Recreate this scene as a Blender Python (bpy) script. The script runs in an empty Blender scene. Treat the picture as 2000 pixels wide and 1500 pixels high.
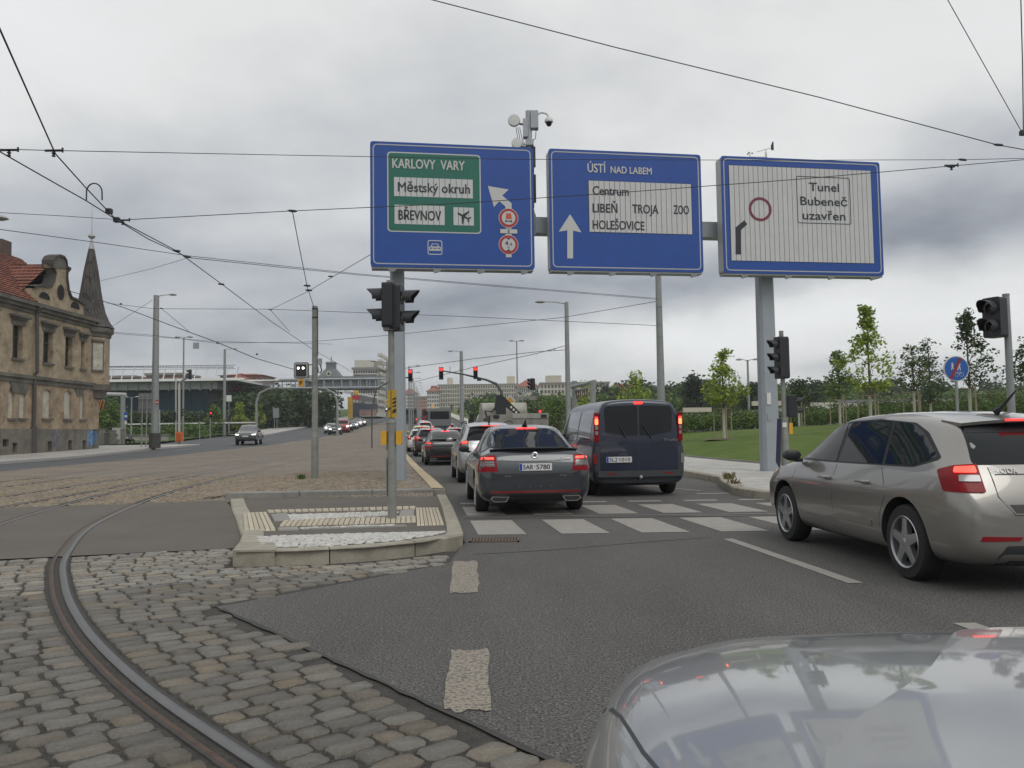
import bpy, bmesh, math, random
import numpy as np
from mathutils import Vector, Matrix
from mathutils.bvhtree import BVHTree
from mathutils.geometry import delaunay_2d_cdt, tessellate_polygon
SC = bpy.context.scene
COL = SC.collection
R = math.radians
random.seed(7)

# ------------------------------------------------------------------ camera
FPX, ROLL, EYE = 1610.0, 0.014, 1.3
PITCH = math.atan(96 / FPX)
F_ = np.array([0, math.cos(PITCH), math.sin(PITCH)])
R0 = np.array([1.0, 0, 0]); U0 = np.array([0, -math.sin(PITCH), math.cos(PITCH)])
RR = math.cos(ROLL) * R0 - math.sin(ROLL) * U0
UU = math.sin(ROLL) * R0 + math.cos(ROLL) * U0
cd = bpy.data.cameras.new('camera'); cam = bpy.data.objects.new('camera', cd); COL.objects.link(cam)
cd.sensor_width = 36; cd.lens = FPX / 2000 * 36; cd.clip_start = .05; cd.clip_end = 6000
M = Matrix(((RR[0], UU[0], -F_[0], 0), (RR[1], UU[1], -F_[1], 0), (RR[2], UU[2], -F_[2], EYE), (0, 0, 0, 1)))
cam.matrix_world = M
SC.camera = cam

# ------------------------------------------------------------------ sky
world = bpy.data.worlds.new('World'); SC.world = world; world.use_nodes = True
nt = world.node_tree; nt.nodes.clear()
def N(t, **k):
    n = nt.nodes.new(t)
    for a, b in k.items(): setattr(n, a, b)
    return n
SUN_EL, SUN_AZ = R(48), R(150)   # azimuth clockwise from +Y
out = N('ShaderNodeOutputWorld'); mixs = N('ShaderNodeMixShader')
sky = N('ShaderNodeTexSky', sky_type='NISHITA', sun_disc=False, sun_elevation=SUN_EL, sun_rotation=SUN_AZ)
b1 = N('ShaderNodeBackground'); b1.inputs[1].default_value = .10
b2 = N('ShaderNodeBackground'); b2.inputs[1].default_value = 1.0
nt.links.new(sky.outputs[0], b1.inputs[0])
geo = N('ShaderNodeNewGeometry')  # direction
tc = N('ShaderNodeTexCoord')
def math_(op, a, b=None, c=None, clamp=False):
    n = N('ShaderNodeMath', operation=op, use_clamp=clamp)
    for i, v in enumerate((a, b, c)):
        if v is None: continue
        if isinstance(v, (int, float)): n.inputs[i].default_value = v
        else: nt.links.new(v, n.inputs[i])
    return n.outputs[0]
def vmath(op, a, b):
    n = N('ShaderNodeVectorMath', operation=op)
    for i, v in enumerate((a, b)):
        if isinstance(v, tuple): n.inputs[i].default_value = v
        elif v is not None: nt.links.new(v, n.inputs[i])
    return n
DIR = tc.outputs['Generated']
sep = N('ShaderNodeSeparateXYZ'); nt.links.new(DIR, sep.inputs[0])
# cloud layer plane projection
zc = math_('MAXIMUM', sep.outputs[2], 0.0)
zz = math_('ADD', zc, .22)
comb = N('ShaderNodeCombineXYZ')
nt.links.new(math_('DIVIDE', sep.outputs[0], zz), comb.inputs[0])
nt.links.new(math_('DIVIDE', sep.outputs[1], zz), comb.inputs[1])
def noise(vec, scale, det=5, rough=.55, off=(0, 0, 0), stretch=(1, 1, 1)):
    mp = N('ShaderNodeMapping'); mp.inputs[1].default_value = off; mp.inputs[3].default_value = stretch
    nt.links.new(vec, mp.inputs[0])
    n = N('ShaderNodeTexNoise'); n.inputs['Scale'].default_value = scale; n.inputs['Detail'].default_value = det
    n.inputs['Roughness'].default_value = rough
    nt.links.new(mp.outputs[0], n.inputs['Vector']); return n
n1 = noise(comb.outputs[0], 1.5, 6, .5, (3.1, 1.7, 0))
n2 = noise(comb.outputs[0], 4.2, 6, .55, (7.1, 0.7, 0))
nw = noise(DIR, 2.6, 5, .55)
warp = vmath('SUBTRACT', nw.outputs['Color'], (.5, .5, .5))
wsc = N('ShaderNodeVectorMath', operation='SCALE'); nt.links.new(warp.outputs[0], wsc.inputs[0]); wsc.inputs['Scale'].default_value = .16
WD = vmath('ADD', DIR, None); nt.links.new(wsc.outputs[0], WD.inputs[1]); WD = WD.outputs[0]
val = math_('ADD', math_('MULTIPLY', math_('SUBTRACT', n1.outputs[0], .5), .52), math_('MULTIPLY', math_('SUBTRACT', n2.outputs[0], .5), .20))
elev = math_('MULTIPLY', zc, .36)
val = math_('ADD', val, math_('ADD', elev, .455))
# cloud banks seen in the sky: direction (unit), half extents (az, el), amount
def bank(px, py, sx, sy, amt, cur):
    d = F_ * FPX + RR * (px - 1000) + UU * (750 - py); d = d / np.linalg.norm(d)
    s = vmath('SUBTRACT', WD, (float(d[0]), float(d[1]), float(d[2])))
    m = vmath('MULTIPLY', s.outputs[0], (1610 / sx, 1610 / (sx * 1.5), 1610 / sy))
    l = N('ShaderNodeVectorMath', operation='LENGTH'); nt.links.new(m.outputs[0], l.inputs[0])
    g = N('ShaderNodeMapRange', interpolation_type='SMOOTHERSTEP')
    g.inputs[1].default_value = 0; g.inputs[2].default_value = 1.6; g.inputs[3].default_value = amt; g.inputs[4].default_value = 0
    nt.links.new(l.outputs['Value'], g.inputs[0])
    return math_('ADD', cur, g.outputs[0])
for bk in [(350, 640, 800, 330, -.16), (560, 230, 520, 170, -.07), (1900, 410, 460, 120, -.15), (1650, 480, 420, 60, -.13), (1150, 560, 420, 70, -.17),
           (1750, 620, 560, 80, .20), (1450, 660, 380, 60, .16), (100, 40, 400, 160, .12), (1250, 740, 900, 70, .06), (1700, 150, 700, 160, .02)]:
    val = bank(*bk, val)
val = math_('MAXIMUM', val, .2)
low = N('ShaderNodeMapRange'); low.inputs[1].default_value = -.02; low.inputs[2].default_value = -.25; low.inputs[3].default_value = 1; low.inputs[4].default_value = .25
nt.links.new(sep.outputs[2], low.inputs[0])
val = math_('MULTIPLY', val, low.outputs[0])
ramp = N('ShaderNodeValToRGB'); nt.links.new(val, ramp.inputs[0])
e = ramp.color_ramp.elements
e[0].position = .2; e[0].color = (.205, .220, .250, 1)
e[1].position = .95; e[1].color = (.74, .75, .76, 1)
for p_, c_ in [(.36, (.36, .378, .405, 1)), (.5, (.49, .50, .508, 1)), (.64, (.625, .632, .625, 1))]:
    q = e.new(p_); q.color = c_
nt.links.new(ramp.outputs[0], b2.inputs[0])
mixs.inputs[0].default_value = .95
nt.links.new(b1.outputs[0], mixs.inputs[1]); nt.links.new(b2.outputs[0], mixs.inputs[2]); nt.links.new(mixs.outputs[0], out.inputs[0])
world.cycles.sampling_method = 'MANUAL'; world.cycles.sample_map_resolution = 512

sd = bpy.data.lights.new('sun', 'SUN'); sd.energy = .75; sd.angle = R(30); sd.color = (1, .97, .92)
so = bpy.data.objects.new('sun', sd); COL.objects.link(so)
sv = Vector((math.sin(SUN_AZ) * math.cos(SUN_EL), math.cos(SUN_AZ) * math.cos(SUN_EL), math.sin(SUN_EL)))
so.rotation_euler = sv.to_track_quat('Z', 'Y').to_euler()
SC.view_settings.view_transform = 'Standard'; SC.view_settings.look = 'None'
SC.view_settings.exposure = .38; SC.view_settings.gamma = 1; SC.view_settings.use_curve_mapping = False
SC.cycles.max_bounces = 6; SC.cycles.diffuse_bounces = 2; SC.cycles.glossy_bounces = 3; SC.cycles.transparent_max_bounces = 6
SC.cycles.use_denoising = True

# ------------------------------------------------------------------ terrain profile and projections
KY = [-80, 30, 50, 73, 115, 160, 260, 400, 600, 900, 4000]; KZ = [0, 0, .15, .55, 1.5, 3.1, 6.8, 12.2, 20, 30, 30]
def prof(y): return float(np.interp(y, KY, KZ))
def ray(px, py):
    d = F_ * FPX + RR * (px - 1000) + UU * (750 - py); return d / d[1]
def G(px, py, off=0.0):
    d = ray(px, py); lo, hi = 1.0, 900.0
    y = 1.0
    while y < 900:
        if EYE + d[2] * y <= prof(y) + off: break
        y += .05 if y < 60 else .25
    return Vector((d[0] * y, y, prof(y) + off))
def P(px, py, y):
    d = ray(px, py) * y; return Vector((d[0], y, EYE + d[2]))
def pl(X, Y):
    return lambda v: float(np.interp(v, X, Y))
# the road's long edges: x as a function of y
x_m = pl([9.8, 17.9, 45, 73, 115, 160, 260, 600, 900], [-.59, -1.5, -5.8, -9.5, -14.5, -19.5, -31, -68, -100])      # median, right side
x_l = pl([0, 16, 34, 50, 70, 91, 118, 200, 260, 600, 900], [-21.5, -21, -21, -21.5, -21.5, -22, -25, -30.5, -37, -74, -106])  # median, left side
x_r = pl([16.8, 19, 20.5, 23.7, 30, 45, 73, 115, 160, 260, 600, 900], [4.45, 4.75, 5.1, 4.95, 4.55, 3.2, .4, -4.1, -9.1, -20, -57, -89])    # right kerb
x_k = pl([0, 42, 51, 64, 74, 107, 162, 300, 600, 900], [-25.5, -26, -26.6, -27.9, -28.0, -33, -39.4, -53, -84, -116])  # left kerb

# ------------------------------------------------------------------ materials
MATS = {}
def mat(name, col=(.5, .5, .5), rough=.6, metal=0, coat=0, var=0, vscale=8, bump=0, bscale=60, emit=None, estr=0, spec=.5, dirt=0, rnd=0, alpha=1, stretch=(1, 1, 1), trans=0, sat=0, gvar=0):
    if name in MATS: return MATS[name]
    m = bpy.data.materials.new(name); m.use_nodes = True; t = m.node_tree; L = t.links
    p = t.nodes['Principled BSDF']
    p.inputs['Base Color'].default_value = (*col, 1); p.inputs['Roughness'].default_value = rough; p.inputs['Metallic'].default_value = metal
    p.inputs['Coat Weight'].default_value = coat; p.inputs['Coat Roughness'].default_value = .04; p.inputs['Specular IOR Level'].default_value = spec
    if trans: p.inputs['Transmission Weight'].default_value = trans
    if emit: p.inputs['Emission Color'].default_value = (*emit, 1); p.inputs['Emission Strength'].default_value = estr
    tcn = t.nodes.new('ShaderNodeTexCoord')
    mp = t.nodes.new('ShaderNodeMapping'); mp.inputs[3].default_value = stretch; L.new(tcn.outputs['Object'], mp.inputs[0])
    cur = None
    def mul(cur, fac_socket, lo, hi, clampname=None):
        mr = t.nodes.new('ShaderNodeMapRange'); mr.inputs[3].default_value = lo; mr.inputs[4].default_value = hi; L.new(fac_socket, mr.inputs[0])
        mx = t.nodes.new('ShaderNodeVectorMath'); mx.operation = 'SCALE'
        if cur is None: mx.inputs[0].default_value = col
        else: L.new(cur, mx.inputs[0])
        L.new(mr.outputs[0], mx.inputs['Scale']); return mx.outputs[0]
    if var:
        n = t.nodes.new('ShaderNodeTexNoise'); n.inputs['Scale'].default_value = vscale; n.inputs['Detail'].default_value = 6; n.inputs['Roughness'].default_value = .65
        L.new(mp.outputs[0], n.inputs['Vector'])
        mr = t.nodes.new('ShaderNodeMapRange'); mr.inputs[1].default_value = .3; mr.inputs[2].default_value = .7; L.new(n.outputs[0], mr.inputs[0])
        cur = mul(cur, mr.outputs[0], 1 - var, 1 + var)
    if gvar:   # fine grit
        n = t.nodes.new('ShaderNodeTexNoise'); n.inputs['Scale'].default_value = bscale; n.inputs['Detail'].default_value = 3
        L.new(tcn.outputs['Object'], n.inputs['Vector'])
        mr = t.nodes.new('ShaderNodeMapRange'); mr.inputs[1].default_value = .35; mr.inputs[2].default_value = .65; L.new(n.outputs[0], mr.inputs[0])
        cur = mul(cur, mr.outputs[0], 1 - gvar, 1 + gvar)
    if rnd:
        g = t.nodes.new('ShaderNodeNewGeometry'); oi = t.nodes.new('ShaderNodeObjectInfo')
        a = t.nodes.new('ShaderNodeMath'); a.operation = 'ADD'; L.new(g.outputs['Random Per Island'], a.inputs[0]); L.new(oi.outputs['Random'], a.inputs[1])
        fr = t.nodes.new('ShaderNodeMath'); fr.operation = 'FRACT'; L.new(a.outputs[0], fr.inputs[0])
        cur = mul(cur, fr.outputs[0], 1 - rnd, 1 + rnd)
        if sat:
            hs = t.nodes.new('ShaderNodeMix'); hs.data_type = 'RGBA'; hs.blend_type = 'MULTIPLY'
            m2 = t.nodes.new('ShaderNodeMath'); m2.operation = 'MULTIPLY'; L.new(fr.outputs[0], m2.inputs[0]); m2.inputs[1].default_value = 7.31
            f2 = t.nodes.new('ShaderNodeMath'); f2.operation = 'FRACT'; L.new(m2.outputs[0], f2.inputs[0])
            p3 = t.nodes.new('ShaderNodeMath'); p3.operation = 'POWER'; L.new(f2.outputs[0], p3.inputs[0]); p3.inputs[1].default_value = 3
            L.new(p3.outputs[0], hs.inputs[0]); L.new(cur, hs.inputs[6]); hs.inputs[7].default_value = (1.14, 1 - .02 * sat, 1 - .5 * sat, 1)
            cur = hs.outputs[2]
    if dirt:
        n = t.nodes.new('ShaderNodeTexNoise'); n.inputs['Scale'].default_value = 1.3; n.inputs['Detail'].default_value = 8; n.inputs['Roughness'].default_value = .7
        L.new(mp.outputs[0], n.inputs['Vector'])
        mr = t.nodes.new('ShaderNodeMapRange'); mr.inputs[1].default_value = .45; mr.inputs[2].default_value = .62; L.new(n.outputs[0], mr.inputs[0])
        cur = mul(cur, mr.outputs[0], 1, 1 - dirt)
    if cur is not None: L.new(cur, p.inputs['Base Color'])
    if bump:
        n = t.nodes.new('ShaderNodeTexNoise'); n.inputs['Scale'].default_value = bscale; n.inputs['Detail'].default_value = 4; L.new(tcn.outputs['Object'], n.inputs['Vector'])
        b = t.nodes.new('ShaderNodeBump'); b.inputs['Strength'].default_value = bump; b.inputs['Distance'].default_value = .01; L.new(n.outputs[0], b.inputs['Height']); L.new(b.outputs[0], p.inputs['Normal'])
    MATS[name] = m; return m
def paint(name, col, metal=.35, rough=.38):
    return mat(name, col, rough, metal, coat=1, var=.05, vscale=1.2)

# ------------------------------------------------------------------ mesh builder
class MB:
    def __init__(s): s.v = []; s.f = []; s.m = []
    def add(s, v, f, mi=0):
        o = len(s.v); s.v += [tuple(map(float, p)) for p in v]; s.f += [tuple(o + i for i in q) for q in f]; s.m += [mi] * len(f); return s
    def box(s, lo, hi, mi=0, rz=0, c=None):
        x0, y0, z0 = lo; x1, y1, z1 = hi
        v = [(x, y, z) for z in (z0, z1) for y in (y0, y1) for x in (x0, x1)]
        if rz:
            c = c or ((x0 + x1) / 2, (y0 + y1) / 2); ca, sa = math.cos(rz), math.sin(rz)
            v = [(c[0] + (x - c[0]) * ca - (y - c[1]) * sa, c[1] + (x - c[0]) * sa + (y - c[1]) * ca, z) for x, y, z in v]
        return s.add(v, [(0, 2, 3, 1), (4, 5, 7, 6), (0, 1, 5, 4), (2, 6, 7, 3), (1, 3, 7, 5), (0, 4, 6, 2)], mi)
    def tube(s, pts, r, n=8, mi=0, caps=True):
        pts = [Vector(p) for p in pts]; k = len(pts)
        rs = r if isinstance(r, (list, tuple)) else [r] * k
        rings = []; up = None
        for i, p in enumerate(pts):
            d = (pts[min(i + 1, k - 1)] - pts[max(i - 1, 0)]).normalized()
            if up is None: up = Vector((0, 0, 1)) if abs(d.z) < .9 else Vector((1, 0, 0))
            a = d.cross(up).normalized(); b = a.cross(d).normalized(); up = b
            rings.append([p + (a * math.cos(2 * math.pi * j / n) + b * math.sin(2 * math.pi * j / n)) * rs[i] for j in range(n)])
        v = [q for rg in rings for q in rg]
        f = [(i * n + j, i * n + (j + 1) % n, (i + 1) * n + (j + 1) % n, (i + 1) * n + j) for i in range(k - 1) for j in range(n)]
        if caps: f += [tuple(reversed(range(n))), tuple((k - 1) * n + j for j in range(n))]
        return s.add(v, f, mi)
    def cyl(s, p, r, h, n=12, mi=0, r2=None):
        p = Vector(p); return s.tube([p, p + Vector((0, 0, h))], [r, r if r2 is None else r2], n, mi)
    def lathe(s, prof_, axis='z', n=16, mi=0, c=(0, 0, 0)):
        v = []; k = len(prof_)
        for r, h in prof_:
            for j in range(n):
                a = 2 * math.pi * j / n; u, w = r * math.cos(a), r * math.sin(a)
                q = (u, w, h) if axis == 'z' else ((h, u, w) if axis == 'x' else (u, h, w))
                v.append((q[0] + c[0], q[1] + c[1], q[2] + c[2]))
        f = [(i * n + j, i * n + (j + 1) % n, (i + 1) * n + (j + 1) % n, (i + 1) * n + j) for i in range(k - 1) for j in range(n)]
        return s.add(v, f, mi)
    def prism(s, poly, fn, d, mi=0):
        """poly: 2-D outline; fn(a, b, t) -> 3-D, t in (0, d)"""
        n = len(poly); v = [fn(a, b, 0) for a, b in poly] + [fn(a, b, d) for a, b in poly]
        tr = tessellate_polygon([[Vector((a, b, 0)) for a, b in poly]])
        f = [tuple(t) for t in tr] + [tuple(n + i for i in reversed(t)) for t in tr]
        f += [(i, (i + 1) % n, n + (i + 1) % n, n + i) for i in range(n)]
        return s.add(v, f, mi)
    def build(s, name, mats, parent=None, smooth=False, loc=None, fix=True):
        me = bpy.data.meshes.new(name); me.from_pydata(s.v, [], s.f); me.update()
        for m in (mats if isinstance(mats, (list, tuple)) else [mats]): me.materials.append(m)
        if len(me.materials) > 1: me.polygons.foreach_set('material_index', s.m)
        if fix and len(s.f) < 60000:
            b = bmesh.new(); b.from_mesh(me); bmesh.ops.recalc_face_normals(b, faces=b.faces); b.to_mesh(me); b.free()
        if smooth: shade(me, smooth if isinstance(smooth, (int, float)) and smooth > 1 else 40)
        return link(name, me, parent, loc)
def shade(me, ang=40):
    me.polygons.foreach_set('use_smooth', [True] * len(me.polygons)); me.set_sharp_from_angle(angle=R(ang))
def link(name, me, parent=None, loc=None):
    o = bpy.data.objects.new(name, me); COL.objects.link(o)
    if parent: o.parent = parent
    if loc is not None: o.location = loc
    return o
def thing(name, label, cat, loc=(0, 0, 0), rz=0, group=None):
    o = bpy.data.objects.new(name, None); COL.objects.link(o); o.location = loc; o.rotation_euler = (0, 0, rz); o.empty_display_size = .2
    return tag(o, label, cat, group)
def tag(o, label=None, cat=None, group=None, kind=None):
    if label: o['label'] = label
    if cat: o['category'] = cat
    if group: o['group'] = group
    if kind: o['kind'] = kind
    return o
def struct(o): o['kind'] = 'structure'; return o
def copy_tree(o, parent=None):
    c = o.copy(); COL.objects.link(c)
    if parent: c.parent = parent
    for ch in list(o.children): copy_tree(ch, c)
    return c
def round_poly(pts, r, n=4):
    out_ = []; k = len(pts)
    for i in range(k):
        a, b, c = Vector(pts[i - 1]), Vector(pts[i]), Vector(pts[(i + 1) % k])
        d1 = (a - b); d2 = (c - b); rr = min(r, d1.length * .45, d2.length * .45)
        p1 = b + d1.normalized() * rr; p2 = b + d2.normalized() * rr
        for j in range(n + 1):
            t = j / n; q = p1 * (1 - t) ** 2 + b * 2 * t * (1 - t) + p2 * t * t; out_.append((q.x, q.y))
    return out_
def rect(x0, y0, x1, y1, r=0, n=3):
    p = [(x0, y0), (x1, y0), (x1, y1), (x0, y1)]; return round_poly(p, r, n) if r else p
def circ(cx, cy, r, n=24): return [(cx + r * math.cos(2 * math.pi * i / n), cy + r * math.sin(2 * math.pi * i / n)) for i in range(n)]
def text(body, x, z, size, m, parent, y=-.012, sx=1, bold=.0, name='lettering', ext=.0015, align='LEFT', ry=0, sp=1.0, rot=None, maxw=None, fat=0):
    c = bpy.data.curves.new('lettering', 'FONT'); c.body = body; c.size = size; c.offset = bold; c.extrude = ext; c.align_x = align; c.space_character = sp; c.resolution_u = 3
    o = bpy.data.objects.new(name, c); COL.objects.link(o)
    bpy.context.view_layer.update()
    me = bpy.data.meshes.new_from_object(o.evaluated_get(bpy.context.evaluated_depsgraph_get())); bpy.data.objects.remove(o)
    me.materials.clear(); me.materials.append(m)
    co = np.zeros(len(me.vertices) * 3); me.vertices.foreach_get('co', co); co = co.reshape(-1, 3)
    if maxw:
        w = co[:, 0].max() - co[:, 0].min(); sx = maxw / w
        if align == 'LEFT': co[:, 0] -= co[:, 0].min()
    new = np.stack([co[:, 0] * sx, -co[:, 2], co[:, 1]], 1)
    me.vertices.foreach_set('co', new.ravel()); me.update(); 
    if fat:      # heavier strokes: the outline again, shifted by a hair
        V = [tuple(v) for v in new]; F = [tuple(p.vertices) for p in me.polygons]; n = len(V); V2, F2 = list(V), list(F)
        for k, (dx, dz) in enumerate(((fat, 0), (fat / 2, fat / 2), (fat / 2, -fat / 2))):
            V2 += [(v[0] + dx, v[1] + .0004 * (k + 1), v[2] + dz) for v in V]; F2 += [tuple(i + n * (k + 1) for i in f) for f in F]
        me = bpy.data.meshes.new('lettering'); me.from_pydata(V2, [], F2); me.materials.append(m)
    o = link(name, me, parent, (x, y, z))
    if ry: o.rotation_euler = (0, ry, 0)
    if rot: o.rotation_euler = rot
    return o

# ------------------------------------------------------------------ shared materials
A_ = dict
def asphalt_mat():
    m = mat('asphalt', (.076, .073, .069), .86, var=.2, vscale=.45, bump=.5, bscale=70, gvar=.75, stretch=(2.2, .6, 1)); t = m.node_tree; L = t.links; p = t.nodes['Principled BSDF']
    src = p.inputs['Base Color'].links[0].from_socket; tcn = t.nodes.new('ShaderNodeTexCoord'); v = t.nodes.new('ShaderNodeTexVoronoi'); v.inputs['Scale'].default_value = 42; L.new(tcn.outputs['Object'], v.inputs['Vector'])
    a = t.nodes.new('ShaderNodeMapRange'); a.inputs[1].default_value = .30; a.inputs[2].default_value = .18; L.new(v.outputs['Distance'], a.inputs[0])
    w = t.nodes.new('ShaderNodeSeparateXYZ'); L.new(v.outputs['Color'], w.inputs[0]); c = t.nodes.new('ShaderNodeMath'); c.operation = 'MULTIPLY'; L.new(a.outputs[0], c.inputs[0]); L.new(w.outputs[0], c.inputs[1])
    mx = t.nodes.new('ShaderNodeMix'); mx.data_type = 'RGBA'; L.new(c.outputs[0], mx.inputs[0]); L.new(src, mx.inputs[6]); mx.inputs[7].default_value = (.19, .18, .165, 1); L.new(mx.outputs[2], p.inputs['Base Color']); return m
asphalt = asphalt_mat()
asphalt_brown = mat('asphalt_brown', (.105, .093, .078), .9, var=.12, vscale=.7, bump=.3, bscale=110, gvar=.2)
asphalt_far = mat('asphalt_far', (.075, .077, .082), .85, var=.12, vscale=.3)
mark = mat('road_paint', (.27, .255, .23), .7, var=.12, vscale=5, gvar=.12, bscale=70)
concrete = mat('concrete', (.36, .35, .32), .85, var=.15, vscale=3, bump=.3, bscale=60, dirt=.15)
granite_kerb = mat('granite_kerb', (.30, .275, .22), .85, var=.2, vscale=5, bump=.3, bscale=90, gvar=.15, rnd=.08)
galv = mat('galvanised_steel', (.33, .35, .37), .5, .35, var=.12, vscale=4)
galv_dark = mat('weathered_steel', (.22, .235, .23), .55, .3, var=.15, vscale=5, dirt=.15)
grey_paint = mat('grey_paint', (.30, .33, .36), .5, .1, var=.06, vscale=2)
black_pl = mat('black_plastic', (.014, .016, .019), .45, var=.15, vscale=6)
dark_pl = mat('dark_plastic', (.03, .032, .035), .6)
glass_dk = mat('dark_glass', (.010, .013, .014), .04, 0, spec=.28)
tyre_m = mat('tyre_rubber', (.016, .016, .016), .8, var=.1, vscale=20)
rim_m = mat('alloy_rim', (.42, .43, .44), .3, .8)
white_m = mat('white_paint', (.62, .62, .60), .5, var=.05)
sign_white = mat('sign_white', (.52, .52, .52), .55, var=.05, vscale=3)
sign_blue = mat('sign_blue', (.008, .060, .29), .5, var=.08, vscale=2)
sign_green = mat('sign_green', (.008, .125, .088), .5, var=.05)
sign_black = mat('sign_black', (.018, .022, .03), .5)
sign_red = mat('sign_red', (.36, .022, .028), .5)
yellow_m = mat('yellow_paint', (.62, .33, .02), .5, var=.08)
orange_m = mat('orange_paint', (.62, .14, .03), .6, var=.08)
lens_red = mat('red_lens', (.20, .003, .006), .3, spec=.2)
lens_clear = mat('clear_lens', (.22, .22, .22), .25, .4, coat=.4)
lit_red = mat('lit_red', (.6, .02, .02), .3, emit=(1, .04, .035), estr=1.6)
lit_tail = mat('lit_tail', (.6, .04, .03), .3, emit=(1, .07, .045), estr=1.5)
lit_white = mat('lit_white', (.9, .9, .9), .3, emit=(1, .97, .9), estr=3)
plate_m = mat('number_plate', (.62, .62, .62), .4)
plate_blue = mat('plate_blue', (.01, .06, .35), .4)
dull_lens = mat('dull_red_lens', (.20, .008, .012), .35, spec=.3)
dull_chrome = mat('dull_chrome', (.25, .25, .25), .35, .7)
win_trim = mat('window_trim', (.007, .007, .008), .3, spec=.25)
chrome = mat('chrome', (.6, .6, .6), .15, .9)

# thin air between the camera and the far end of the avenue
hz = bpy.data.materials.new('haze_air'); hz.use_nodes = True; t_ = hz.node_tree; t_.nodes.remove(t_.nodes['Principled BSDF'])
v_ = t_.nodes.new('ShaderNodeVolumePrincipled'); v_.inputs['Color'].default_value = (.93, .95, 1, 1); v_.inputs['Density'].default_value = .0004; v_.inputs['Anisotropy'].default_value = .2
t_.links.new(v_.outputs[0], t_.nodes['Material Output'].inputs['Volume'])
tag(MB().box((-900, -90, -1.5), (900, 1000, 62)).build('haze', hz), kind='stuff')
# ================================================================== GROUND
def rows(y0, y1):
    ys = [y0, y1] + ([17.45] if y0 < 17.4 < y1 else []) + [k for k in KY if y0 < k < y1]
    y = y0
    while y < y1:
        ys.append(y); y += 2 if y < 60 else (5 if y < 150 else 20)
    return sorted(set(round(float(q), 3) for q in ys))
def sheet(name, lf, rf, y0, y1, off, m, nx=1, zf=None, kind='structure', parent=None):
    b = MB(); ys = rows(y0, y1)
    for y in ys:
        for i in range(nx + 1):
            x = lf(y) + (rf(y) - lf(y)) * i / nx
            b.v.append((x, y, prof(y) + off + (zf(x, y) if zf else 0)))
    n = nx + 1
    for j in range(len(ys) - 1):
        for i in range(nx): b.f.append((j * n + i, j * n + i + 1, (j + 1) * n + i + 1, (j + 1) * n + i)); b.m.append(0)
    o = b.build(name, m, parent, fix=False)
    if kind: o['kind'] = kind
    return o
def flat(name, pts, z, m, parent=None, kind='structure', zf=None):
    b = MB(); tr = tessellate_polygon([[Vector((p[0], p[1], 0)) for p in pts]])
    b.v = [(p[0], p[1], (zf(p[0], p[1]) if zf else z)) for p in pts]
    for t in tr:
        a, c, d = (Vector(b.v[i]) for i in t)
        b.f.append(tuple(t) if (c - a).cross(d - a).z > 0 else tuple(reversed(t))); b.m.append(0)
    o = b.build(name, m, parent, fix=False)
    if kind: o['kind'] = kind
    return o

def ground_mat(name, c1, c2, scale, bump=.3, c3=None):
    m = bpy.data.materials.new(name); m.use_nodes = True; t = m.node_tree; L = t.links; p = t.nodes['Principled BSDF']; p.inputs['Roughness'].default_value = .95
    p.inputs['Specular IOR Level'].default_value = .15
    tcn = t.nodes.new('ShaderNodeTexCoord')
    a = t.nodes.new('ShaderNodeTexNoise'); a.inputs['Scale'].default_value = scale; a.inputs['Detail'].default_value = 8; a.inputs['Roughness'].default_value = .7; L.new(tcn.outputs['Object'], a.inputs['Vector'])
    mx = t.nodes.new('ShaderNodeValToRGB'); L.new(a.outputs[0], mx.inputs[0])
    mx.color_ramp.elements[0].position = .36; mx.color_ramp.elements[0].color = (*c1, 1); mx.color_ramp.elements[1].position = .62; mx.color_ramp.elements[1].color = (*c2, 1)
    if c3: q = mx.color_ramp.elements.new(.72); q.color = (*c3, 1)
    f = t.nodes.new('ShaderNodeTexNoise'); f.inputs['Scale'].default_value = scale * 40; f.inputs['Detail'].default_value = 4; L.new(tcn.outputs['Object'], f.inputs['Vector'])
    mr = t.nodes.new('ShaderNodeMapRange'); mr.inputs[1].default_value = .3; mr.inputs[2].default_value = .7; mr.inputs[3].default_value = .7; mr.inputs[4].default_value = 1.3; L.new(f.outputs[0], mr.inputs[0])
    sc = t.nodes.new('ShaderNodeVectorMath'); sc.operation = 'SCALE'; L.new(mx.outputs[0], sc.inputs[0]); L.new(mr.outputs[0], sc.inputs['Scale']); L.new(sc.outputs[0], p.inputs['Base Color'])
    b = t.nodes.new('ShaderNodeBump'); b.inputs['Strength'].default_value = bump; b.inputs['Distance'].default_value = .05; L.new(f.outputs[0], b.inputs['Height']); L.new(b.outputs[0], p.inputs['Normal'])
    return m
grass_m = ground_mat('lawn_grass', (.070, .112, .022), (.105, .145, .032), .55, .6, (.14, .135, .05))
field_m = ground_mat('rough_grass', (.040, .068, .016), (.075, .105, .028), .15)
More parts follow.
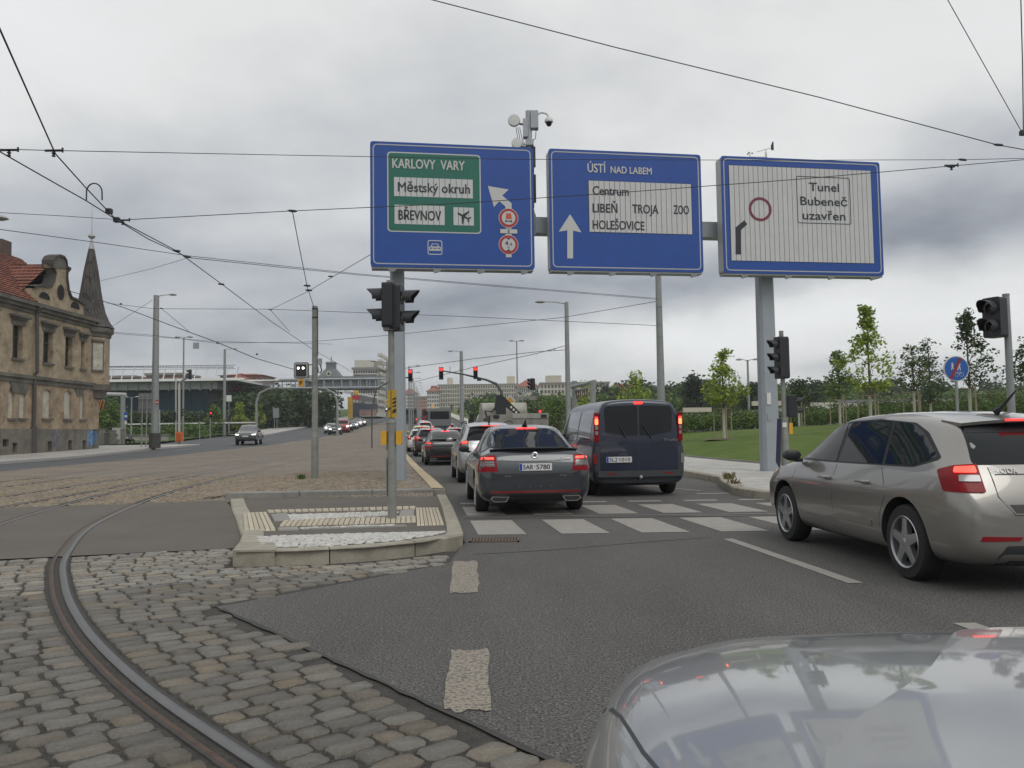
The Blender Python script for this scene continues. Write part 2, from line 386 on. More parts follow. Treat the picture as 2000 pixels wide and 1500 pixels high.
def sett_mat(name, c1, c2, joint, w, h, offx=.5, bumpd=.02, vs=.5, streak=None):
    m = bpy.data.materials.new(name); m.use_nodes = True; t = m.node_tree; L = t.links; p = t.nodes['Principled BSDF']; p.inputs['Roughness'].default_value = .85
    tcn = t.nodes.new('ShaderNodeTexCoord')
    wn = t.nodes.new('ShaderNodeTexNoise'); wn.inputs['Scale'].default_value = 3; L.new(tcn.outputs['Object'], wn.inputs['Vector'])
    sb = t.nodes.new('ShaderNodeVectorMath'); sb.operation = 'SCALE'; L.new(wn.outputs['Color'], sb.inputs[0]); sb.inputs['Scale'].default_value = w * .8
    ad = t.nodes.new('ShaderNodeVectorMath'); L.new(tcn.outputs['Object'], ad.inputs[0]); L.new(sb.outputs[0], ad.inputs[1])
    br = t.nodes.new('ShaderNodeTexBrick'); br.inputs['Scale'].default_value = 1; br.inputs['Brick Width'].default_value = w; br.inputs['Row Height'].default_value = h
    br.inputs['Mortar Size'].default_value = min(w, h) * .1; br.inputs['Mortar Smooth'].default_value = .3; br.inputs['Color1'].default_value = (*c1, 1); br.inputs['Color2'].default_value = (*c2, 1); br.inputs['Mortar'].default_value = (*joint, 1)
    L.new(ad.outputs[0], br.inputs['Vector'])
    n = t.nodes.new('ShaderNodeTexNoise'); n.inputs['Scale'].default_value = vs; n.inputs['Detail'].default_value = 8; n.inputs['Roughness'].default_value = .7; L.new(tcn.outputs['Object'], n.inputs['Vector'])
    mr = t.nodes.new('ShaderNodeMapRange'); mr.inputs[1].default_value = .3; mr.inputs[2].default_value = .7; mr.inputs[3].default_value = .75; mr.inputs[4].default_value = 1.25; L.new(n.outputs[0], mr.inputs[0])
    sc = t.nodes.new('ShaderNodeVectorMath'); sc.operation = 'SCALE'; L.new(br.outputs[0], sc.inputs[0]); L.new(mr.outputs[0], sc.inputs['Scale']); L.new(sc.outputs[0], p.inputs['Base Color'])
    b = t.nodes.new('ShaderNodeBump'); b.inputs['Strength'].default_value = .5; b.inputs['Distance'].default_value = bumpd; b.invert = True; L.new(br.outputs['Fac'], b.inputs['Height']); L.new(b.outputs[0], p.inputs['Normal'])
    return m
far_setts = sett_mat('far_setts', (.235, .195, .150), (.18, .15, .12), (.075, .065, .054), .16, .11, vs=.35)
paving_far = sett_mat('pale_paving', (.44, .42, .38), (.37, .355, .33), (.22, .21, .20), .5, .3, vs=.6)
white_pave = sett_mat('white_setts', (.56, .55, .52), (.44, .43, .40), (.19, .18, .16), .11, .07, vs=1.4)
stone_m = mat('cobble_granite', (.195, .186, .165), .78, var=.22, vscale=7, bump=.9, bscale=60, gvar=.25, rnd=.22, sat=.35)
small_stone_m = mat('sett_granite', (.225, .192, .150), .85, var=.12, vscale=1.3, rnd=.25, sat=.5)
joint_m = mat('joint_sand', (.045, .042, .037), .95, var=.3, vscale=6, bump=.8, bscale=70, gvar=.3)
white_stone_m = mat('white_marble_sett', (.47, .46, .43), .7, rnd=.14, var=.08, vscale=12)
tactile_m = mat('tan_tactile_block', (.43, .38, .29), .8, rnd=.10, var=.12, vscale=9, gvar=.08)
rail_m = mat('rail_steel', (.125, .125, .125), .38, .6, var=.15, vscale=5)
rust_m = mat('rusty_rail', (.085, .052, .038), .7, .2, var=.3, vscale=9)
bitumen = mat('bitumen_joint', (.048, .046, .044), .9, var=.2, vscale=9)

# base terrain
b = MB(); xs = [-1500, -600, -250, -120, -60, -30, 0, 30, 60, 120, 250, 600, 1500]; ys = [-80, -20, 10, 30, 50, 73, 95, 115, 160, 210, 260, 330, 400, 500, 600, 900, 1500, 3500]
for y in ys:
    for x in xs: b.v.append((x, y, prof(y) - .05))
for j in range(len(ys) - 1):
    for i in range(len(xs) - 1): b.f.append((j * 13 + i, j * 13 + i + 1, (j + 1) * 13 + i + 1, (j + 1) * 13 + i)); b.m.append(0)
struct(b.build('ground', field_m, fix=False))

# right carriageway asphalt incl. junction
cobble_edge = [(.9, 2.2), (.18, 3.3), (-2.31, 6.44), (-1.5, 7.45), (-.66, 8.45)]
road_pts = [(14, -20), (1.6, -20), (.9, 2.2), (.18, 3.3), (-2.31, 6.44), (-.66, 8.45), (-.60, 9.2), (-.55, 9.9), (-.98, 13), (-1.5, 17.9)]
road_l = [( -1.5, 17.9)]
flat('road', [(14, -20), (1.6, -20), (.9, 2.2), (.18, 3.3), (-2.31, 6.44), (-.66, 8.45), (-.59, 9.96), (-1.5, 17.9), (4.75, 17.9), (4.7, 16), (5.7, 14.4), (9, 13.4), (40, 9), (40, -20)], 0, asphalt)
sheet('road', x_m, x_r, 17.9, 900, 0, asphalt_far if False else asphalt, nx=2)
sheet('road', lambda y: x_k(y) if y > 60 else x_k(y), lambda y: x_l(y), 0, 900, 0, asphalt_far, nx=2)
# side road mouth on the left, between the two kerb corners
flat('side_road', [(-27.5, 74), (-33.5, 107), (-48, 118), (-60, 125), (-64, 112), (-44, 92), (-33, 78)], 0, asphalt_far, zf=lambda x, y: prof(y) + .01)
# brown asphalt where the footway crosses the tram tracks
flat('crossing_asphalt', [(-24, 7.5), (-9, 8.3), (-5.62, 9.1), (-3.2, 9.75), (-4.2, 12.9), (-5.95, 17.1), (-7.31, 16.62), (-10, 16.0), (-24, 15)], 0, asphalt_brown)

# tram track bed with granite setts; rises to a raised median on its right side
def med(x, y):
    xe = -5.8 + (y - 17.1) * -.10
    t = min(1, max(0, (x - xe + 1.2) / 1.2)) if y > 17.2 else 0
    return .125 * t * t * (3 - 2 * t) * min(1, max(0, (75 - y) / 15))
bed = sheet('tram_track_bed', lambda y: x_l(y), lambda y: x_m(y) - .25, 16.95, 900, -.03, far_setts, nx=30, zf=lambda x, y: med(x, y) + (.03 if y > 28 else 0))
flat('tram_track_bed', [(-22, 15.1), (-10, 16.0), (-7.31, 16.62), (-5.95, 17.1), (-5.9, 17.32), (-22, 17.32)], -.03, far_setts)
bed['label'] = 'granite sett tram bed running up the avenue'

def rnd_stone(rg, kind=0):
    """unit stone (1 x 1) with an uneven outline and worn top; 28-odd triangles"""
    n = 16; base = []; 
    for i in range(n):
        a = 2 * math.pi * (i + .5) / n; ca, sa = math.cos(a), math.sin(a)
        k = .5 / max(abs(ca) ** 9 + abs(sa) ** 9, 1e-9) ** (1 / 9) * (1 + rg.uniform(-.085, .02))
        base.append((ca * k, sa * k))
    v = [(x, y, -.05) for x, y in base] + [(x, y, -.008 + rg.uniform(-.003, .002)) for x, y in base] + [(x * .95, y * .93, rg.uniform(-.003, .002)) for x, y in base] + [(rg.uniform(-.1, .1), rg.uniform(-.1, .1), .000)]
    f = []
    for k in (0, 1): f += [(k * n + i, k * n + (i + 1) % n, (k + 1) * n + (i + 1) % n, (k + 1) * n + i) for i in range(n)]
    f += [(2 * n + i, 2 * n + (i + 1) % n, 3 * n) for i in range(n)]
    return v, f
rg = random.Random(3)
stone_variants = [rnd_stone(rg) for _ in range(14)]
def mesh_of(v, f, m, name, smooth=True):
    me = bpy.data.meshes.new(name); me.from_pydata(v, [], f); me.materials.append(m)
    if smooth: shade(me, 50)
    return me
stone_meshes = [mesh_of(v, f, stone_m, 'cobblestone') for v, f in stone_variants]

# ---- curved tram rail: centre line of the groove
def catmull(pts, step):
    pts = [Vector(p) for p in pts]; o = []
    for i in range(1, len(pts) - 2):
        p0, p1, p2, p3 = pts[i - 1:i + 3]; n = max(2, int((p2 - p1).length / step))
        for j in range(n):
            t = j / n
            o.append(.5 * ((2 * p1) + (p2 - p0) * t + (2 * p0 - 5 * p1 + 4 * p2 - p3) * t * t + (3 * p1 - p0 - 3 * p2 + p3) * t ** 3))
    o.append(pts[-2]); return o
RC = [(1.2, 1.2), (.3, 2.0), (-.45, 2.72), (-1.18, 3.5), (-2.06, 4.52), (-3.06, 5.88), (-4.1, 7.56), (-5.14, 9.56), (-6.5, 13.0), (-8.0, 18.78), (-9.02, 25.14), (-9.75, 32), (-10.6, 41), (-11.6, 52), (-12.8, 64)]
RC = [(x - .03, y, 0) for x, y in RC]
rail_c = catmull(RC, .25)
def offset_line(pts, d):
    o = []
    for i, p in enumerate(pts):
        t = (pts[min(i + 1, len(pts) - 1)] - pts[max(i - 1, 0)]).normalized(); o.append(p + Vector((t.y, -t.x, 0)) * d)
    return o
def sweep(name, line, prof2, m, zf, parent=None, smooth=True):
    b = MB(); k = len(prof2)
    for i, p in enumerate(line):
        t = (line[min(i + 1, len(line) - 1)] - line[max(i - 1, 0)]).normalized(); nrm = Vector((t.y, -t.x, 0))
        for d, h in prof2:
            q = p + nrm * d; b.v.append((q.x, q.y, zf(q.x, q.y) + h))
    for i in range(len(line) - 1):
        for j in range(k - 1): b.f.append((i * k + j, i * k + j + 1, (i + 1) * k + j + 1, (i + 1) * k + j)); b.m.append(0)
    o = b.build(name, m, parent, fix=False)
    if smooth: shade(o.data, 35)
    return o
zt = lambda x, y: prof(y)
def tram_rail(line, label, near, cat='tram rail', group='rails of the tram tracks'):
    r = thing('tram_rail', label, cat, tuple(line[0]), group=group); r.location = (0, 0, 0)
    # d > 0 is to the right of the direction of travel
    sweep('rail_head', line, [(.010, -.05), (.012, .003), (.020, .008), (.060, .009), (.070, .003), (.072, -.04)], rail_m, zt, r)
    sweep('rail_lip', line, [(-.066, -.05), (-.064, .001), (-.058, .005), (-.044, .005), (-.038, .001), (-.036, -.05)], rust_m, zt, r)
    sweep('rail_groove', line, [(-.042, -.026), (.018, -.026)], rust_m, zt, r)
    if near: sweep('joint_filler', line, [(-.085, -.02), (-.08, .001), (-.064, .001)], bitumen, zt, r); sweep('joint_filler', line, [(.070, .001), (.090, .001), (.095, -.02)], bitumen, zt, r)
    return r
tram_rail(rail_c, 'curved grooved tram rail bending through the cobbles in front of the kerb', True)
tram_rail([p for p in offset_line(rail_c, -1.435) if p.y > 4], 'dark outer rail of the curved tram track, crossing the brown asphalt', True)
def straight(d): return catmull([(x + d, y, 0) for x, y in [(-9.2, -2), (-9.35, 8), (-10.0, 16.2), (-11.2, 26), (-12.6, 40), (-13.9, 55), (-16.2, 73), (-20.2, 110), (-25, 160), (-36, 260), (-72, 600), (-104, 900)]], 1.0)
for d, lb in ((0, 'bright straight tram rail crossing the setts beside the curved rail'), (-1.435, 'straight tram rail one gauge left of the bright rail'), (-3.4, 'inner rail of the far left tram track'), (-4.835, 'outermost rail of the far left tram track')):
    tram_rail(straight(d), lb, False)

# ---- big cobbles laid in rows square to the curved rail
def inside(p, poly):
    c = False; x, y = p
    for i in range(len(poly)):
        (x1, y1), (x2, y2) = poly[i], poly[i - 1]
        if (y1 > y) != (y2 > y) and x < (x2 - x1) * (y - y1) / (y2 - y1) + x1: c = not c
    return c
cob = [(-16, 1.6), (1.05, 1.6), (.86, 2.2), (.12, 3.3), (-2.36, 6.40), (-1.5, 7.50), (-.70, 8.36), (-.72, 9.0), (-1.6, 8.44), (-2.86, 8.30), (-3.12, 9.72), (-5.62, 9.02), (-9, 8.25), (-16, 7.9)]
cobp = flat('cobbled_pavement', [(-16, 1.6), (1.6, 1.6), (1.3, 2.4), (.6, 3.5), (-1.7, 6.5), (-.4, 8.2), (-.4, 9.6), (-.66, 9.3), (-2.8, 8.9), (-3.0, 9.8), (-5.62, 9.1), (-9, 8.3), (-16, 7.9)], -.009, joint_m)
stones = []
rt = random.Random(23)
def tar_strip(pts, w0, w1):
    a_, b_ = [], []
    for i in range(len(pts) - 1):
        p, q = Vector(pts[i]), Vector(pts[i + 1]); k = max(2, int((q - p).length / .12)); d = (q - p).normalized(); nr = Vector((-d.y, d.x))
        for j in range(k): c = p.lerp(q, j / k); a_.append(c + nr * rt.uniform(w0, w1) * .6); b_.append(c - nr * rt.uniform(.012, .03))
    b = MB(); n = len(a_); b.v = [(p.x, p.y, .003) for p in a_] + [(p.x, p.y, .003) for p in b_]; b.f = [(i, n + i, n + i + 1, i + 1) for i in range(n - 1)]; b.m = [0] * len(b.f)
    return struct(b.build('tar_edge', bitumen, fix=False))
tar_strip([(.9, 2.2), (.18, 3.3), (-2.31, 6.44)], .0, .035); tar_strip([(-2.33, 6.42), (-.66, 8.45)], .01, .05); tar_strip([(-9, 8.3), (-5.62, 9.1), (-3.2, 9.75)][::-1], .01, .05)
arc = [0]
for i in range(1, len(rail_c)): arc.append(arc[-1] + (rail_c[i] - rail_c[i - 1]).length)
rg = random.Random(11)
def at_arc(s):
    i = max(0, min(len(arc) - 2, int(np.searchsorted(arc, s)) - 1)); t = (s - arc[i]) / (arc[i + 1] - arc[i])
    p = rail_c[i].lerp(rail_c[i + 1], t); d = (rail_c[min(i + 2, len(rail_c) - 1)] - rail_c[max(i - 1, 0)]).normalized(); return p, d
s = 0.0
while s < 13.5:
    dep = rg.uniform(.135, .165)
    for sgn in (1, -1):
        n0 = .105; jit = rg.uniform(0, .12) * sgn; n = n0
        # first stone hugs the rail
        while n < (5.4 if sgn > 0 else 7.5):
            w = rg.uniform(.14, .25)
            p, d = at_arc(s + dep / 2); nr = Vector((d.y, -d.x, 0))
            q = p + nr * sgn * (n + w / 2)
            if inside((q.x, q.y), cob):
                if abs((q - Vector((-2.8, 8.44, 0))).length) > .1:
                    stones.append((q.x, q.y, rg.uniform(.003, .013), w - rg.uniform(.010, .028), (dep - rg.uniform(.010, .026)), math.atan2(nr.y, nr.x) + rg.uniform(-.05, .05)))
            n += w
    s += dep
# crude de-overlap where rows converge
keep = []; grid = {}
for st in stones:
    k = (int(st[0] / .3), int(st[1] / .3)); bad = False
    for a in (-1, 0, 1):
        for c in (-1, 0, 1):
            for o2 in grid.get((k[0] + a, k[1] + c), ()):
                if math.hypot(st[0] - o2[0], st[1] - o2[1]) < .115: bad = True
    if not bad: keep.append(st); grid.setdefault(k, []).append(st)
def in_view(x, y, m=60):
    px = 1000 + x / max(y, .1) * FPX; return -m < px < 1200 and y > 3.0
vis = sorted([q for q in keep if in_view(q[0], q[1])], key=lambda q: q[0] ** 2 + q[1] ** 2)
ids = set(map(id, vis[:300]))
rest = MB()
for i, st in enumerate(keep):
    x, y, z, w, d_, a = st
    if id(st) in ids:
        o = link('cobblestone', stone_meshes[i % 14], cobp, (x, y, z)); o.rotation_euler = (rg.uniform(-.02, .02), rg.uniform(-.02, .02), a + (math.pi if i % 3 else 0)); o.scale = (w, d_, 1)
    else:
        v, f = stone_variants[i % 14]; ca, sa = math.cos(a), math.sin(a)
        rest.add([(x + (p[0] * w * ca - p[1] * d_ * sa), y + (p[0] * w * sa + p[1] * d_ * ca), z + p[2]) for p in v], f)
o = rest.build('cobblestones', stone_m, cobp, smooth=50, fix=False); o['kind'] = 'stuff'

# ---- small setts of the tram bed, real stones out to 27 m
def sett_field(name, test, x0, x1, y0, y1, sx, sy, m, parent, zf, h=.02, jit=.25, ang=0, seed=5, gap=.16):
    rg = random.Random(seed); b = MB(); j = 0; y = y0
    while y < y1:
        dy = sy * rg.uniform(.85, 1.15); x = x0 + rg.uniform(0, sx)
        while x < x1:
            dx = sx * rg.uniform(.75, 1.3); cx, cy = x + dx / 2, y + dy / 2 + rg.uniform(-1, 1) * sy * jit
            px_, py_ = cx * math.cos(ang) - cy * math.sin(ang), cx * math.sin(ang) + cy * math.cos(ang)
            if test(px_, py_):
                hw, hd = dx * (1 - gap * rg.uniform(.6, 1.4)) / 2, dy * (1 - gap * rg.uniform(.6, 1.4)) / 2
                z = zf(px_, py_) + rg.uniform(-.3, .3) * h; ca, sa = math.cos(ang + rg.uniform(-.08, .08)), math.sin(ang + rg.uniform(-.08, .08))
                v = []
                for (u, w, zz_) in [(-1, -1, -h), (1, -1, -h), (1, 1, -h), (-1, 1, -h), (-.8, -.75, 0), (.8, -.8, 0), (.78, .8, 0), (-.8, .78, 0)]:
                    u *= hw * rg.uniform(.92, 1.05); w *= hd * rg.uniform(.92, 1.05); v.append((px_ + u * ca - w * sa, py_ + u * sa + w * ca, z + zz_))
                b.add(v, [(4, 5, 6, 7), (0, 1, 5, 4), (1, 2, 6, 5), (2, 3, 7, 6), (3, 0, 4, 7)])
            x += dx
        y += dy
    o = b.build(name, m, parent, fix=False); o['kind'] = 'stuff'; return o
bedpoly = [(-16, 15.3), (-10, 16.05), (-7.31, 16.7), (-5.9, 17.42), (-1.75, 17.8), (-3.3, 27.6), (-19, 28)]
def clear_rails(x, y):
    if not inside((x, y), bedpoly): return False
    for ln in RAILS_NEAR:
        xr = float(np.interp(y, ln[0], ln[1]))
        if abs(x - xr) < .11: return False
    return True
RAILS_NEAR = []
for ln in [rail_c, offset_line(rail_c, -1.435)] + [straight(d) for d in (0, -1.435, -3.4, -4.835)]:
    RAILS_NEAR.append(([p.y for p in ln], [p.x for p in ln]))
sett_field('setts', clear_rails, -20, 0, 15.2, 28, .14, .105, small_stone_m, bed, lambda x, y: prof(y) + med(x, y), .022, gap=.2)

# ---- kerbs, laid stone by stone
def kerb_run(parent, pts, width, top, stone=1.0, m=granite_kerb, side=1, base=-.1, gap=.006, zf=None):
    """pts: outer top edge; stones lie to the left (side=1) or right (-1) of the run"""
    pts = [Vector((p[0], p[1], 0)) for p in pts]; acc = [0]
    for i in range(1, len(pts)): acc.append(acc[-1] + (pts[i] - pts[i - 1]).length)
    def at(s):
        i = max(0, min(len(acc) - 2, int(np.searchsorted(acc, s)) - 1)); t = (s - acc[i]) / (acc[i + 1] - acc[i]); return pts[i].lerp(pts[i + 1], t), (pts[i + 1] - pts[i]).normalized()
    n = max(1, round(acc[-1] / stone)); out_ = []
    for k in range(n):
        s0, s1 = acc[-1] * k / n + gap, acc[-1] * (k + 1) / n - gap; b = MB(); ks = [s0, (s0 + s1) / 2, s1] if stone > .5 else [s0, s1]
        for s_ in ks:
            p, d = at(s_); d2 = (at(min(acc[-1], s_ + .05))[0] - at(max(0, s_ - .05))[0]).normalized(); nr = Vector((-d2.y, d2.x, 0)) * side
            z = (zf(p.x, p.y) if zf else 0)
            tt = top(p.x, p.y) if callable(top) else top
            for off, h in ((0, z + base), (0, z + tt - .02), (.02, z + tt), (width, z + tt), (width, z + base)): q = p + nr * off; b.v.append((q.x, q.y, h))
        for i in range(len(ks) - 1):
            for j in range(5): b.f.append((i * 5 + j, i * 5 + (j + 1) % 5, (i + 1) * 5 + (j + 1) % 5, (i + 1) * 5 + j)); b.m.append(0)
        b.f += [(0, 1, 2, 3, 4), tuple((len(ks) - 1) * 5 + j for j in (4, 3, 2, 1, 0))]; b.m += [0, 0]
        out_.append(b.build('kerb_stone', m, parent))
    return out_

# ---- traffic island
zi = lambda x, y: float(np.interp(y, [9.4, 11.3], [.15, .035]))
isl_out = [(-6.0, 17.55), (-5.1, 15.0), (-4.2, 12.6), (-3.4, 10.4), (-2.82, 8.46)]
isl_front = [(-2.82, 8.46), (-2.46, 8.42), (-1.92, 8.50), (-1.4, 8.70), (-.95, 9.05), (-.70, 9.40), (-.60, 9.75)]
isl_right = [(-.60, 9.75), (-.62, 10.2), (-.72, 11.4), (-1.05, 14.5), (-1.42, 17.5)]
b = MB(); yy = [8.4, 8.6, 9.0, 9.4, 9.8, 10.4, 11.3, 12, 13, 14, 15, 16, 17.5]
fl = lambda y: float(np.interp(y, [8.4, 8.46, 10.4, 12.6, 15, 17.5], [-2.82, -2.70, -3.2, -4.05, -4.95, -5.85])); fr = lambda y: float(np.interp(y, [8.4, 8.6, 8.9, 9.3, 9.8, 11.4, 14.5, 17.5], [-2.2, -1.5, -1.0, -.75, -.70, -.82, -1.15, -1.52]))
for y in yy:
    for t in range(9): x = fl(y) + (fr(y) - fl(y)) * t / 8; b.v.append((x, y, zi(x, y) - .012))
for j in range(len(yy) - 1):
    for t in range(8): b.f.append((j * 9 + t, j * 9 + t + 1, (j + 1) * 9 + t + 1, (j + 1) * 9 + t)); b.m.append(0)
island = struct(b.build('traffic_island', asphalt_brown, fix=False))
kerb_run(island, isl_out, .26, zi, 1.3, side=1)
MB().prism([(-2.85, 8.43), (-2.42, 8.405), (-2.45, 8.60), (-2.62, 9.05), (-2.99, 9.05)], lambda a, c, t: (a, c, -.1 + t), .256).build('kerb_stone', granite_kerb, island)
kerb_run(island, isl_front, .17, zi, 1.05, side=1)
kerb_run(island, isl_right, .20, zi, 1.4, side=1)
# raised kerb of the median behind the island
medk = struct(flat('median_edge', [(-5.9, 17.3), (-5.9, 17.6), (-1.5, 17.8), (-1.5, 17.5)], -.01, granite_kerb))
grey_kerb = mat('grey_kerb', (.235, .23, .21), .85, var=.15, vscale=5, gvar=.12, dirt=.2)
kerb_run(medk, [(-5.95, 17.12), (-1.46, 17.46)], .24, .155, 1.5, side=1, m=grey_kerb)
yk = [17.5] + list(np.arange(20, 74, 3)) 
kerb_run(medk, [(x_m(y) + .02, y) for y in yk], .28, lambda x, y: .155 * min(1, max(.02, (72 - y) / 12)), 3.0, side=1, m=mat('buff_kerb', (.42, .34, .22), .85, var=.15, vscale=3, gvar=.1), zf=lambda x, y: prof(y))
o = sett_field('edge_setts', lambda x, y: x_m(y) - .72 < x < x_m(y) - .32 and 17.9 < y < 40, -8, 0, 17.9, 40, .19, .3, mat('edge_sett', (.20, .17, .14), .85, rnd=.2, var=.1), medk, lambda x, y: prof(y) + .14, .02, jit=.02, seed=9, gap=.1)
# tactile blocks (tan) and slabs
g_ = lambda px, py: G(px, py, .04)
def quadlerp(Q, u, v): return Q[0] * (1 - u) * (1 - v) + Q[1] * u * (1 - v) + Q[2] * u * v + Q[3] * (1 - u) * v
def blocks(px4, nu, nv, name, m, gap=.10, h=.022, jit=0):
    Q = [g_(*p) for p in px4]
    for i in range(nu):
        for j in range(nv):
            b = MB(); c = []
            for (a, d) in ((0, 0), (1, 0), (1, 1), (0, 1)):
                u = (i + (gap / 2 if a == 0 else 1 - gap / 2)) / nu; v = (j + (gap * .3 if d == 0 else 1 - gap * .3)) / nv; q = quadlerp(Q, u, v); c.append((q.x, q.y))
            zt_ = lambda x, y, k: zi(x, y) + k
            v = [(x, y, zt_(x, y, -.03)) for x, y in c] + [(x + (sum(p[0] for p in c) / 4 - x) * .08, y + (sum(p[1] for p in c) / 4 - y) * .08, zt_(x, y, h - .012)) for x, y in c]
            b.add(v, [(4, 5, 6, 7), (0, 1, 5, 4), (1, 2, 6, 5), (2, 3, 7, 6), (3, 0, 4, 7)]); b.build(name, m, island, fix=False)
blocks([(477, 1040), (540, 1037), (519, 998), (474, 1000)], 6, 1, 'tactile_block', tactile_m)
blocks([(814, 1027), (868, 1026), (855, 990), (812, 990)], 7, 1, 'tactile_block', tactile_m)
blocks([(545, 1027), (813, 1019), (812, 1007), (556, 1016)], 26, 1, 'tactile_block', tactile_m)
blocks([(524, 1000), (812, 993), (812, 988), (520, 996)], 22, 1, 'tactile_block', tactile_m, h=.02)
slab_m = mat('grey_slab', (.25, .24, .22), .85, var=.1, rnd=.08)
for q in ([(535, 1017), (570, 1015), (560, 1001), (527, 1004)], [(778, 1008), (810, 1007), (810, 994), (782, 996)], [(543, 1036), (586, 1034), (582, 1028), (541, 1030)], [(586, 1034), (800, 1027), (800, 1024), (584, 1031)]):
    blocks(q, 1, 1, 'paving_slab', slab_m, gap=.01, h=.016)
Qw = [[g_(*p) for p in ((567, 1014), (776, 1006), (776, 998), (562, 1004))], [g_(*p) for p in ((590, 1033), (768, 1027), (768, 1023), (586, 1030))]]
pw = [[(q.x, q.y) for q in Q] for Q in Qw]
white_poly = [tuple(G(*p, .15))[:2] for p in ((503, 1043), (511, 1069), (560, 1068), (640, 1066), (700, 1062), (780, 1054), (840, 1044), (872, 1028), (790, 1031), (650, 1037))]
white_poly = [(x, y) for x, y in white_poly]
zw = lambda x, y: zi(x, y) + .004
sett_field('white_setts', lambda x, y: inside((x, y), white_poly), -4, 0, 8.4, 11, .085, .075, white_stone_m, island, zw, .012, seed=2, gap=.12)
sett_field('white_setts', lambda x, y: inside((x, y), pw[0]) or inside((x, y), pw[1]), -5, 0, 9.5, 16, .08, .08, mat('pale_sett', (.50, .49, .46), .8, rnd=.12), island, zw, .012, seed=4, gap=.12)

# ---- pavements, kerbs and lawn on the right
pav_in = pl([13, 17, 20, 24, 30, 45, 73, 160, 260], [5.0, 4.5, 5.0, 5.2, 4.85, 3.45, .7, -8.8, -19.7])
rp = [(4.45, 17.0), (4.5, 16.0), (4.9, 14.9), (5.8, 14.0), (7.2, 13.3), (10, 12.6), (24, 10.5), (40, 8)]
lawn_in = pl([10, 19, 24, 27.8, 32, 36, 45, 73, 115, 160, 260], [12.5, 10.2, 9.3, 8.55, 7.95, 7.4, 6.3, 3.4, -1.5, -6.5, -17.5])
rk = struct(flat('pavement', [(4.5, 17.0), (4.55, 16.05), (4.95, 15.0), (5.85, 14.1), (7.25, 13.4), (10, 12.7), (24, 10.6), (40, 8.1), (40, 17.0)], .148, white_pave))
sheet('pavement', lambda y: x_r(y) + .1, lawn_in, 17.0, 300, .148, white_pave, nx=1)
kerb_run(rk, rp[::-1], .24, .155, 1.2, side=-1)
kerb_run(rk, [(x_r(y), y) for y in (16.9, 18, 18.9, 19.6, 20.5, 21.8, 23.7, 27, 30, 36, 45, 55, 73)], .24, .155, 1.5, side=-1, zf=lambda x, y: prof(y))
def lawn_z(x, y):
    d = x - lawn_in(y); return 2.1 * (1 - math.exp(-max(0, d) / 16)) * min(1, max(0, (90 - y) / 40))
sheet('lawn', lawn_in, lambda y: 90, 13, 90, .17, grass_m, nx=40, zf=lawn_z)
sheet('lawn', lambda y: x_r(y) + 2.5, lambda y: lawn_in(y) + 3, 90, 600, .16, grass_m, nx=2)
rk2 = struct(flat('lawn_edging', [(9.4, 24), (9.5, 24), (9.5, 24.2), (9.4, 24.2)], .1, concrete))
b = MB()
ysx = [17, 20, 24, 27.8, 32, 36, 45, 60, 73]
for i in range(len(ysx) - 1): b.prism([(lawn_in(ysx[i]) - .05, ysx[i]), (lawn_in(ysx[i]) + .03, ysx[i]), (lawn_in(ysx[i + 1]) + .03, ysx[i + 1]), (lawn_in(ysx[i + 1]) - .05, ysx[i + 1])], lambda a, c, t: (a, c, prof(c) + .1 + t), .11)
b.build('edging_stone', grey_kerb, rk2)
# ---- left pavement
sheet('pavement', lambda y: x_k(y) - 12, x_k, 0, 74, .148, paving_far, nx=2)
sheet('pavement', lambda y: x_k(y) - 5.5, x_k, 112, 500, .148, paving_far, nx=2)
lk = struct(flat('kerb_line', [(-26.1, 40), (-25.9, 40), (-25.9, 40.2), (-26.1, 40.2)], .01, grey_kerb))
kerb_run(lk, [(x_k(y) + .02, y) for y in (20, 30, 42, 51, 64, 74)], .25, .155, 2.0, side=1, zf=lambda x, y: prof(y), m=mat('pale_kerb', (.36, .35, .33), .85, var=.1))
kerb_run(lk, [(x_k(y) + .02, y) for y in (112, 130, 162, 230, 300)], .25, .155, 8.0, side=1, zf=lambda x, y: prof(y), m=mat('pale_kerb'))
# grassy bank on the left, beyond the pavement
def bank_z(x, y):
    d = max(0, (x_k(y) - 5.5) - x); return .2 + 1.2 * (1 - math.exp(-d / 18)) * min(1, max(0, (y - 80) / 30))
sheet('grass_bank', lambda y: x_k(y) - 120, lambda y: x_k(y) - 5.4, 78, 420, .0, field_m, nx=24, zf=bank_z)

# ---- markings
def quad_mark(name, pxs, z=.004, m=mark, y=None):
    pts = [G(*p) for p in pxs]; return flat(name, [(p.x, p.y) for p in pts], z, m)
# zebra: bars run along the road, two rows parted by a slot
zx = np.array([-.66, .41, 1.44, 2.46, 3.50, 4.54])
for i in range(6):
    for (ya, yb) in ((10.68, 12.42), (13.18, 14.75)):
        dx = -.113; xa = zx[i] + (ya - 12.46) * dx; xb = zx[i] + (yb - 12.46) * dx
        tilt = .0
        if i == 0 and ya < 12: pass
        flat('zebra_bar', [(xa, ya), (xa + .62, ya), (xb + .62, yb), (xb, yb)], .004, mark)
for i in range(6):
    xa = zx[i] - .32
    flat('dashed_line', [(xa, 15.35), (xa + .62, 15.35), (xa + .60, 15.6), (xa - .02, 15.6)], .004, mark)
    if i in (0, 4, 5): flat('dashed_line', [(xa + (.1 if i == 0 else .6), 17.0), (xa + .72 + (.1 if i == 0 else .6), 17.0), (xa + .7 + (.1 if i == 0 else .6), 17.2), (xa + (.08 if i == 0 else .58), 17.2)], .004, mark)
flat('lane_line', [(4.0, 17.9), (4.1, 17.9), (3.2, 19.9), (3.1, 19.9)], .004, mark)
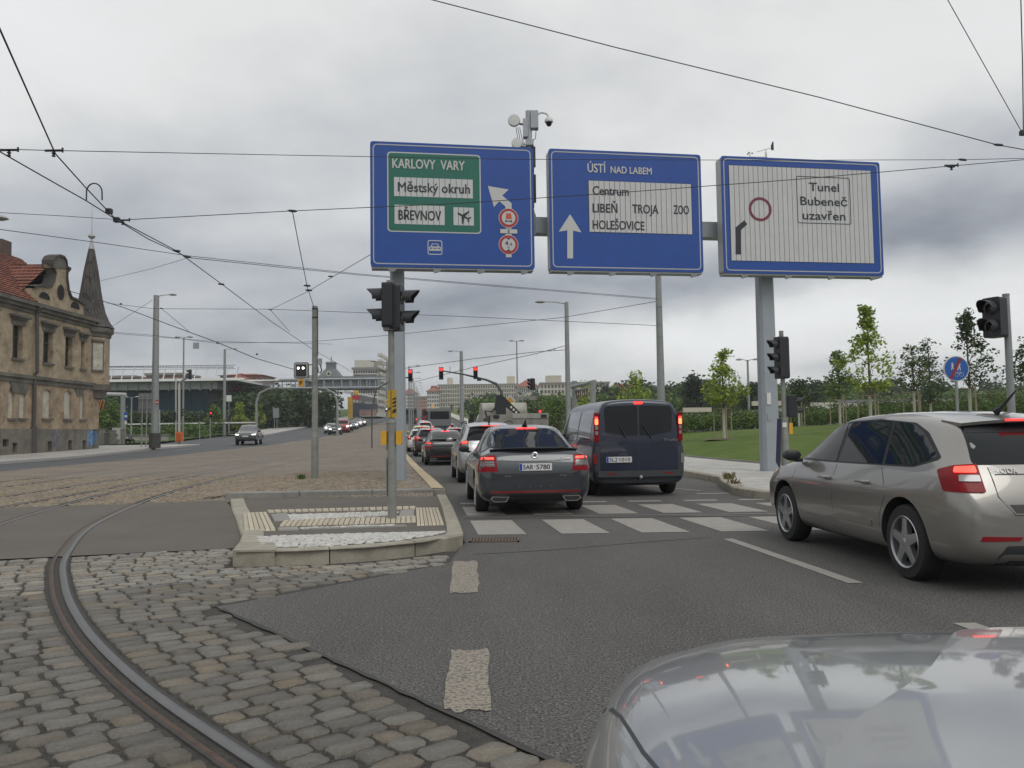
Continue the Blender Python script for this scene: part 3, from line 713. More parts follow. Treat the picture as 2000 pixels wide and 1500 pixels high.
flat('lane_line', [(2.50, 9.96), (2.62, 9.96), (2.93, 7.02), (2.80, 7.02)], .004, mark)
flat('lane_line', [(2.90, 5.55), (3.05, 5.55), (3.17, 3.6), (3.02, 3.6)], .004, mark)
slot = struct(flat('slot_rail', [(-.80, 12.72), (6.2, 12.45), (6.2, 12.51), (-.80, 12.78)], .008, mat('slot_steel', (.22, .215, .20), .6, .3)))
flat('slot_rail', [(-.80, 12.95), (6.2, 12.66), (6.2, 12.72), (-.80, 13.01)], .008, mat('slot_steel'))
flat('slot_joint', [(-.80, 12.78), (6.2, 12.51), (6.2, 12.66), (-.80, 12.95)], .003, bitumen)
# worn block markings left of the lane
def worn_mat():
    m = bpy.data.materials.new('worn_paint'); m.use_nodes = True; t = m.node_tree; L = t.links; p = t.nodes['Principled BSDF']; p.inputs['Roughness'].default_value = .8
    tcn = t.nodes.new('ShaderNodeTexCoord'); n = t.nodes.new('ShaderNodeTexNoise'); n.inputs['Scale'].default_value = 48; n.inputs['Detail'].default_value = 6; n.inputs['Roughness'].default_value = .7; L.new(tcn.outputs['Object'], n.inputs['Vector'])
    mr = t.nodes.new('ShaderNodeMapRange'); mr.inputs[1].default_value = .44; mr.inputs[2].default_value = .50; L.new(n.outputs[0], mr.inputs[0])
    mx = t.nodes.new('ShaderNodeMix'); mx.data_type = 'RGBA'; mx.inputs[6].default_value = (.10, .094, .087, 1); mx.inputs[7].default_value = (.27, .235, .19, 1); L.new(mr.outputs[0], mx.inputs[0]); L.new(mx.outputs[2], p.inputs['Base Color']); return m
worn = worn_mat()
def rough_rect(x0, y0, x1, y1, seed, skew=0):
    r_ = random.Random(seed); p = []
    for i in range(8): p.append((x0 + (x1 - x0) * i / 8 + skew * 0, y0 + r_.uniform(-.03, .03)))
    for i in range(8): p.append((x1 + r_.uniform(-.012, .012) + skew * i / 8, y0 + (y1 - y0) * i / 8))
    for i in range(8): p.append((x1 + skew - (x1 - x0) * i / 8, y1 + r_.uniform(-.03, .03)))
    for i in range(8): p.append((x0 + skew - skew * i / 8 + r_.uniform(-.012, .012), y1 - (y1 - y0) * i / 8))
    return p
flat('worn_marking', rough_rect(-.53, 6.82, -.29, 8.5, 1, -.09), .005, worn)
flat('worn_marking', rough_rect(-.34, 3.95, -.12, 5.05, 2, -.05), .005, worn)
# drain grate
gr = thing('drain_grate', 'rusty rectangular drain grate in the gutter below the zebra bar', 'drain', (-.24, 10.13, .004))
MB().box((-.29, -.17, -.02), (.29, .17, .004)).build('grate_pit', mat('pit_dark', (.02, .018, .016), .9), gr)
gm = mat('rusty_iron', (.13, .095, .07), .8, .3, var=.25, vscale=20)
b = MB().box((-.30, -.18, -.01), (.30, -.155, .012)).box((-.30, .155, -.01), (.30, .18, .012)).box((-.30, -.18, -.01), (-.275, .18, .012)).box((.275, -.18, -.01), (.30, .18, .012)); b.build('grate_frame', gm, gr)
for i in range(14): MB().box((-.26 + i * .0385, -.15, -.005), (-.238 + i * .0385, .15, .010)).build('bar', gm, gr)
# left road markings
for (a, c) in (((690, 836), (620, 855)),):
    pass
for y0 in range(60, 300, 14): flat('centre_dash', [(x_l(y0) * .45 + x_k(y0) * .55, y0), (x_l(y0) * .45 + x_k(y0) * .55 + .15, y0), (x_l(y0 + 4) * .45 + x_k(y0 + 4) * .55 + .15, y0 + 4), (x_l(y0 + 4) * .45 + x_k(y0 + 4) * .55, y0 + 4)], 0, mark, zf=lambda x, y: prof(y) + .03)
# weeds and grit in the setts and by the kerb
def weed(x, y, z, n, h, label, seed, dry=0):
    r_ = random.Random(seed); b = MB()
    for i in range(n):
        a = r_.uniform(0, 6.28); l = h * r_.uniform(.4, 1); w = .012; x0, y0 = x + r_.gauss(0, .05), y + r_.gauss(0, .05); dx, dy = math.cos(a) * l * .6, math.sin(a) * l * .6
        b.add([(x0 - w, y0, z), (x0 + w, y0, z), (x0 + dx * .5 + w, y0 + dy * .5, z + l * .7), (x0 + dx * .5 - w, y0 + dy * .5, z + l * .7), (x0 + dx, y0 + dy, z + l)], [(0, 1, 2, 3), (3, 2, 4)])
    tag(b.build('weed', mat('weed_leaf_dry' if dry else 'weed_leaf', (.14, .12, .05) if dry else (.07, .10, .03), .8, rnd=.3), fix=False), label, 'weed')
weed(*G(588, 936, .12)[:2], .12, 60, .16, 'green weed tuft growing in the setts beside the tram pole', 1)
weed(*G(1425, 936, .15)[:2], .15, 50, .2, 'dry grass tuft on the kerb corner of the white paving', 2, 1)
weed(*G(1436, 945, .15)[:2], .15, 30, .12, 'small brown weed tuft nearer the road on the white paving kerb', 3, 1)

flat('asphalt_seam', [(-.45, 8.95), (.5, 9.25), (1.5, 9.75), (2.4, 10.1), (2.4, 10.12), (1.5, 9.78), (.5, 9.275), (-.45, 8.975)], .003, mat('seam_tar', (.035, .034, .032), .7))
# ================================================================== SIGN GANTRY
GA = R(9.2); GO = Vector((-3.52, 20.59, 0)); GU = Vector((math.cos(GA), math.sin(GA), 0))
def SG(px, py, back=0):
    """pixel -> (u, z) on the plane of the sign faces"""
    d = Vector(ray(px, py)); n = Vector((-math.sin(GA), math.cos(GA), 0)); t = n.dot(GO) / n.dot(d); q = d * t
    return ((q - GO).dot(GU), EYE + q.z)
gantry = thing('sign_gantry', 'grey steel gantry with two posts carrying the three big signs over the road', 'gantry', tuple(GO), GA)
gm_ = grey_paint
def gpost(px, base_z, w0, w1, z1, name='post'):
    u = SG(px, 700)[0] + (.26 if px > 1000 else 0); b = MB(); y = .75
    b.v = [(u + sx * w, y + sy * w * .8, z) for z, w in ((base_z, w0 / 2), (z1, w1 / 2)) for sx, sy in ((-1, -.6), (-.7, -1), (.7, -1), (1, -.6), (1, .6), (.7, 1), (-.7, 1), (-1, .6))]
    b.f = [(i, (i + 1) % 8, 8 + (i + 1) % 8, 8 + i) for i in range(8)] + [tuple(range(8, 16))]; b.m = [0] * 9
    o = b.build(name, gm_, gantry)
    MB().box((u - w0 * .75, y - w0 * .7, base_z), (u + w0 * .75, y + w0 * .7, base_z + .03)).build('base_plate', galv_dark, o)
    return u, o
u1, p1 = gpost(778, .10, .42, .34, 8.2); u2, p2 = gpost(1505, .03, .50, .42, 8.2)
uL, uR = SG(745, 430)[0], SG(1700, 430)[0]
MB().box((u1 - .15, .55, 6.66), (14.0, .95, 7.09)).build('beam', gm_, gantry)
for u in (4.33, 9.02): MB().box((u - .03, .52, 6.6), (u + .03, .98, 7.15)).build('beam_flange', galv_dark, gantry)
b = MB().box((u2 - .13, .535, 1.55), (u2 - .03, .56, 1.72)); b.build('hatch', galv, p2)
MB().box((u2 - .14, .53, 2.0), (u2 - .02, .55, 2.32)).build('notice', white_m, p2)

def sign_board(label, u0, u1_, z0, z1, group='direction signs on the gantry'):
    s = thing('direction_sign', label, 'road sign', tuple(GO + GU * u0 + Vector((0, 0, z0))), GA, group)
    w, h = u1_ - u0, z1 - z0; fy = lambda a, c, t: (a, t, c)
    MB().prism(rect(0, 0, w, h, .07), lambda a, c, t: (a, .012 + t, c), .36).build('housing', mat('sign_case', (.42, .43, .42), .5, .1, var=.06), s)
    MB().prism(rect(-.01, -.01, w + .01, h + .01, .08), lambda a, c, t: (a, t - .006, c), .022).build('face', sign_blue, s)
    frame(s, .055, .055, w - .055, h - .055, .028, mat('sign_silver', (.40, .41, .42), .5), r=.13)
    MB().box((.02, .02, -.05), (w - .02, .36, -.005)).build('bottom_rail', galv, s)
    for k in range(4):
        x = w * (.10 + .27 * k); MB().add([(x, .0, -.05), (x + .24, .0, -.05), (x + .17, .0, -.12), (x + .05, 0, -.15), (x, .05, -.05), (x + .24, .05, -.05), (x + .17, .05, -.12), (x + .05, .05, -.15)], [(0, 1, 2, 3), (7, 6, 5, 4), (0, 4, 5, 1), (1, 5, 6, 2), (2, 6, 7, 3), (3, 7, 4, 0)]).build('bracket', galv_dark, s)
    for k in range(2): MB().box((w * (.25 + .45 * k), .37, h * .30), (w * (.25 + .45 * k) + .1, .55, h * .62)).build('mounting_arm', galv_dark, s)
    return s, u0, z0
def frame(s, x0, z0, x1, z1, t, m, r=.05, y=-.012, name='border'):
    o_ = rect(x0, z0, x1, z1, r, 4); i_ = rect(x0 + t, z0 + t, x1 - t, z1 - t, max(.001, r - t), 4); b = MB(); n = len(o_)
    for p in o_ + i_: b.v.append((p[0], y, p[1]))
    for p in o_ + i_: b.v.append((p[0], y + .006, p[1]))
    for i in range(n):
        j = (i + 1) % n; b.f += [(i, j, n + j, n + i), (i, 2 * n + i, 2 * n + j, j), (n + i, n + j, 3 * n + j, 3 * n + i)]; b.m += [0] * 3
    return b.build(name, m, s)
def plate(s, poly, m, name, y=-.012, t=.006):
    return MB().prism(poly, lambda a, c, k: (a, y + k, c), t).build(name, m, s)
def loc_(sg, px, py): u, z = SG(px, py); return u - sg[1], z - sg[2]
def stext(sg, body, pl_, pr, cap, m, y=-.022, name='lettering', bold=.006):
    a = loc_(sg, *pl_); c = loc_(sg, *pr); h = cap * .0131 
    return text(body, a[0], a[1], h / .72, m, sg[0], y=y, maxw=c[0] - a[0], bold=0, fat=h * .045, name=name)
def slats(sg, x0, z0, x1, z1, pitch, m=sign_white, y=-.018, off=0):
    plate(sg[0], rect(x0 - .012, z0 - .012, x1 + .012, z1 + .012, .05), sign_black, 'panel_backing', y=-.010, t=.004)
    n = max(1, round((x1 - x0) / pitch)); w = (x1 - x0) / n
    for i in range(n):
        a, c = x0 + i * w + .0045, x0 + (i + 1) * w - .0045
        MB().add([(a, y + .008, z0), (c, y + .008, z0), (c, y + .008, z1), (a, y + .008, z1), (a + .003, y, z0), (c - .003, y, z0), (c - .003, y, z1), (a + .003, y, z1)], [(4, 5, 6, 7), (0, 1, 5, 4), (1, 2, 6, 5), (2, 3, 7, 6), (3, 0, 4, 7)]).build('slat', m, sg[0])
W0, W1 = sign_white, mat('sign_letter_white', (.50, .50, .49), .5)
YT = -.024
# sign 1
s1 = sign_board('big blue sign with green panel reading KARLOVY VARY, airport pictogram and left arrow', 0, 4.2, 5.56, 8.77)
x0, z1_ = loc_(s1, 756, 296); x1, z0_ = loc_(s1, 940, 457)
plate(s1[0], rect(x0, z0_, x1, z1_, .1), W1, 'green_panel_border', y=-.010, t=.003)
plate(s1[0], rect(x0 + .03, z0_ + .03, x1 - .03, z1_ - .03, .08), sign_green, 'green_panel', y=-.013, t=.003)
def box_on(sg, a, c, pitch=.148):
    x0, z1_ = loc_(sg, *a); x1, z0_ = loc_(sg, *c); slats(sg, x0, z0_, x1, z1_, pitch); return x0, z0_, x1, z1_
box_on(s1, (769, 346), (924, 388)); box_on(s1, (770, 400), (869, 440)); bx = box_on(s1, (885, 405), (926, 441), .145)
stext(s1, 'KARLOVY  VARY', (766, 328), (907, 335), 19, W1, y=YT)
stext(s1, 'Městský okruh', (777, 374), (917, 379), 19, sign_black, y=YT, bold=.001)
stext(s1, 'BŘEVNOV', (778, 429), (861, 431), 19.5, sign_black, y=YT)
cx, cz = (bx[0] + bx[2]) / 2, (bx[1] + bx[3]) / 2
def rotp(pts, a, c, s=1): return [(c[0] + (x * math.cos(a) - y * math.sin(a)) * s, c[1] + (x * math.sin(a) + y * math.cos(a)) * s) for x, y in pts]
plane_ = [(0, .22), (.03, .17), (.03, .06), (.22, -.05), (.22, -.09), (.03, -.04), (.025, -.14), (.09, -.19), (.09, -.22), (0, -.19), (-.09, -.22), (-.09, -.19), (-.025, -.14), (-.03, -.04), (-.22, -.09), (-.22, -.05), (-.03, .06), (-.03, .17)]
plate(s1[0], rotp(plane_, R(62), (cx, cz), .85), sign_black, 'airplane_pictogram', y=YT, t=.004)
Z4 = lambda x, y: (700 + x * .28, 180 + y * .28)
plate(s1[0], [loc_(s1, *Z4(*p)) for p in ((903, 655), (945, 802), (982, 762), (1025, 797), (1029, 1152), (1068, 1152), (1068, 776), (1003, 722), (1048, 680))], W1, 'arrow', y=-.012, t=.005)
def ring(sg, px, py, r, kind):
    x, z = loc_(sg, px, py); plate(sg[0], circ(x, z, r * 1.06), W1, 'disc_edge', y=-.016, t=.004); plate(sg[0], circ(x, z, r), sign_red, 'red_disc', y=-.020, t=.004); plate(sg[0], circ(x, z, r * .73), W1, 'white_disc', y=-.024, t=.004); return x, z
xa, za = ring(s1, 993, 426, .245, 0)
plate(s1[0], [(xa - .075, za - .03), (xa + .085, za - .03), (xa + .07, za + .12), (xa - .06, za + .12)], mat('picto_orange', (.5, .09, .04), .5), 'truck_pictogram', y=-.028, t=.004)
plate(s1[0], rect(xa - .09, za - .10, xa + .09, za - .075), sign_black, 'truck_axle', y=-.028, t=.004)
for q in (-.08, .065): plate(s1[0], rect(xa + q, za - .125, xa + q + .02, za - .05), sign_black, 'truck_wheel', y=-.028, t=.004)
xe, ze = loc_(s1, 993.5, 452); plate(s1[0], rect(xe - .24, ze - .07, xe + .24, ze + .07), sign_black, 'supplementary_plate', y=-.014, t=.003); plate(s1[0], rect(xe - .225, ze - .055, xe + .225, ze + .055), W1, 'plate_face', y=-.017, t=.003)
text('E', xe - .03, ze - .04, .11, sign_black, s1[0], y=-.021, bold=.002)
xb, zb = ring(s1, 993, 478, .245, 0)
text('4.', xb - .09, zb - .02, .17, sign_black, s1[0], y=-.028, bold=.002); text('6', xb + .045, zb - .02, .11, sign_black, s1[0], y=-.028, bold=.002); text('m', xb - .03, zb - .10, .08, sign_black, s1[0], y=-.028)
for sg_ in (1, -1): plate(s1[0], [(xb - .06, zb + sg_ * .17), (xb + .06, zb + sg_ * .17), (xb, zb + sg_ * .12)][::sg_], sign_black, 'height_triangle', y=-.028, t=.004)
x0, z1_ = loc_(s1, 835, 469); x1, z0_ = loc_(s1, 864, 498); frame(s1[0], x0, z0_, x1, z1_, .022, W1, r=.06, name='pictogram_frame')
cx, cz, q = (x0 + x1) / 2, (z0_ + z1_) / 2, .1
plate(s1[0], [(cx - 1.5 * q, cz - .85 * q), (cx + 1.5 * q, cz - .85 * q), (cx + 1.5 * q, cz + .1 * q), (cx + 1.1 * q, cz + .3 * q), (cx + .7 * q, cz + 1.0 * q), (cx - .7 * q, cz + 1.0 * q), (cx - 1.1 * q, cz + .3 * q), (cx - 1.5 * q, cz + .1 * q)], W1, 'car_pictogram', y=-.012, t=.005)
plate(s1[0], [(cx - .85 * q, cz + .3 * q), (cx + .85 * q, cz + .3 * q), (cx + .55 * q, cz + .82 * q), (cx - .55 * q, cz + .82 * q)], sign_blue, 'car_pictogram_screen', y=-.016, t=.005)
for e_ in (-1, 1): plate(s1[0], circ(cx + e_ * 1.05 * q, cz - .2 * q, .23 * q, 10), sign_blue, 'car_pictogram_lamp', y=-.016, t=.005)
plate(s1[0], rect(cx - .5 * q, cz - .32 * q, cx + .5 * q, cz - .1 * q), sign_blue, 'car_pictogram_grille', y=-.016, t=.005)
# sign 2
s2 = sign_board('big blue sign reading USTI NAD LABEM over a white Centrum panel, up arrow', 4.635, 8.83, 5.56, 8.77)
Z5 = lambda x, y: (1040 + x * .2133, 250 + y * .2133)
stext(s2, 'ÚSTÍ', (1147, 336.5), (1182, 337.5), 18.5, W1); stext(s2, 'NAD LABEM', (1192, 338.3), (1272, 340.5), 14.5, W1)
box_on(s2, (1149, 353), (1352, 458), .145)
for t_, a, c in (('Centrum', (1157, 380.5), (1227, 382)), ('LIBEŇ', (1157, 414.7), (1205, 415.5)), ('TROJA', (1234.5, 416.4), (1285, 417.5)), ('ZOO', (1315, 418), (1344.5, 418.5)), ('HOLEŠOVICE', (1157, 447.3), (1257.6, 449))):
    stext(s2, t_, a, c, 18.5, sign_black, y=YT)
plate(s2[0], [loc_(s2, *Z5(*p)) for p in ((343, 790), (240, 950), (318, 938), (318, 1195), (371, 1195), (370, 940), (448, 957))], W1, 'arrow', y=-.012, t=.005)
# sign 3
s3 = sign_board('big white slatted sign with blue border reading Tunel Bubeneč uzavřen and a red ring', 9.43, 14.14, 5.56, 8.77)
Z6 = lambda x, y: (1380 + x * .2134, 250 + y * .2134)
x0, z1_ = loc_(s3, 1422.7, 323); x1, z0_ = loc_(s3, 1707, 514.5); slats(s3, x0, z0_, x1, z1_, .142)
xr_, zr_ = loc_(s3, 1484, 409)
rb = MB(); o_ = circ(xr_, zr_, .335, 40); i_ = circ(xr_, zr_, .258, 40)
for p in o_ + i_: rb.v.append((p[0], YT, p[1]))
for i in range(40): j = (i + 1) % 40; rb.f.append((i, j, 40 + j, 40 + i)); rb.m.append(0)
rb.build('red_ring', mat('faded_red', (.16, .025, .045), .5), s3[0])
plate(s3[0], [loc_(s3, *Z6(*p)) for p in ((262, 912), (342, 846), (370, 882), (313, 935), (313, 1158), (263, 1158))][::-1], sign_black, 'road_symbol', y=YT, t=.004)
x0, z1_ = loc_(s3, *Z6(815, 440)); x1, z0_ = loc_(s3, *Z6(1322, 886)); frame(s3[0], x0, z0_, x1, z1_, .02, sign_black, r=.07, y=YT, name='text_frame')
for t_, a, c in (('Tunel', (1579.5, 373), (1637.6, 375)), ('Bubeneč', (1562.5, 400.4), (1653.8, 403)), ('uzavřen', (1567, 428.6), (1650, 431))): stext(s3, t_, a, c, 18.5, sign_black, y=YT, bold=.002)

# camera mast on the gantry beam
mu = SG(1046, 430)[0]; mp_ = GO + GU * mu + Vector((-.12, .75, 0))
mast = thing('camera_mast', 'grey mast above the gantry with dome camera and round white antennas', 'camera mast', tuple(mp_ + Vector((0, 0, 7.09))))
zt_ = P(1045, 217, mp_.y).z - 7.09
MB().tube([(0, 0, 0), (0, 0, .35)], [.17, .09], 12).tube([(0, 0, .3), (0, 0, zt_)], .085, 12).build('pole', galv, mast, smooth=True)
MB().box((-.16, -.14, zt_ - .75), (-.03, .1, zt_ - .25)).box((.05, -.12, zt_ - .5), (.26, .12, zt_ - .02)).box((-.1, -.2, zt_ - 1.0), (.12, -.05, zt_ - .85)).build('equipment_box', galv, mast)
MB().box((.09, -.05, zt_ - 1.55), (.17, .05, zt_ - 1.0)).box((.09, -.06, .45), (.17, .06, 1.2)).build('cable_box', dark_pl, mast)
arm = [(.15, 0, zt_ - .30), (.22, 0, zt_ - .1), (.36, 0, zt_ - .04), (.50, 0, zt_ - .08), (.55, 0, zt_ - .18)]
MB().tube(arm, .03, 8).build('camera_arm', white_m, mast, smooth=True)
c_ = (.55, 0, zt_ - .30)
MB().lathe([(.0, .13), (.06, .12), (.11, .06), (.12, 0), (.11, -.02), (.0, -.02)], n=16, c=c_).build('camera_housing', white_m, mast, smooth=True)
MB().lathe([(.085, -.02), (.08, -.07), (.05, -.12), (0, -.135)], n=16, c=c_).build('camera_dome', glass_dk, mast, smooth=True)
for (ax, az, r_) in ((-.40, -.30, .17), (-.33, -.93, .15)):
    MB().lathe([(0, -.06), (r_ * .9, -.05), (r_, 0), (r_ * .95, .06), (r_ * .3, .1), (0, .1)], axis='y', n=20, c=(ax, -.12, zt_ + az)).build('antenna', mat('antenna_white', (.55, .56, .54), .45), mast, smooth=True)
    MB().tube([(ax + .05, 0, zt_ + az - .03), (-.08, 0, zt_ + az - .08)], .03, 6).build('antenna_bracket', galv_dark, mast)
b = MB()
for k in range(3): b.tube([(-.35 + .05 * k, 0, zt_ - .45), (-.3 + .06 * k, 0, zt_ - .8), (-.15 + .03 * k, 0, zt_ - .95), (-.08, .02, zt_ - .9)], .009, 5)
b.tube([(.2, 0, zt_ - .5), (.18, 0, zt_ - .75), (.09, 0, zt_ - .85)], .01, 5).tube([(.1, 0, zt_ - .9), (.11, 0, zt_ - 1.6), (.1, 0, .3)], .018, 5)
b.build('cables', black_pl, mast)
# wind gauge on sign 3
wu, wz = SG(1466, 303); wp = GO + GU * wu + Vector((0, .15, wz))
wg = thing('wind_gauge', 'small wind vane and cup anemometer on top of the white sign', 'weather sensor', tuple(wp))
MB().tube([(0, 0, 0), (.5, 0, -.02)], .022, 6).tube([(.02, 0, 0), (.02, 0, .07)], .018, 6).tube([(.47, 0, 0), (.47, 0, .12)], .03, 8).tube([(.47, 0, .1), (.47, 0, .22)], .012, 6).tube([(.1, 0, -.06), (.1, 0, 0)], .02, 6).tube([(.4, 0, -.1), (.4, 0, 0)], .02, 6).build('cross_arm', white_m, wg)
MB().tube([(.22, 0, .14), (.62, 0, .24)], .006, 5).prism([(.62, .18), (.69, .18), (.69, .42), (.66, .42), (.61, .3)], lambda a, c, t: (a, -.006 + t, c), .012).build('vane', black_pl, wg)
b = MB()
for k in range(3): a = k * 2.09; b.lathe([(0, -.02), (.03, 0), (.0, .03)], n=8, c=(.02 + .07 * math.cos(a), .07 * math.sin(a), .1)).tube([(.02, 0, .1), (.02 + .07 * math.cos(a), .07 * math.sin(a), .1)], .004, 4)
b.build('cups', black_pl, wg)

# ================================================================== SIGNAL HEADS
visor_in = mat('visor_black', (.02, .022, .025), .55)
def head(parent, loc, rz, n=3, r=.1, lit=None, house=(.30, .26), back=False, pitch=None, hm=black_pl):
    """signal head facing local -Y; loc is the bottom centre of the housing"""
    pitch = pitch or 2.75 * r; h = n * pitch + .06; w, d = house; ca, sa = math.cos(rz), math.sin(rz)
    T = lambda p: (loc[0] + p[0] * ca - p[1] * sa, loc[1] + p[0] * sa + p[1] * ca, loc[2] + p[2])
    b = MB(); b.prism(rect(-w / 2, 0, w / 2, h, .04), lambda a, c, t: T((a, -d / 2 + t, c)), d); b.prism(rect(-w / 2 + .03, .03, w / 2 - .03, h - .03, .03), lambda a, c, t: T((a, d / 2 + t, c)), .03)
    hs = b.build('housing', hm, parent)
    for i in range(n):
        zc_ = .03 + pitch * (i + .5); k = 14; b = MB()
        for t_, s_ in ((0, 1.12), (1, 1.12)):
            for j in range(k + 1):
                a = math.pi * (-.18 + 1.36 * j / k); L_ = .02 + (.24 * (r / .1) * (.55 + .45 * max(0, math.sin(a))) if t_ else 0)
                b.v.append(T((r * s_ * math.cos(a), -d / 2 - L_, zc_ + r * s_ * math.sin(a))))
        for t_, s_ in ((1, 1.05), (0, 1.05)):
            for j in range(k + 1):
                a = math.pi * (-.18 + 1.36 * j / k); L_ = .02 + (.24 * (r / .1) * (.55 + .45 * max(0, math.sin(a))) if t_ else 0)
                b.v.append(T((r * s_ * math.cos(a), -d / 2 - L_, zc_ + r * s_ * math.sin(a))))
        m_ = k + 1
        for q in range(3):
            for j in range(k): b.f.append((q * m_ + j, q * m_ + j + 1, (q + 1) * m_ + j + 1, (q + 1) * m_ + j)); b.m.append(0)
        b.build('visor', visor_in, hs, smooth=True)
        b = MB().lathe([(r * 1.02, 0), (r * .8, -.018), (0, -.03)], axis='y', n=16); b.v = [T((p[0], -d / 2 - .004 + p[1], zc_ + p[2])) for p in b.v]
        on = lit is not None and i in lit
        b.build('lens', lit[i] if on else mat('dark_lens', (.03, .02, .02), .2, coat=1), hs, smooth=True)
        if on and lit[i] == lit_red:      # arrow mask on the lit lens
            b = MB().prism([(-.35 * r, -.05 * r), (-.02 * r, .3 * r), (-.02 * r, .08 * r), (.4 * r, .08 * r), (.4 * r, -.18 * r), (-.02 * r, -.18 * r), (-.02 * r, -.4 * r)], lambda a, c, t: T((a, -d / 2 - .04 + t, zc_ + c)), .006); b.build('arrow_mask', mat('mask_red', (.12, .02, .01), .5), hs)
    return hs
FACE_L, FACE_R = R(-90), R(90)
# -- island signal
q = G(766, 1013, .04)
t1 = thing('pedestrian_signal', 'island pole with two black signal heads back to back and yellow push boxes', 'traffic light', (q.x, q.y, .03))
zb_, ztp = P(762, 643, q.y).z - .03, P(762, 556, q.y).z - .03
MB().tube([(0, 0, 0), (0, 0, 1.46)], .070, 16).tube([(0, 0, 1.45), (0, 0, 1.52)], [.076, .05], 16).tube([(0, 0, 1.5), (0, 0, zb_ + .05)], .047, 14).build('pole', mat('old_pole', (.235, .24, .22), .6, .15, var=.2, vscale=5, dirt=.2), t1, smooth=True)
MB().box((-.11, -.1, zb_ - .02), (.11, .1, zb_ + .03)).box((-.06, -.06, ztp), (.03, .05, ztp + .06)).build('bracket', galv_dark, t1)
head(t1, (-.025, 0, zb_ + .02), R(-96), n=2, r=.105, house=(.30, .17), pitch=.315)
head(t1, (.085, .03, zb_ - .02), R(84), n=2, r=.105, house=(.30, .17), pitch=.315)
MB().prism(rect(-.155, 1.12, -.072, 1.33, .015), lambda a, c, t: (a, -.07 + t, c), .14).build('push_button_box', yellow_m, t1)
MB().prism(rect(.072, 1.12, .155, 1.33, .015), lambda a, c, t: (a, -.07 + t, c), .14).build('push_button_box', yellow_m, t1)
MB().prism(rect(-.09, 1.05, -.075, 1.1), lambda a, c, t: (a, -.03 + t, c), .06).prism(rect(-.085, .35, -.072, .92), lambda a, c, t: (a, -.04 + t, c), .08).build('cable_cover', galv_dark, t1)
yb = MB().prism(rect(-.05, 1.53, .085, 1.95), lambda a, c, t: (a, -.06 + t, c), .012).build('yellow_backing', mat('ochre_sign', (.42, .27, .03), .6), t1)
MB().prism(rect(-.002, 1.53, .004, 1.95), lambda a, c, t: (a, -.066 + t, c), .006).build('joint_strip', black_pl, t1)
for k_, (a, c) in enumerate(((1.60, 1.65), (1.69, 1.71), (1.74, 1.77), (1.80, 1.82))): MB().prism([(.02, a), (.075, a + .01), (.08, c + .02), (.03, c)], lambda u, w, t: (u, -.068 + t, w), .008).build('black_mark', black_pl, t1)
MB().prism([(-.045, 1.64), (-.01, 1.66), (-.01, 1.69), (-.04, 1.68)], lambda u, w, t: (u, -.068 + t, w), .008).build('black_mark', black_pl, t1)
# -- signal by the right gantry post
t2 = thing('traffic_light', 'black three-lamp signal facing left on a pole beside the right gantry post', 'traffic light', (6.78, 20.6, .15))
MB().tube([(0, 0, 0), (0, 0, 3.62)], .055, 12).tube([(0, 0, 0), (0, 0, 1.45)], .10, 12).build('pole', mat('old_pole'), t2, smooth=True)
head(t2, (-.02, -.02, P(1512, 740, 20.6).z - .15), R(-78), n=3, r=.1, house=(.30, .24), pitch=.33)
head(t2, (.22, .05, P(1540, 815, 20.6).z - .15), R(80), n=2, r=.08, house=(.24, .2), pitch=.25)
MB().box((.10, -.06, P(1530, 848, 20.6).z - .15), (.19, .06, P(1530, 826, 20.6).z - .15)).build('push_button_box', yellow_m, t2)
MB().prism([(-.27, .35), (-.17, .15), (-.10, 1.42), (-.20, 1.42)], lambda a, c, t: (a, -.1 + t, c), .02).build('blue_strip', mat('navy_strip', (.008, .012, .05), .5), t2)
MB().box((-.08, -.115, 1.2), (.02, -.1, 1.32)).build('sticker', white_m, t2)
# -- far right signal
t3 = thing('traffic_light', 'tall grey pole with black two-lamp signal above the silver hatchback roof', 'traffic light', (8.17, 13.5, .15))
MB().tube([(0, 0, 0), (0, 0, 3.32)], [.062, .052], 14).tube([(0, 0, 3.3), (0, 0, 3.33)], .056, 14).build('pole', mat('pale_pole', (.25, .265, .26), .55, .2, var=.12, vscale=5), t3, smooth=True)
head(t3, (-.21, -.02, P(1930, 660, 13.5).z - .15), R(-62), n=2, r=.11, house=(.30, .2), pitch=.30)
MB().box((-.1, -.04, 2.75), (0, .04, 2.8)).box((-.1, -.04, 3.12), (0, .04, 3.17)).build('bracket', black_pl, t3)
# -- round blue sign
rp_ = P(1868, 720, 21); rs = thing('round_sign', 'round blue end-of-footway sign with pedestrians, bicycle and red slash', 'road sign', (rp_.x, 21, 1.1))
hz = rp_.z - 1.1
MB().tube([(0, .04, -.9), (0, .04, hz + .1)], .035, 10).build('pole', mat('pale_pole'), rs, smooth=True)
MB().lathe([(0, .03), (.325, .03), (.325, -.0), (0, -.0)], axis='y', n=40, c=(0, 0, hz)).build('rim_disc', mat('sign_rim', (.45, .46, .45), .5), rs)
plate(rs, circ(0, hz, .30, 40), mat('bright_sign_blue', (.012, .085, .36), .5), 'blue_face', y=-.006, t=.006)
slash = [(-.19, -.235), (-.12, -.275), (.15, .26), (.08, .29)]
plate(rs, [(a, hz + c) for a, c in slash], mat('dull_red', (.22, .02, .025), .5), 'red_slash', y=-.014, t=.004)
pp = mat('picto_white', (.5, .5, .5), .5)
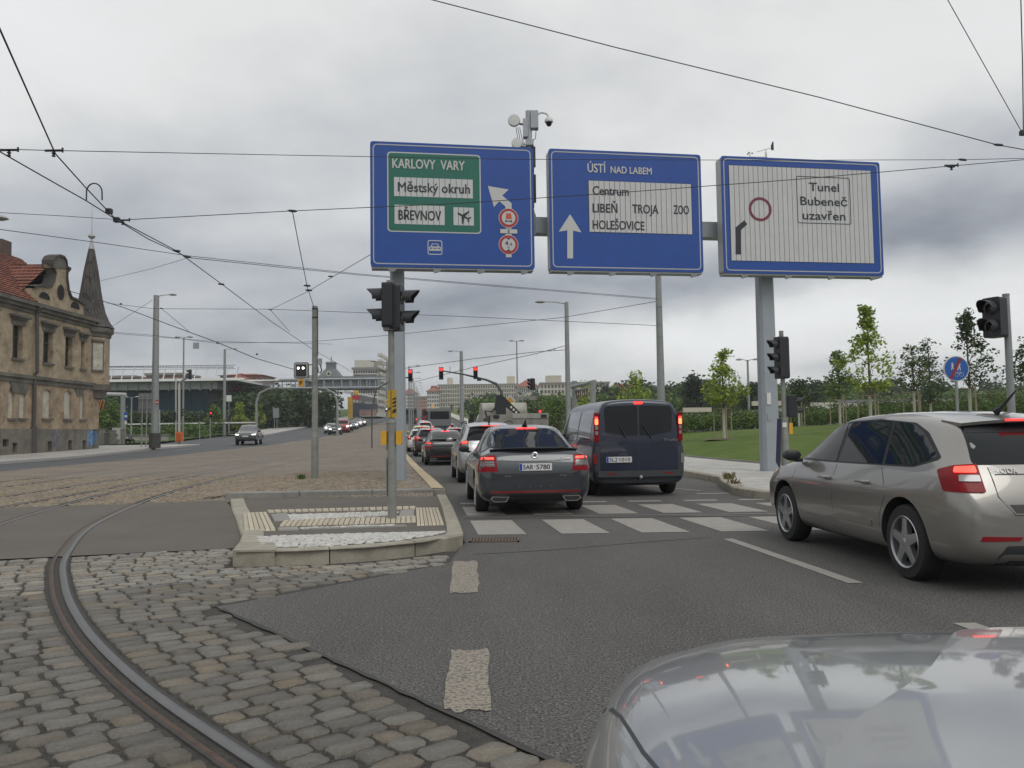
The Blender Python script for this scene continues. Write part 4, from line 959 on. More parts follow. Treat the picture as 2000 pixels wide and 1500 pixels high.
for (cx_, cz_, k) in ((-.105, .06, .75), (.06, .075, 1.0)):
    z_ = hz + cz_
    plate(rs, circ(cx_, z_ + .10 * k, .022, 10), pp, 'pictogram_head', y=-.010, t=.003)
    plate(rs, [(cx_ - .045 * k, z_ - .12 * k), (cx_ - .02 * k, z_ - .12 * k), (cx_, z_ - .04 * k), (cx_ + .03 * k, z_ - .12 * k), (cx_ + .05 * k, z_ - .12 * k), (cx_ + .025 * k, z_ + .0 * k), (cx_ + .05 * k, z_ + .03 * k), (cx_ + .02 * k, z_ + .075 * k), (cx_ - .02 * k, z_ + .075 * k), (cx_ - .045 * k, z_ + .02 * k), (cx_ - .02 * k, z_ + .01 * k)], pp, 'pictogram_walker', y=-.010, t=.003)
bb = MB()
for cx_ in (-.0, .12):
    bb.lathe([(.048, 0), (.055, -.002), (.048, -.004)], axis='y', n=18, c=(cx_ + .0, -.009, hz - .15))
bb.tube([(0, -.01, hz - .15), (.03, -.01, hz - .09), (.09, -.01, hz - .09), (.12, -.01, hz - .15)], .005, 4).tube([(.03, -.01, hz - .09), (.06, -.01, hz - .15), (.09, -.01, hz - .09), (.085, -.01, hz - .07)], .005, 4)
bb.build('bicycle_pictogram', pp, rs)
MB().box((-.04, -.03, -.25 + .2), (.04, .0, .15)).build('sticker', white_m, rs)

# -- tram pole with the lunar signal
q = G(615, 935, .12); tp = thing('tram_pole', 'short grey steel pole in the setts holding the overhead span wire', 'pole', (q.x, q.y, q.z))
H_ = P(615, 598, q.y).z - q.z
MB().tube([(0, 0, 0), (0, 0, 1.15)], [.10, .098], 16).tube([(0, 0, 1.15), (0, 0, 1.2), (0, 0, H_)], [.1, .085, .078], 16).build('pole', mat('old_pole'), tp, smooth=True)
MB().tube([(0, 0, H_ - .35), (0, 0, H_ - .3)], .085, 12).tube([(0, 0, H_ - .1), (0, 0, H_ - .06)], .087, 12).box((.055, -.03, H_ - 1.4), (.085, .03, H_ - .06)).build('collar', dark_pl, tp)
MB().box((.10, -.06, 3.15), (.19, .06, 3.33)).build('junction_box', galv, tp)
MB().tube([(.15, 0, 3.15), (.19, 0, 3.0), (.15, 0, 2.93), (.09, 0, 2.96), (.08, 0, 3.1)], .018, 6).build('cable_loop', black_pl, tp)
tq = P(590, 722, q.y); ts = thing('tram_signal', 'black tram signal with two white lights, pale frame, orange P plate below', 'tram signal', (tq.x, q.y - .06, tq.z))
MB().prism(rect(-.215, -.25, .20, .20, .06), lambda a, c, t: (a, t, c), .03).build('backboard', mat('board_edge', (.02, .022, .025), .5), ts)
frame(ts, -.195, -.23, .18, .18, .05, mat('board_pale', (.36, .37, .36), .5), r=.04, y=-.008)
MB().prism(rect(-.14, -.17, .13, .14, .01), lambda a, c, t: (a, -.06 + t, c), .06).build('lamp_housing', visor_in, ts)
for xx, e_ in ((-.075, 1), (.06, 1)): MB().lathe([(.0, -.012), (.028, -.01), (.033, 0)], axis='y', n=14, c=(xx, -.062, .035)).build('white_light', lit_white, ts, smooth=True)
MB().tube([(.2, .02, .13), (.30, .02, .13)], .015, 6).tube([(.2, .02, -.18), (.30, .02, -.18)], .015, 6).build('bracket', black_pl, ts)
MB().prism(rect(-.10, -.49, .08, -.25, .02), lambda a, c, t: (a, .0 + t, c), .015).build('plate_edge', mat('sign_rim'), ts); plate(ts, rect(-.085, -.475, .065, -.262, .015), mat('ochre_plate', (.55, .27, .03), .5), 'orange_plate', y=-.006, t=.006)
text('P', -.06, -.43, .16, sign_black, ts, y=-.010, bold=.004)

# ================================================================== LAMPS
def luminaire(parent, p, dx, L_=.62):
    b = MB().lathe([(0, -.05), (.16, -.045), (.26, 0), (.22, .06), (.10, .11), (0, .12)], n=16); b.v = [(p[0] + dx * L_ * .3 + v[0] * L_ / .5, p[1] + v[1], p[2] + v[2]) for v in b.v]
    return b.build('luminaire', mat('lamp_head', (.30, .31, .30), .45, .2), parent, smooth=True)
def street_lamp(label, base, H_, arm_, r0=.11, heads=(1,), skirt=False, group='street lamps along the avenue', drop=0.0):
    t = thing('street_lamp', label, 'street lamp', tuple(base), group=group)
    MB().tube([(0, 0, 0), (0, 0, H_ * .5), (0, 0, H_)], [r0, r0 * .85, r0 * .68], 12).build('pole', mat('pale_pole'), t, smooth=True)
    if skirt: MB().tube([(0, 0, 0), (0, 0, 1.15)], r0 * 1.45, 14).build('base_sleeve', mat('dark_sleeve', (.045, .045, .045), .7), t)
    for d in heads:
        MB().tube([(0, 0, H_ - .12), (d * arm_ * .5, 0, H_ + .02 - drop), (d * arm_, 0, H_ + .03 - drop)], [.035, .03, .028], 6).build('arm', mat('pale_pole'), t, smooth=True)
        luminaire(t, (d * arm_, 0, H_ + .02 - drop), d)
    return t
def lamp_at(label, bx, by, topy, off, arm_, heads=(1,), r0=.11, skirt=False, Y=None, drop=0, gz=None):
    if Y: q = Vector((P(bx, by, Y).x, Y, gz if gz is not None else prof(Y) + off))
    else: q = G(bx, by, off)
    return street_lamp(label, q, P(bx, topy, q.y).z - q.z, arm_, r0, heads, skirt, drop=drop)
lamp_at('thick grey street lamp with black base sleeve and one head, beside the old house', 302, 875, 577, .15, 1.1, (1,), .30, True)
lamp_at('slender twin-head street lamp behind the thick lamp near the grass', 357, 866, 659, .3, .42, (-1, 1), .10, Y=80)
lamp_at('grey street lamp with one head behind the dark pickup truck', 438, 846, 682, .1, 1.2, (1,), .22, Y=110)
lamp_at('tall lamp with left-facing head seen above the dark blue van', 1110, 800, 590, 0, 1.35, (-1,), .17, Y=48)
lamp_at('grey lamp with left-facing head between the hanging red signals', 902, 800, 686, .1, 1.0, (-1,), .26, Y=90)
lamp_at('thin white mast with twin saucer lamps and a small camera', 1011, 800, 666, .1, .40, (-1, 1), .10, Y=94, drop=0)
lamp_at('twin-head lamp standing behind the lawn and parapet', 1463, 800, 703, .1, .55, (-1, 1), .12, Y=72)
lamp_at('lamp with left-facing head beside the near gantry post', 757, 862, 706, .1, 1.15, (-1,), .16, Y=80)
lamp_at('small twin lamp standing in front of the dark glass hall', 256, 858, 776, .3, .5, (-1, 1), .1, Y=92)
t = thing('tension_pole', 'tall bare grey pole rising behind the middle sign and the van', 'pole', (P(1292, 800, 38).x, 38, .1))
MB().tube([(0, 0, 0), (0, 0, P(1290, 470, 38).z)], [.20, .12], 14).build('pole', mat('pale_pole'), t, smooth=True)
MB().tube([(0, 0, 6.9), (0, 0, 6.98)], .15, 12).tube([(0, 0, 5.5), (0, 0, 5.56)], .16, 12).build('collar', galv_dark, t)
# off-frame lamp at upper left: only its head shows
lq = P(-30, 430, 28); street_lamp('saucer lamp head poking in at the left picture edge above the old house', (lq.x - .8, 28, .1), P(8, 428, 28).z - .1, 1.1, .12, (1,))
for i, (Y, pxx) in enumerate([(112, 799), (132, 803), (152, 807), (175, 810), (200, 813), (228, 816), (260, 818), (300, 820)]):
    q = Vector((P(pxx, 760, Y).x, Y, prof(Y)))
    zz_ = P(pxx, [715, 728, 739, 748, 754, 759, 764, 768][i], Y).z
    street_lamp(['nearest', 'second', 'third', 'fourth', 'fifth', 'sixth', 'seventh', 'farthest'][i] + ' lamp of the distant row marching up the avenue', q, zz_ - q.z, 1.0, .12, (1,), group='distant row of lamps up the avenue')

# ================================================================== MAST-ARM SIGNALS
YM = 57
base = G(982, 868, .12) if False else Vector((P(981, 800, YM).x, YM, prof(YM) + .1))
ma = thing('signal_mast', 'dark curved mast arm reaching left over the queue of cars', 'signal mast', tuple(base))
pts = [P(*p, YM) - base for p in ((981, 835), (981, 790), (979, 765), (970, 750), (950, 742), (905, 731), (862, 724))]
MB().tube([(0, 0, 0)] + [tuple(p) for p in pts[1:]], [.13, .12, .11, .10, .08, .06, .045], 10).build('arm', mat('dark_mast', (.07, .075, .08), .5), ma, smooth=True)
MB().tube([P(879, 727, YM) - base, P(879, 716, YM) - base], .02, 6).build('antenna', black_pl, ma)
MB().box(tuple(P(932, 744, YM) - base - Vector((0, .1, 0))), tuple(P(940, 738, YM) - base + Vector((0, .15, 0)))).build('detector', black_pl, ma)
dm = P(996, 782, YM - 1) - base
MB().prism([(dm.x - .42, dm.z), (dm.x, dm.z - .42), (dm.x + .42, dm.z), (dm.x, dm.z + .42)], lambda a, c, t: (a, -.25 + t, c), .02).build('priority_sign', mat('sign_rim'), ma)
MB().prism([(dm.x - .28, dm.z), (dm.x, dm.z - .28), (dm.x + .28, dm.z), (dm.x, dm.z + .28)], lambda a, c, t: (a, -.262 + t, c), .012).build('priority_sign_face', mat('sign_amber', (.5, .24, .03), .5), ma)
for k_, (px_, py_, lb) in enumerate([(802, 745, 'red signal head hanging nearest to the grey gantry post'), (862, 741, 'red signal head at the tip of the curved mast arm'), (929, 740, 'red signal head midway along the curved mast arm')]):
    p = P(px_, py_, YM); hd = thing('hanging_signal', lb, 'traffic light', (p.x, YM - .1, p.z), group='red signals above the queue')
    head(hd, (0, 0, -.02), R(3), n=3, r=.115, lit={2: lit_red}, house=(.30, .2), pitch=.265)
    if k_ == 0: MB().tube([(0, .1, .3), (-1.1, .1, .18), (-2.4, .1, -.5), (-2.7, .1, -2), (-2.7, .1, -5.0)], .05, 8).build('arm', mat('dark_mast'), hd, smooth=True)
p = P(1040, 762, 50); th = thing('hanging_signal', 'unlit black signal on a thin slanted arm near the white mast', 'traffic light', (p.x, 50, p.z)); head(th, (0, 0, 0), R(-60), n=3, r=.1, house=(.26, .2), pitch=.22)
MB().tube([(-.1, 0, .2), (-.6, 0, -.35), (-.65, 0, -1.8)], .04, 8).build('arm', mat('pale_pole'), th)
for i, (px_, lb) in enumerate(((1022, 'small red pedestrian light behind the lorry bed, toward the white mast'), (1055, 'small red pedestrian light behind the lorry bed, toward the van'))):
    p = P(px_, 814, 60); th = thing('pedestrian_light', lb, 'traffic light', (p.x, 60, p.z), group='pedestrian lights beyond the lorry'); head(th, (0, 0, 0), 0, n=2, r=.1, lit={1: lit_red}, house=(.26, .2), pitch=.24)
    MB().tube([(0, .12, .1), (0, .12, prof(60) - p.z)], .04, 8).build('pole', mat('pale_pole'), th)
# median signal cluster left of the gantry post
p = Vector((P(757, 860, 66).x, 66, prof(66) + .1)); mc = thing('median_signal', 'priority diamond over a small tram light on a median pole', 'signal post', tuple(p))
MB().tube([(0, 0, 0), (0, 0, 4.3)], .05, 8).build('pole', mat('pale_pole'), mc)
dz = P(757, 785, 66).z - p.z; MB().prism([(-.25, dz), (0, dz - .25), (.25, dz), (0, dz + .25)], lambda a, c, t: (a, -.1 + t, c), .02).build('diamond_sign', mat('sign_rim'), mc); MB().prism([(-.16, dz), (0, dz - .16), (.16, dz), (0, dz + .16)], lambda a, c, t: (a, -.11 + t, c), .01).build('diamond_face', mat('sign_amber'), mc)
dz = P(757, 800, 66).z - p.z; MB().prism(rect(-.2, dz - .22, .2, dz + .2, .04), lambda a, c, t: (a, -.12 + t, c), .06).build('tram_light_frame', mat('board_pale'), mc); MB().prism(rect(-.14, dz - .16, .14, dz + .14), lambda a, c, t: (a, -.16 + t, c), .04).build('tram_light_box', visor_in, mc)
for xx in (-.06, .06): MB().lathe([(0, -.01), (.03, 0)], axis='y', n=8, c=(xx, -.165, dz + .04)).build('white_light', lit_white, mc)
head(mc, (.28, 0, P(760, 822, 66).z - p.z), R(30), n=3, r=.09, lit={2: lit_red}, house=(.26, .2), pitch=.24)

# ================================================================== OVERHEAD WIRES
wire_m = mat('wire_black', (.02, .022, .025), .6)
def wire(label, pts, r=.009, fit=(), name='overhead_wire', sag=.0, group='overhead wires above the junction'):
    W = [P(*p) for p in pts]; L2 = []
    for i in range(len(W) - 1):
        n = 6 if sag else 1
        for k in range(n): t_ = k / n; q_ = W[i].lerp(W[i + 1], t_); q_.z -= sag * 4 * t_ * (1 - t_); L2.append(q_)
    L2.append(W[-1]); o0 = L2[0]; o = thing(name, label, 'wire', tuple(o0), group=group)
    MB().tube([p - o0 for p in L2], r, 5).build('strand', wire_m, o)
    for (px_, py_, Y, k) in fit:
        c = P(px_, py_, Y) - o0; b = MB()
        if k == 'hanger': b.tube([c + Vector((-.13, 0, 0)), c + Vector((.13, 0, .0))], .018, 6).lathe([(.0, -.10), (.03, -.09), (.012, -.05), (.035, -.045), (.012, -.02), (.04, 0)], n=8, c=tuple(c)).tube([c + Vector((.13, 0, -.03)), c + Vector((.13, 0, .04))], .015, 5)
        elif k == 'ins': b.tube([c + Vector((-.09, 0, .01)), c + Vector((-.04, 0, .004)), c + Vector((.05, 0, -.004)), c + Vector((.09, 0, -.01))], [.012, .026, .026, .012], 8)
        else: b.box(tuple(c + Vector((-.05, -.05, -.04))), tuple(c + Vector((.05, .05, .05))))
        b.build('fitting', wire_m, o)
    return o
wire('heavy black wire crossing the top of the sky to the right edge', [(830, -4, 14), (1200, 92, 14.4), (1600, 190, 15), (1948, 283, 15.5), (2010, 294, 15.7)], .0095, [(1950, 283, 15.5, 'ins')])
wire('steep wire coming down the top right corner', [(1840, -20, 14), (1998, 262, 16)], .0075, [(1998, 260, 16, 'box')])
wire('thin cross wire running level in front of the sign tops', [(-10, 291, 12), (105, 294, 12), (560, 303, 15), (1000, 311, 16), (1500, 313, 16.5), (1880, 312, 17), (2010, 309, 17.2)], .0065, [(18, 293, 12, 'hanger'), (105, 294, 12, 'hanger'), (1880, 312, 17, 'ins')])
wire('upper trolley wire plunging from the top left corner', [(-6, 44, 8.3), (50, 170, 10), (108, 300, 12), (168, 367, 14), (225, 427, 15.8), (345, 490, 18.4), (440, 560, 23), (530, 628, 30), (612, 683, 40), (715, 742, 60)], .011, [(228, 430, 15.8, 'box'), (213, 413, 15.3, 'box'), (345, 490, 18.4, 'ins'), (432, 555, 22.6, 'ins')])
wire('lower trolley wire joining the upper one above the spire', [(-6, 293, 11.9), (85, 345, 13.2), (170, 393, 14.7), (232, 432, 16), (290, 467, 17.6), (366, 502, 20)], .011, [(240, 430, 16.1, 'hanger'), (366, 502, 20, 'ins')])
wire('looped jumper cable bridging the two trolley wires', [(184 - 15.5 * math.cos(q * math.pi / 12), 377 - 19 * math.sin(q * math.pi / 12) + (14 if q in (0, 12) else 0), 14.5) for q in range(13)], .013)
wire('cross wire from the trolley junction over the sign faces', [(232, 430, 15.9), (400, 421, 15.9), (571, 412, 15.8), (900, 397, 15.8), (1200, 377, 15.8), (1560, 350, 15.9), (1850, 325, 16), (2010, 311, 16.2)], .008, [(571, 412, 15.8, 'ins'), (1856, 325, 16, 'ins'), (1858, 323, 16, 'hanger')])
wire('steep stay wire down to the short tram pole', [(571, 412, 15.8), (584, 480, 17.8), (600, 560, 21), (613, 600, 22.88)], .009, [(600, 558, 21, 'ins'), (603, 567, 21.3, 'ins')])
wire('thin wire from the left edge to the trolley junction', [(-8, 415, 15.5), (110, 421, 15.8), (232, 429, 16)], .006)
wire('long thin wire sloping down behind the signs to the tall bare pole', [(-8, 447, 20), (200, 475, 24), (370, 500, 27), (700, 535, 31), (1000, 560, 34), (1286, 583, 38)], .010)
wire('second long thin wire just below, ending at the tall bare pole', [(366, 503, 20), (560, 523, 24), (700, 537, 28), (1000, 562, 33), (1286, 585, 38)], .009)
wire('trolley wire from the old house corner down to the tram signal', [(128, 566, 50), (240, 600, 48), (330, 634, 46), (420, 667, 46), (500, 700, 50), (590, 726, 58)], .022, [(236, 594, 48, 'box'), (425, 670, 46, 'box'), (502, 692, 50, 'box')])
wire('nearly level thin wire crossing the middle of the sky', [(210, 592, 44), (300, 603, 44), (530, 604, 42), (900, 618, 40), (1286, 636, 38)], .012, [(315, 602, 44, 'ins'), (528, 605, 42, 'ins')])
wire('thin wire from the house eaves past the thick lamp', [(200, 647, 60), (300, 655, 60), (420, 670, 60), (600, 668, 55), (757, 655, 50), (1100, 620, 44), (1286, 588, 38)], .014)
wire('short wire climbing from the eaves to the thick lamp', [(215, 640, 64), (298, 586, 64)], .014)
wire('short wire from the thick lamp falling to the trolley wire', [(316, 603, 50), (372, 650, 48)], .014)
wire('thin wire rising to the left sign edge', [(190, 550, 40), (300, 524, 34), (366, 504, 28)], .009)
wire('slanted wire between the level wire and the left sign', [(528, 605, 42), (600, 570, 30), (724, 497, 24)], .010, [(646, 540, 27, 'ins')])
wire('short drop wire left of the tram pole', [(528, 605, 42), (566, 648, 42)], .012)
wire('upper wire from the van lamp running left over the red signals', [(1108, 683, 48), (1050, 687, 50), (930, 700, 55), (800, 718, 62), (720, 728, 70)], .018, [(1075, 685, 49, 'ins')])
wire('lower wire from the van lamp crossing the mast arm', [(1108, 674, 48), (1050, 690, 50), (930, 716, 56), (800, 748, 66)], .018, [(1082, 682, 49, 'ins')])
wire('long thin wire from the old house towards the hall roof', [(208, 650, 66), (420, 667, 70), (650, 672, 76)], .016)
wire('dark vertical pole running along the top right picture edge', [(1993, -30, 15.6), (1997, 120, 15.8), (1999, 262, 16)], .011)  # a pole, built with the wire function as one thin strand
pl_ = P(383, 674, 66); sq = thing('hanging_plate', 'small square plate hanging from the wires left of the second lamp', 'plate', tuple(pl_)); MB().box((-.24, -.01, -.3), (.24, .01, .2)).tube([(-.2, 0, .2), (-.2, 0, .3)], .01, 4).tube([(.2, 0, .2), (.2, 0, .3)], .01, 4).build('plate', galv, sq)
# ================================================================== VEHICLES
def shell(st, scale, arches, mats, lvl=2, creases=((4, .75), (5, .85), (6, .35)), arch_in=.26):
    """st: stations (y, w, zb, zsh, zbelt, wb, zt, wr, dr) rear to front; a closed smooth body"""
    sx, sy, sz = scale; V = []; n = 18
    for (y, w, zb, zsh, zbl, wb, zt, wr, dr) in st:
        half = [(0, zb), (w * .72, zb), (w * .955, zb + .05), (w, zb + (zsh - zb) * .45), (w, zsh), (wb, zbl), (wr, zt - dr), (wr * .84, zt - dr * .32), (wr * .45, zt - dr * .06), (0, zt)]
        ring = [(x, z) for x, z in half] + [(-x, z) for x, z in half[-2:0:-1]]
        V += [(x * sx, y * sy, z * sz) for x, z in ring]
    F = [(i * n + j, (i + 1) * n + j, (i + 1) * n + (j + 1) % n, i * n + (j + 1) % n) for i in range(len(st) - 1) for j in range(n)]
    F += [tuple(range(n)), tuple((len(st) - 1) * n + j for j in reversed(range(n)))]
    me = bpy.data.meshes.new('body'); me.from_pydata(V, [], F)
    for m in mats: me.materials.append(m)
    b = bmesh.new(); b.from_mesh(me); bmesh.ops.recalc_face_normals(b, faces=b.faces)
    # end caps: inset so the nose and tail stay flat
    cl = b.edges.layers.float.get('crease_edge') or b.edges.layers.float.new('crease_edge')
    cz = dict(creases)
    b.verts.ensure_lookup_table()
    for e in b.edges:
        i, j = e.verts[0].index % n, e.verts[1].index % n
        k = i if i <= 9 else 18 - i; l = j if j <= 9 else 18 - j
        if k == l and k in cz and e.verts[0].index // n != e.verts[1].index // n: e[cl] = cz[k]
    b.to_mesh(me); b.free()
    o = link('body', me)
    s_ = o.modifiers.new('s', 'SUBSURF'); s_.levels = lvl; s_.render_levels = lvl
    cut = []
    for (ay, az, ar) in arches:
        for sgn in (1, -1):
            W = max(q[1] for q in st) * sx; c = MB()
            x0, x1 = (W - arch_in) * sgn, (W + .3) * sgn
            c.tube([(x0, ay, az), (x1, ay, az)], ar, 36); co = c.build('cut', mats[0]); cut.append(co)
            bo = o.modifiers.new('b', 'BOOLEAN'); bo.operation = 'DIFFERENCE'; bo.object = co; bo.solver = 'EXACT'
    bpy.context.view_layer.update()
    me2 = bpy.data.meshes.new_from_object(o.evaluated_get(bpy.context.evaluated_depsgraph_get()))
    for c in cut: bpy.data.objects.remove(c)
    bpy.data.objects.remove(o); me2.name = 'body'
    W = max(q[1] for q in st) * sx
    me2.materials.clear(); [me2.materials.append(m) for m in mats]
    mi = np.zeros(len(me2.polygons), int)
    for p in me2.polygons:
        c = p.center
        for (ay, az, ar) in arches:
            r_ = math.hypot(c.y - ay, c.z - az)
            if abs(c.x) > W - arch_in - .01 and r_ < ar + .003 and (abs(p.normal.x) > .97 and abs(abs(c.x) - (W - arch_in)) < .02 or r_ > ar * .965 and abs(p.normal.x) < .3): mi[p.index] = 1
        if c.z < min(q[2] for q in st) * sz + .045 and p.normal.z < -.3: mi[p.index] = 1
    me2.polygons.foreach_set('material_index', mi.tolist())
    shade(me2, 40)
    bm_ = bmesh.new(); bm_.from_mesh(me2); bvh = BVHTree.FromBMesh(bm_); bm_.free()
    return me2, bvh

MODES = {'rear': (Vector((1, 0, 0)), Vector((0, 1, 0))), 'left': (Vector((0, -1, 0)), Vector((1, 0, 0))), 'front': (Vector((-1, 0, 0)), Vector((0, -1, 0)))}
def patch(bvh, pts, mode, name, m, parent, off=.003, res=.07, skirt=.012, corner=0, both=True, flipy=True, seg=3):
    """sheet of material that follows the body: pts are (x or y, z); 'left' takes (y, z); a number is a view angle between rear (0) and left (90)"""
    if isinstance(mode, (int, float)): a = R(mode); A, D = Vector((math.cos(a), -math.sin(a), 0)), Vector((math.sin(a), math.cos(a), 0)); Z = Vector((0, 0, 1))
    elif mode == 'top': A, D, Z = Vector((1, 0, 0)), Vector((0, 0, -1)), Vector((0, 1, 0))
    else: A, D = MODES[mode]; Z = Vector((0, 0, 1))
    P2 = [(-p[0], p[1]) for p in pts] if mode == 'left' else ([(-p[0], p[1]) for p in pts] if mode == 'front' else list(pts))
    if corner: P2 = round_poly(P2, corner, seg)
    out2 = []
    for i in range(len(P2)):
        a, c = Vector(P2[i]), Vector(P2[(i + 1) % len(P2)]); k = max(1, int((c - a).length / res))
        for j in range(k): out2.append(a.lerp(c, j / k))
    n = len(out2); ed = [(i, (i + 1) % n) for i in range(n)]
    x0, x1 = min(p.x for p in out2), max(p.x for p in out2); y0, y1 = min(p.y for p in out2), max(p.y for p in out2)
    poly = [(p.x, p.y) for p in out2]; extra = []
    gx = x0 + res * .6
    while gx < x1:
        gy = y0 + res * .6
        while gy < y1:
            if inside((gx, gy), poly):
                if min((Vector((gx, gy)) - q).length for q in out2) > res * .45: extra.append(Vector((gx, gy)))
            gy += res
        gx += res
    vs, es, fs, *_ = delaunay_2d_cdt(out2 + extra, ed, [], 1, 1e-5)
    V = []; N_ = []; last = None
    for v in vs:
        o = A * v.x + Z * v.y - D * 12
        h, nrm, idx, dist = bvh.ray_cast(o, D, 24)
        if h is None:
            h, nrm, idx, dist = bvh.find_nearest(A * v.x + Z * v.y + (D * (last - 12) if last else D * 0))
        else: last = dist
        if nrm.dot(D) > 0: nrm = -nrm
        V.append(h + nrm * off); N_.append(nrm)
    obs = []
    nb = len(vs)
    cnt = {}
    for f in fs:
        for i in range(len(f)): e = tuple(sorted((f[i], f[(i + 1) % len(f)]))); cnt[e] = cnt.get(e, 0) + 1
    bd = [e for e, c in cnt.items() if c == 1]
    for sgn in ((1, -1) if both else (1,)):
        F = [tuple(f) for f in fs]; VV = [Vector((p.x * sgn, p.y, p.z)) for p in V]
        mp = {}
        for e in bd:
            for i in e:
                if i not in mp: mp[i] = len(VV); d = N_[i]; VV.append(Vector((VV[i].x - d.x * skirt * sgn, VV[i].y - d.y * skirt, VV[i].z - d.z * skirt)))
            F.append((e[0], e[1], mp[e[1]], mp[e[0]]))
        me = bpy.data.meshes.new(name); me.from_pydata(VV, [], F); me.materials.append(m)
        bm_ = bmesh.new(); bm_.from_mesh(me); bmesh.ops.recalc_face_normals(bm_, faces=bm_.faces)
        up = sum((f.normal.dot(Vector((N_[f.verts[0].index].x * sgn, *N_[f.verts[0].index][1:]))) for f in bm_.faces if f.verts[0].index < nb), 0)
        if up < 0: bmesh.ops.reverse_faces(bm_, faces=bm_.faces)
        bm_.to_mesh(me); bm_.free(); shade(me, 35); obs.append(link(name, me, parent))
    return obs
def line_patch(bvh, pts, mode, parent, w=.007, m=None, name='panel_gap', off=.0012, both=True):
    l, r_ = [], []
    for i, p in enumerate(pts):
        a, c = Vector(pts[max(0, i - 1)]), Vector(pts[min(len(pts) - 1, i + 1)]); d = (c - a).normalized(); nr = Vector((-d.y, d.x)) * w / 2
        l.append((p[0] + nr.x, p[1] + nr.y)); r_.append((p[0] - nr.x, p[1] - nr.y))
    return patch(bvh, l + r_[::-1], mode, name, m or dark_pl, parent, off=off, skirt=.006, res=.09, both=both)

def on_rear(bvh, x, z):
    h, nrm, i, d = bvh.ray_cast(Vector((x, -9, z)), Vector((0, 1, 0))); return h.y - .006, -math.atan2(nrm.z, -nrm.y)
def wheel(parent, x, y, r, w, kind='five', sgn=1, name='wheel'):
    """x: outer face position; sgn -1 for the left side"""
    b = MB().lathe([(r * .66, 0), (r * .70, .004), (r * .93, .004), (r * .985, .02), (r, .05), (r, w - .05), (r * .985, w - .02), (r * .93, w), (r * .66, w)], axis='x', n=36)
    b.v = [(v[0] * -sgn, v[1], v[2]) for v in b.v]; o = b.build(name, tyre_m, parent, smooth=True, loc=(x, y, r))
    rm = MB()
    prof_ = [(r * .70, .002), (r * .685, -.004), (r * .64, .006), (r * .62, .05), (r * .60, .12)]
    rm.lathe(prof_, axis='x', n=36)
    for k in range(5 if kind != 'steel' else 0):
        a = 2 * math.pi * k / 5 + .3
        for (r0, r1, w0, w1, h0, h1) in ((r * .10, r * .655, r * .17, r * .115, .004, .012),):
            c, s_ = math.cos(a), math.sin(a); v = []
            for h_ in (0, .045):
                for (rr_, ww) in ((r0, w0), ((r0 + r1) * .5, (w0 + w1) * .42), (r1, w1)):
                    hh = (h0 + (h1 - h0) * (rr_ - r0) / (r1 - r0)) + h_ + (.0 if h_ else 0)
                    v += [(hh, rr_ * c - ww * s_, rr_ * s_ + ww * c), (hh - (0 if h_ else .006), rr_ * c, rr_ * s_), (hh, rr_ * c + ww * s_, rr_ * s_ - ww * c)]
            f = [(0, 3, 4, 1), (1, 4, 5, 2), (3, 6, 7, 4), (4, 7, 8, 5), (0, 9, 12, 3), (3, 12, 15, 6), (2, 5, 14, 11), (5, 8, 17, 14)]
            rm.add(v, f)
    if kind == 'steel': rm.lathe([(0, .01), (r * .2, .012), (r * .3, .03), (r * .5, .02), (r * .64, .01)], axis='x', n=24)
    rm.lathe([(0, -.006), (r * .08, -.006), (r * .18, .012), (r * .2, .05)], axis='x', n=16)
    rm.v = [(v[0] * -sgn, v[1], v[2]) for v in rm.v]; rm.build('rim', rim_m if kind != 'steel' else mat('wheel_cover', (.30, .31, .32), .4, .5), o, smooth=30)
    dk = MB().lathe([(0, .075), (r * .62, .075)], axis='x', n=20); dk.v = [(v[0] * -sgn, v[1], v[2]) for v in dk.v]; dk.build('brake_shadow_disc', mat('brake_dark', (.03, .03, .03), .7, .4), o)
    return o
def wheels(root, W, ys, r, w=.2, kind='five', inset=.012):
    for y in ys:
        for s_ in (-1, 1): wheel(root, s_ * (W - inset), y, r, w, kind, s_)
def mirror_(root, x, y, z, m, s=1.0):
    for sg in (-1, 1):
        b = MB(); n = 12
        for i, (t_, k) in enumerate(((-.075, .55), (-.06, .95), (-.01, 1), (.05, .85), (.075, .4))):
            for j in range(n): a = 2 * math.pi * j / n; b.v.append((sg * (x + .10 * s * k * math.cos(a) + .07), y + t_ * s, z + .065 * s * k * math.sin(a) + (.01 * k)))
        b.f = [(i * n + j, i * n + (j + 1) % n, (i + 1) * n + (j + 1) % n, (i + 1) * n + j) for i in range(4) for j in range(n)] + [tuple(range(n)), tuple(4 * n + j for j in range(n))]; b.m = [0] * len(b.f)
        b.box((sg * (x - .06) if sg > 0 else sg * (x + .02), y - .02, z - .07), (sg * (x + .02) if sg > 0 else sg * (x - .06), y + .05, z - .03))
        o = b.build('mirror', m, root, smooth=True)
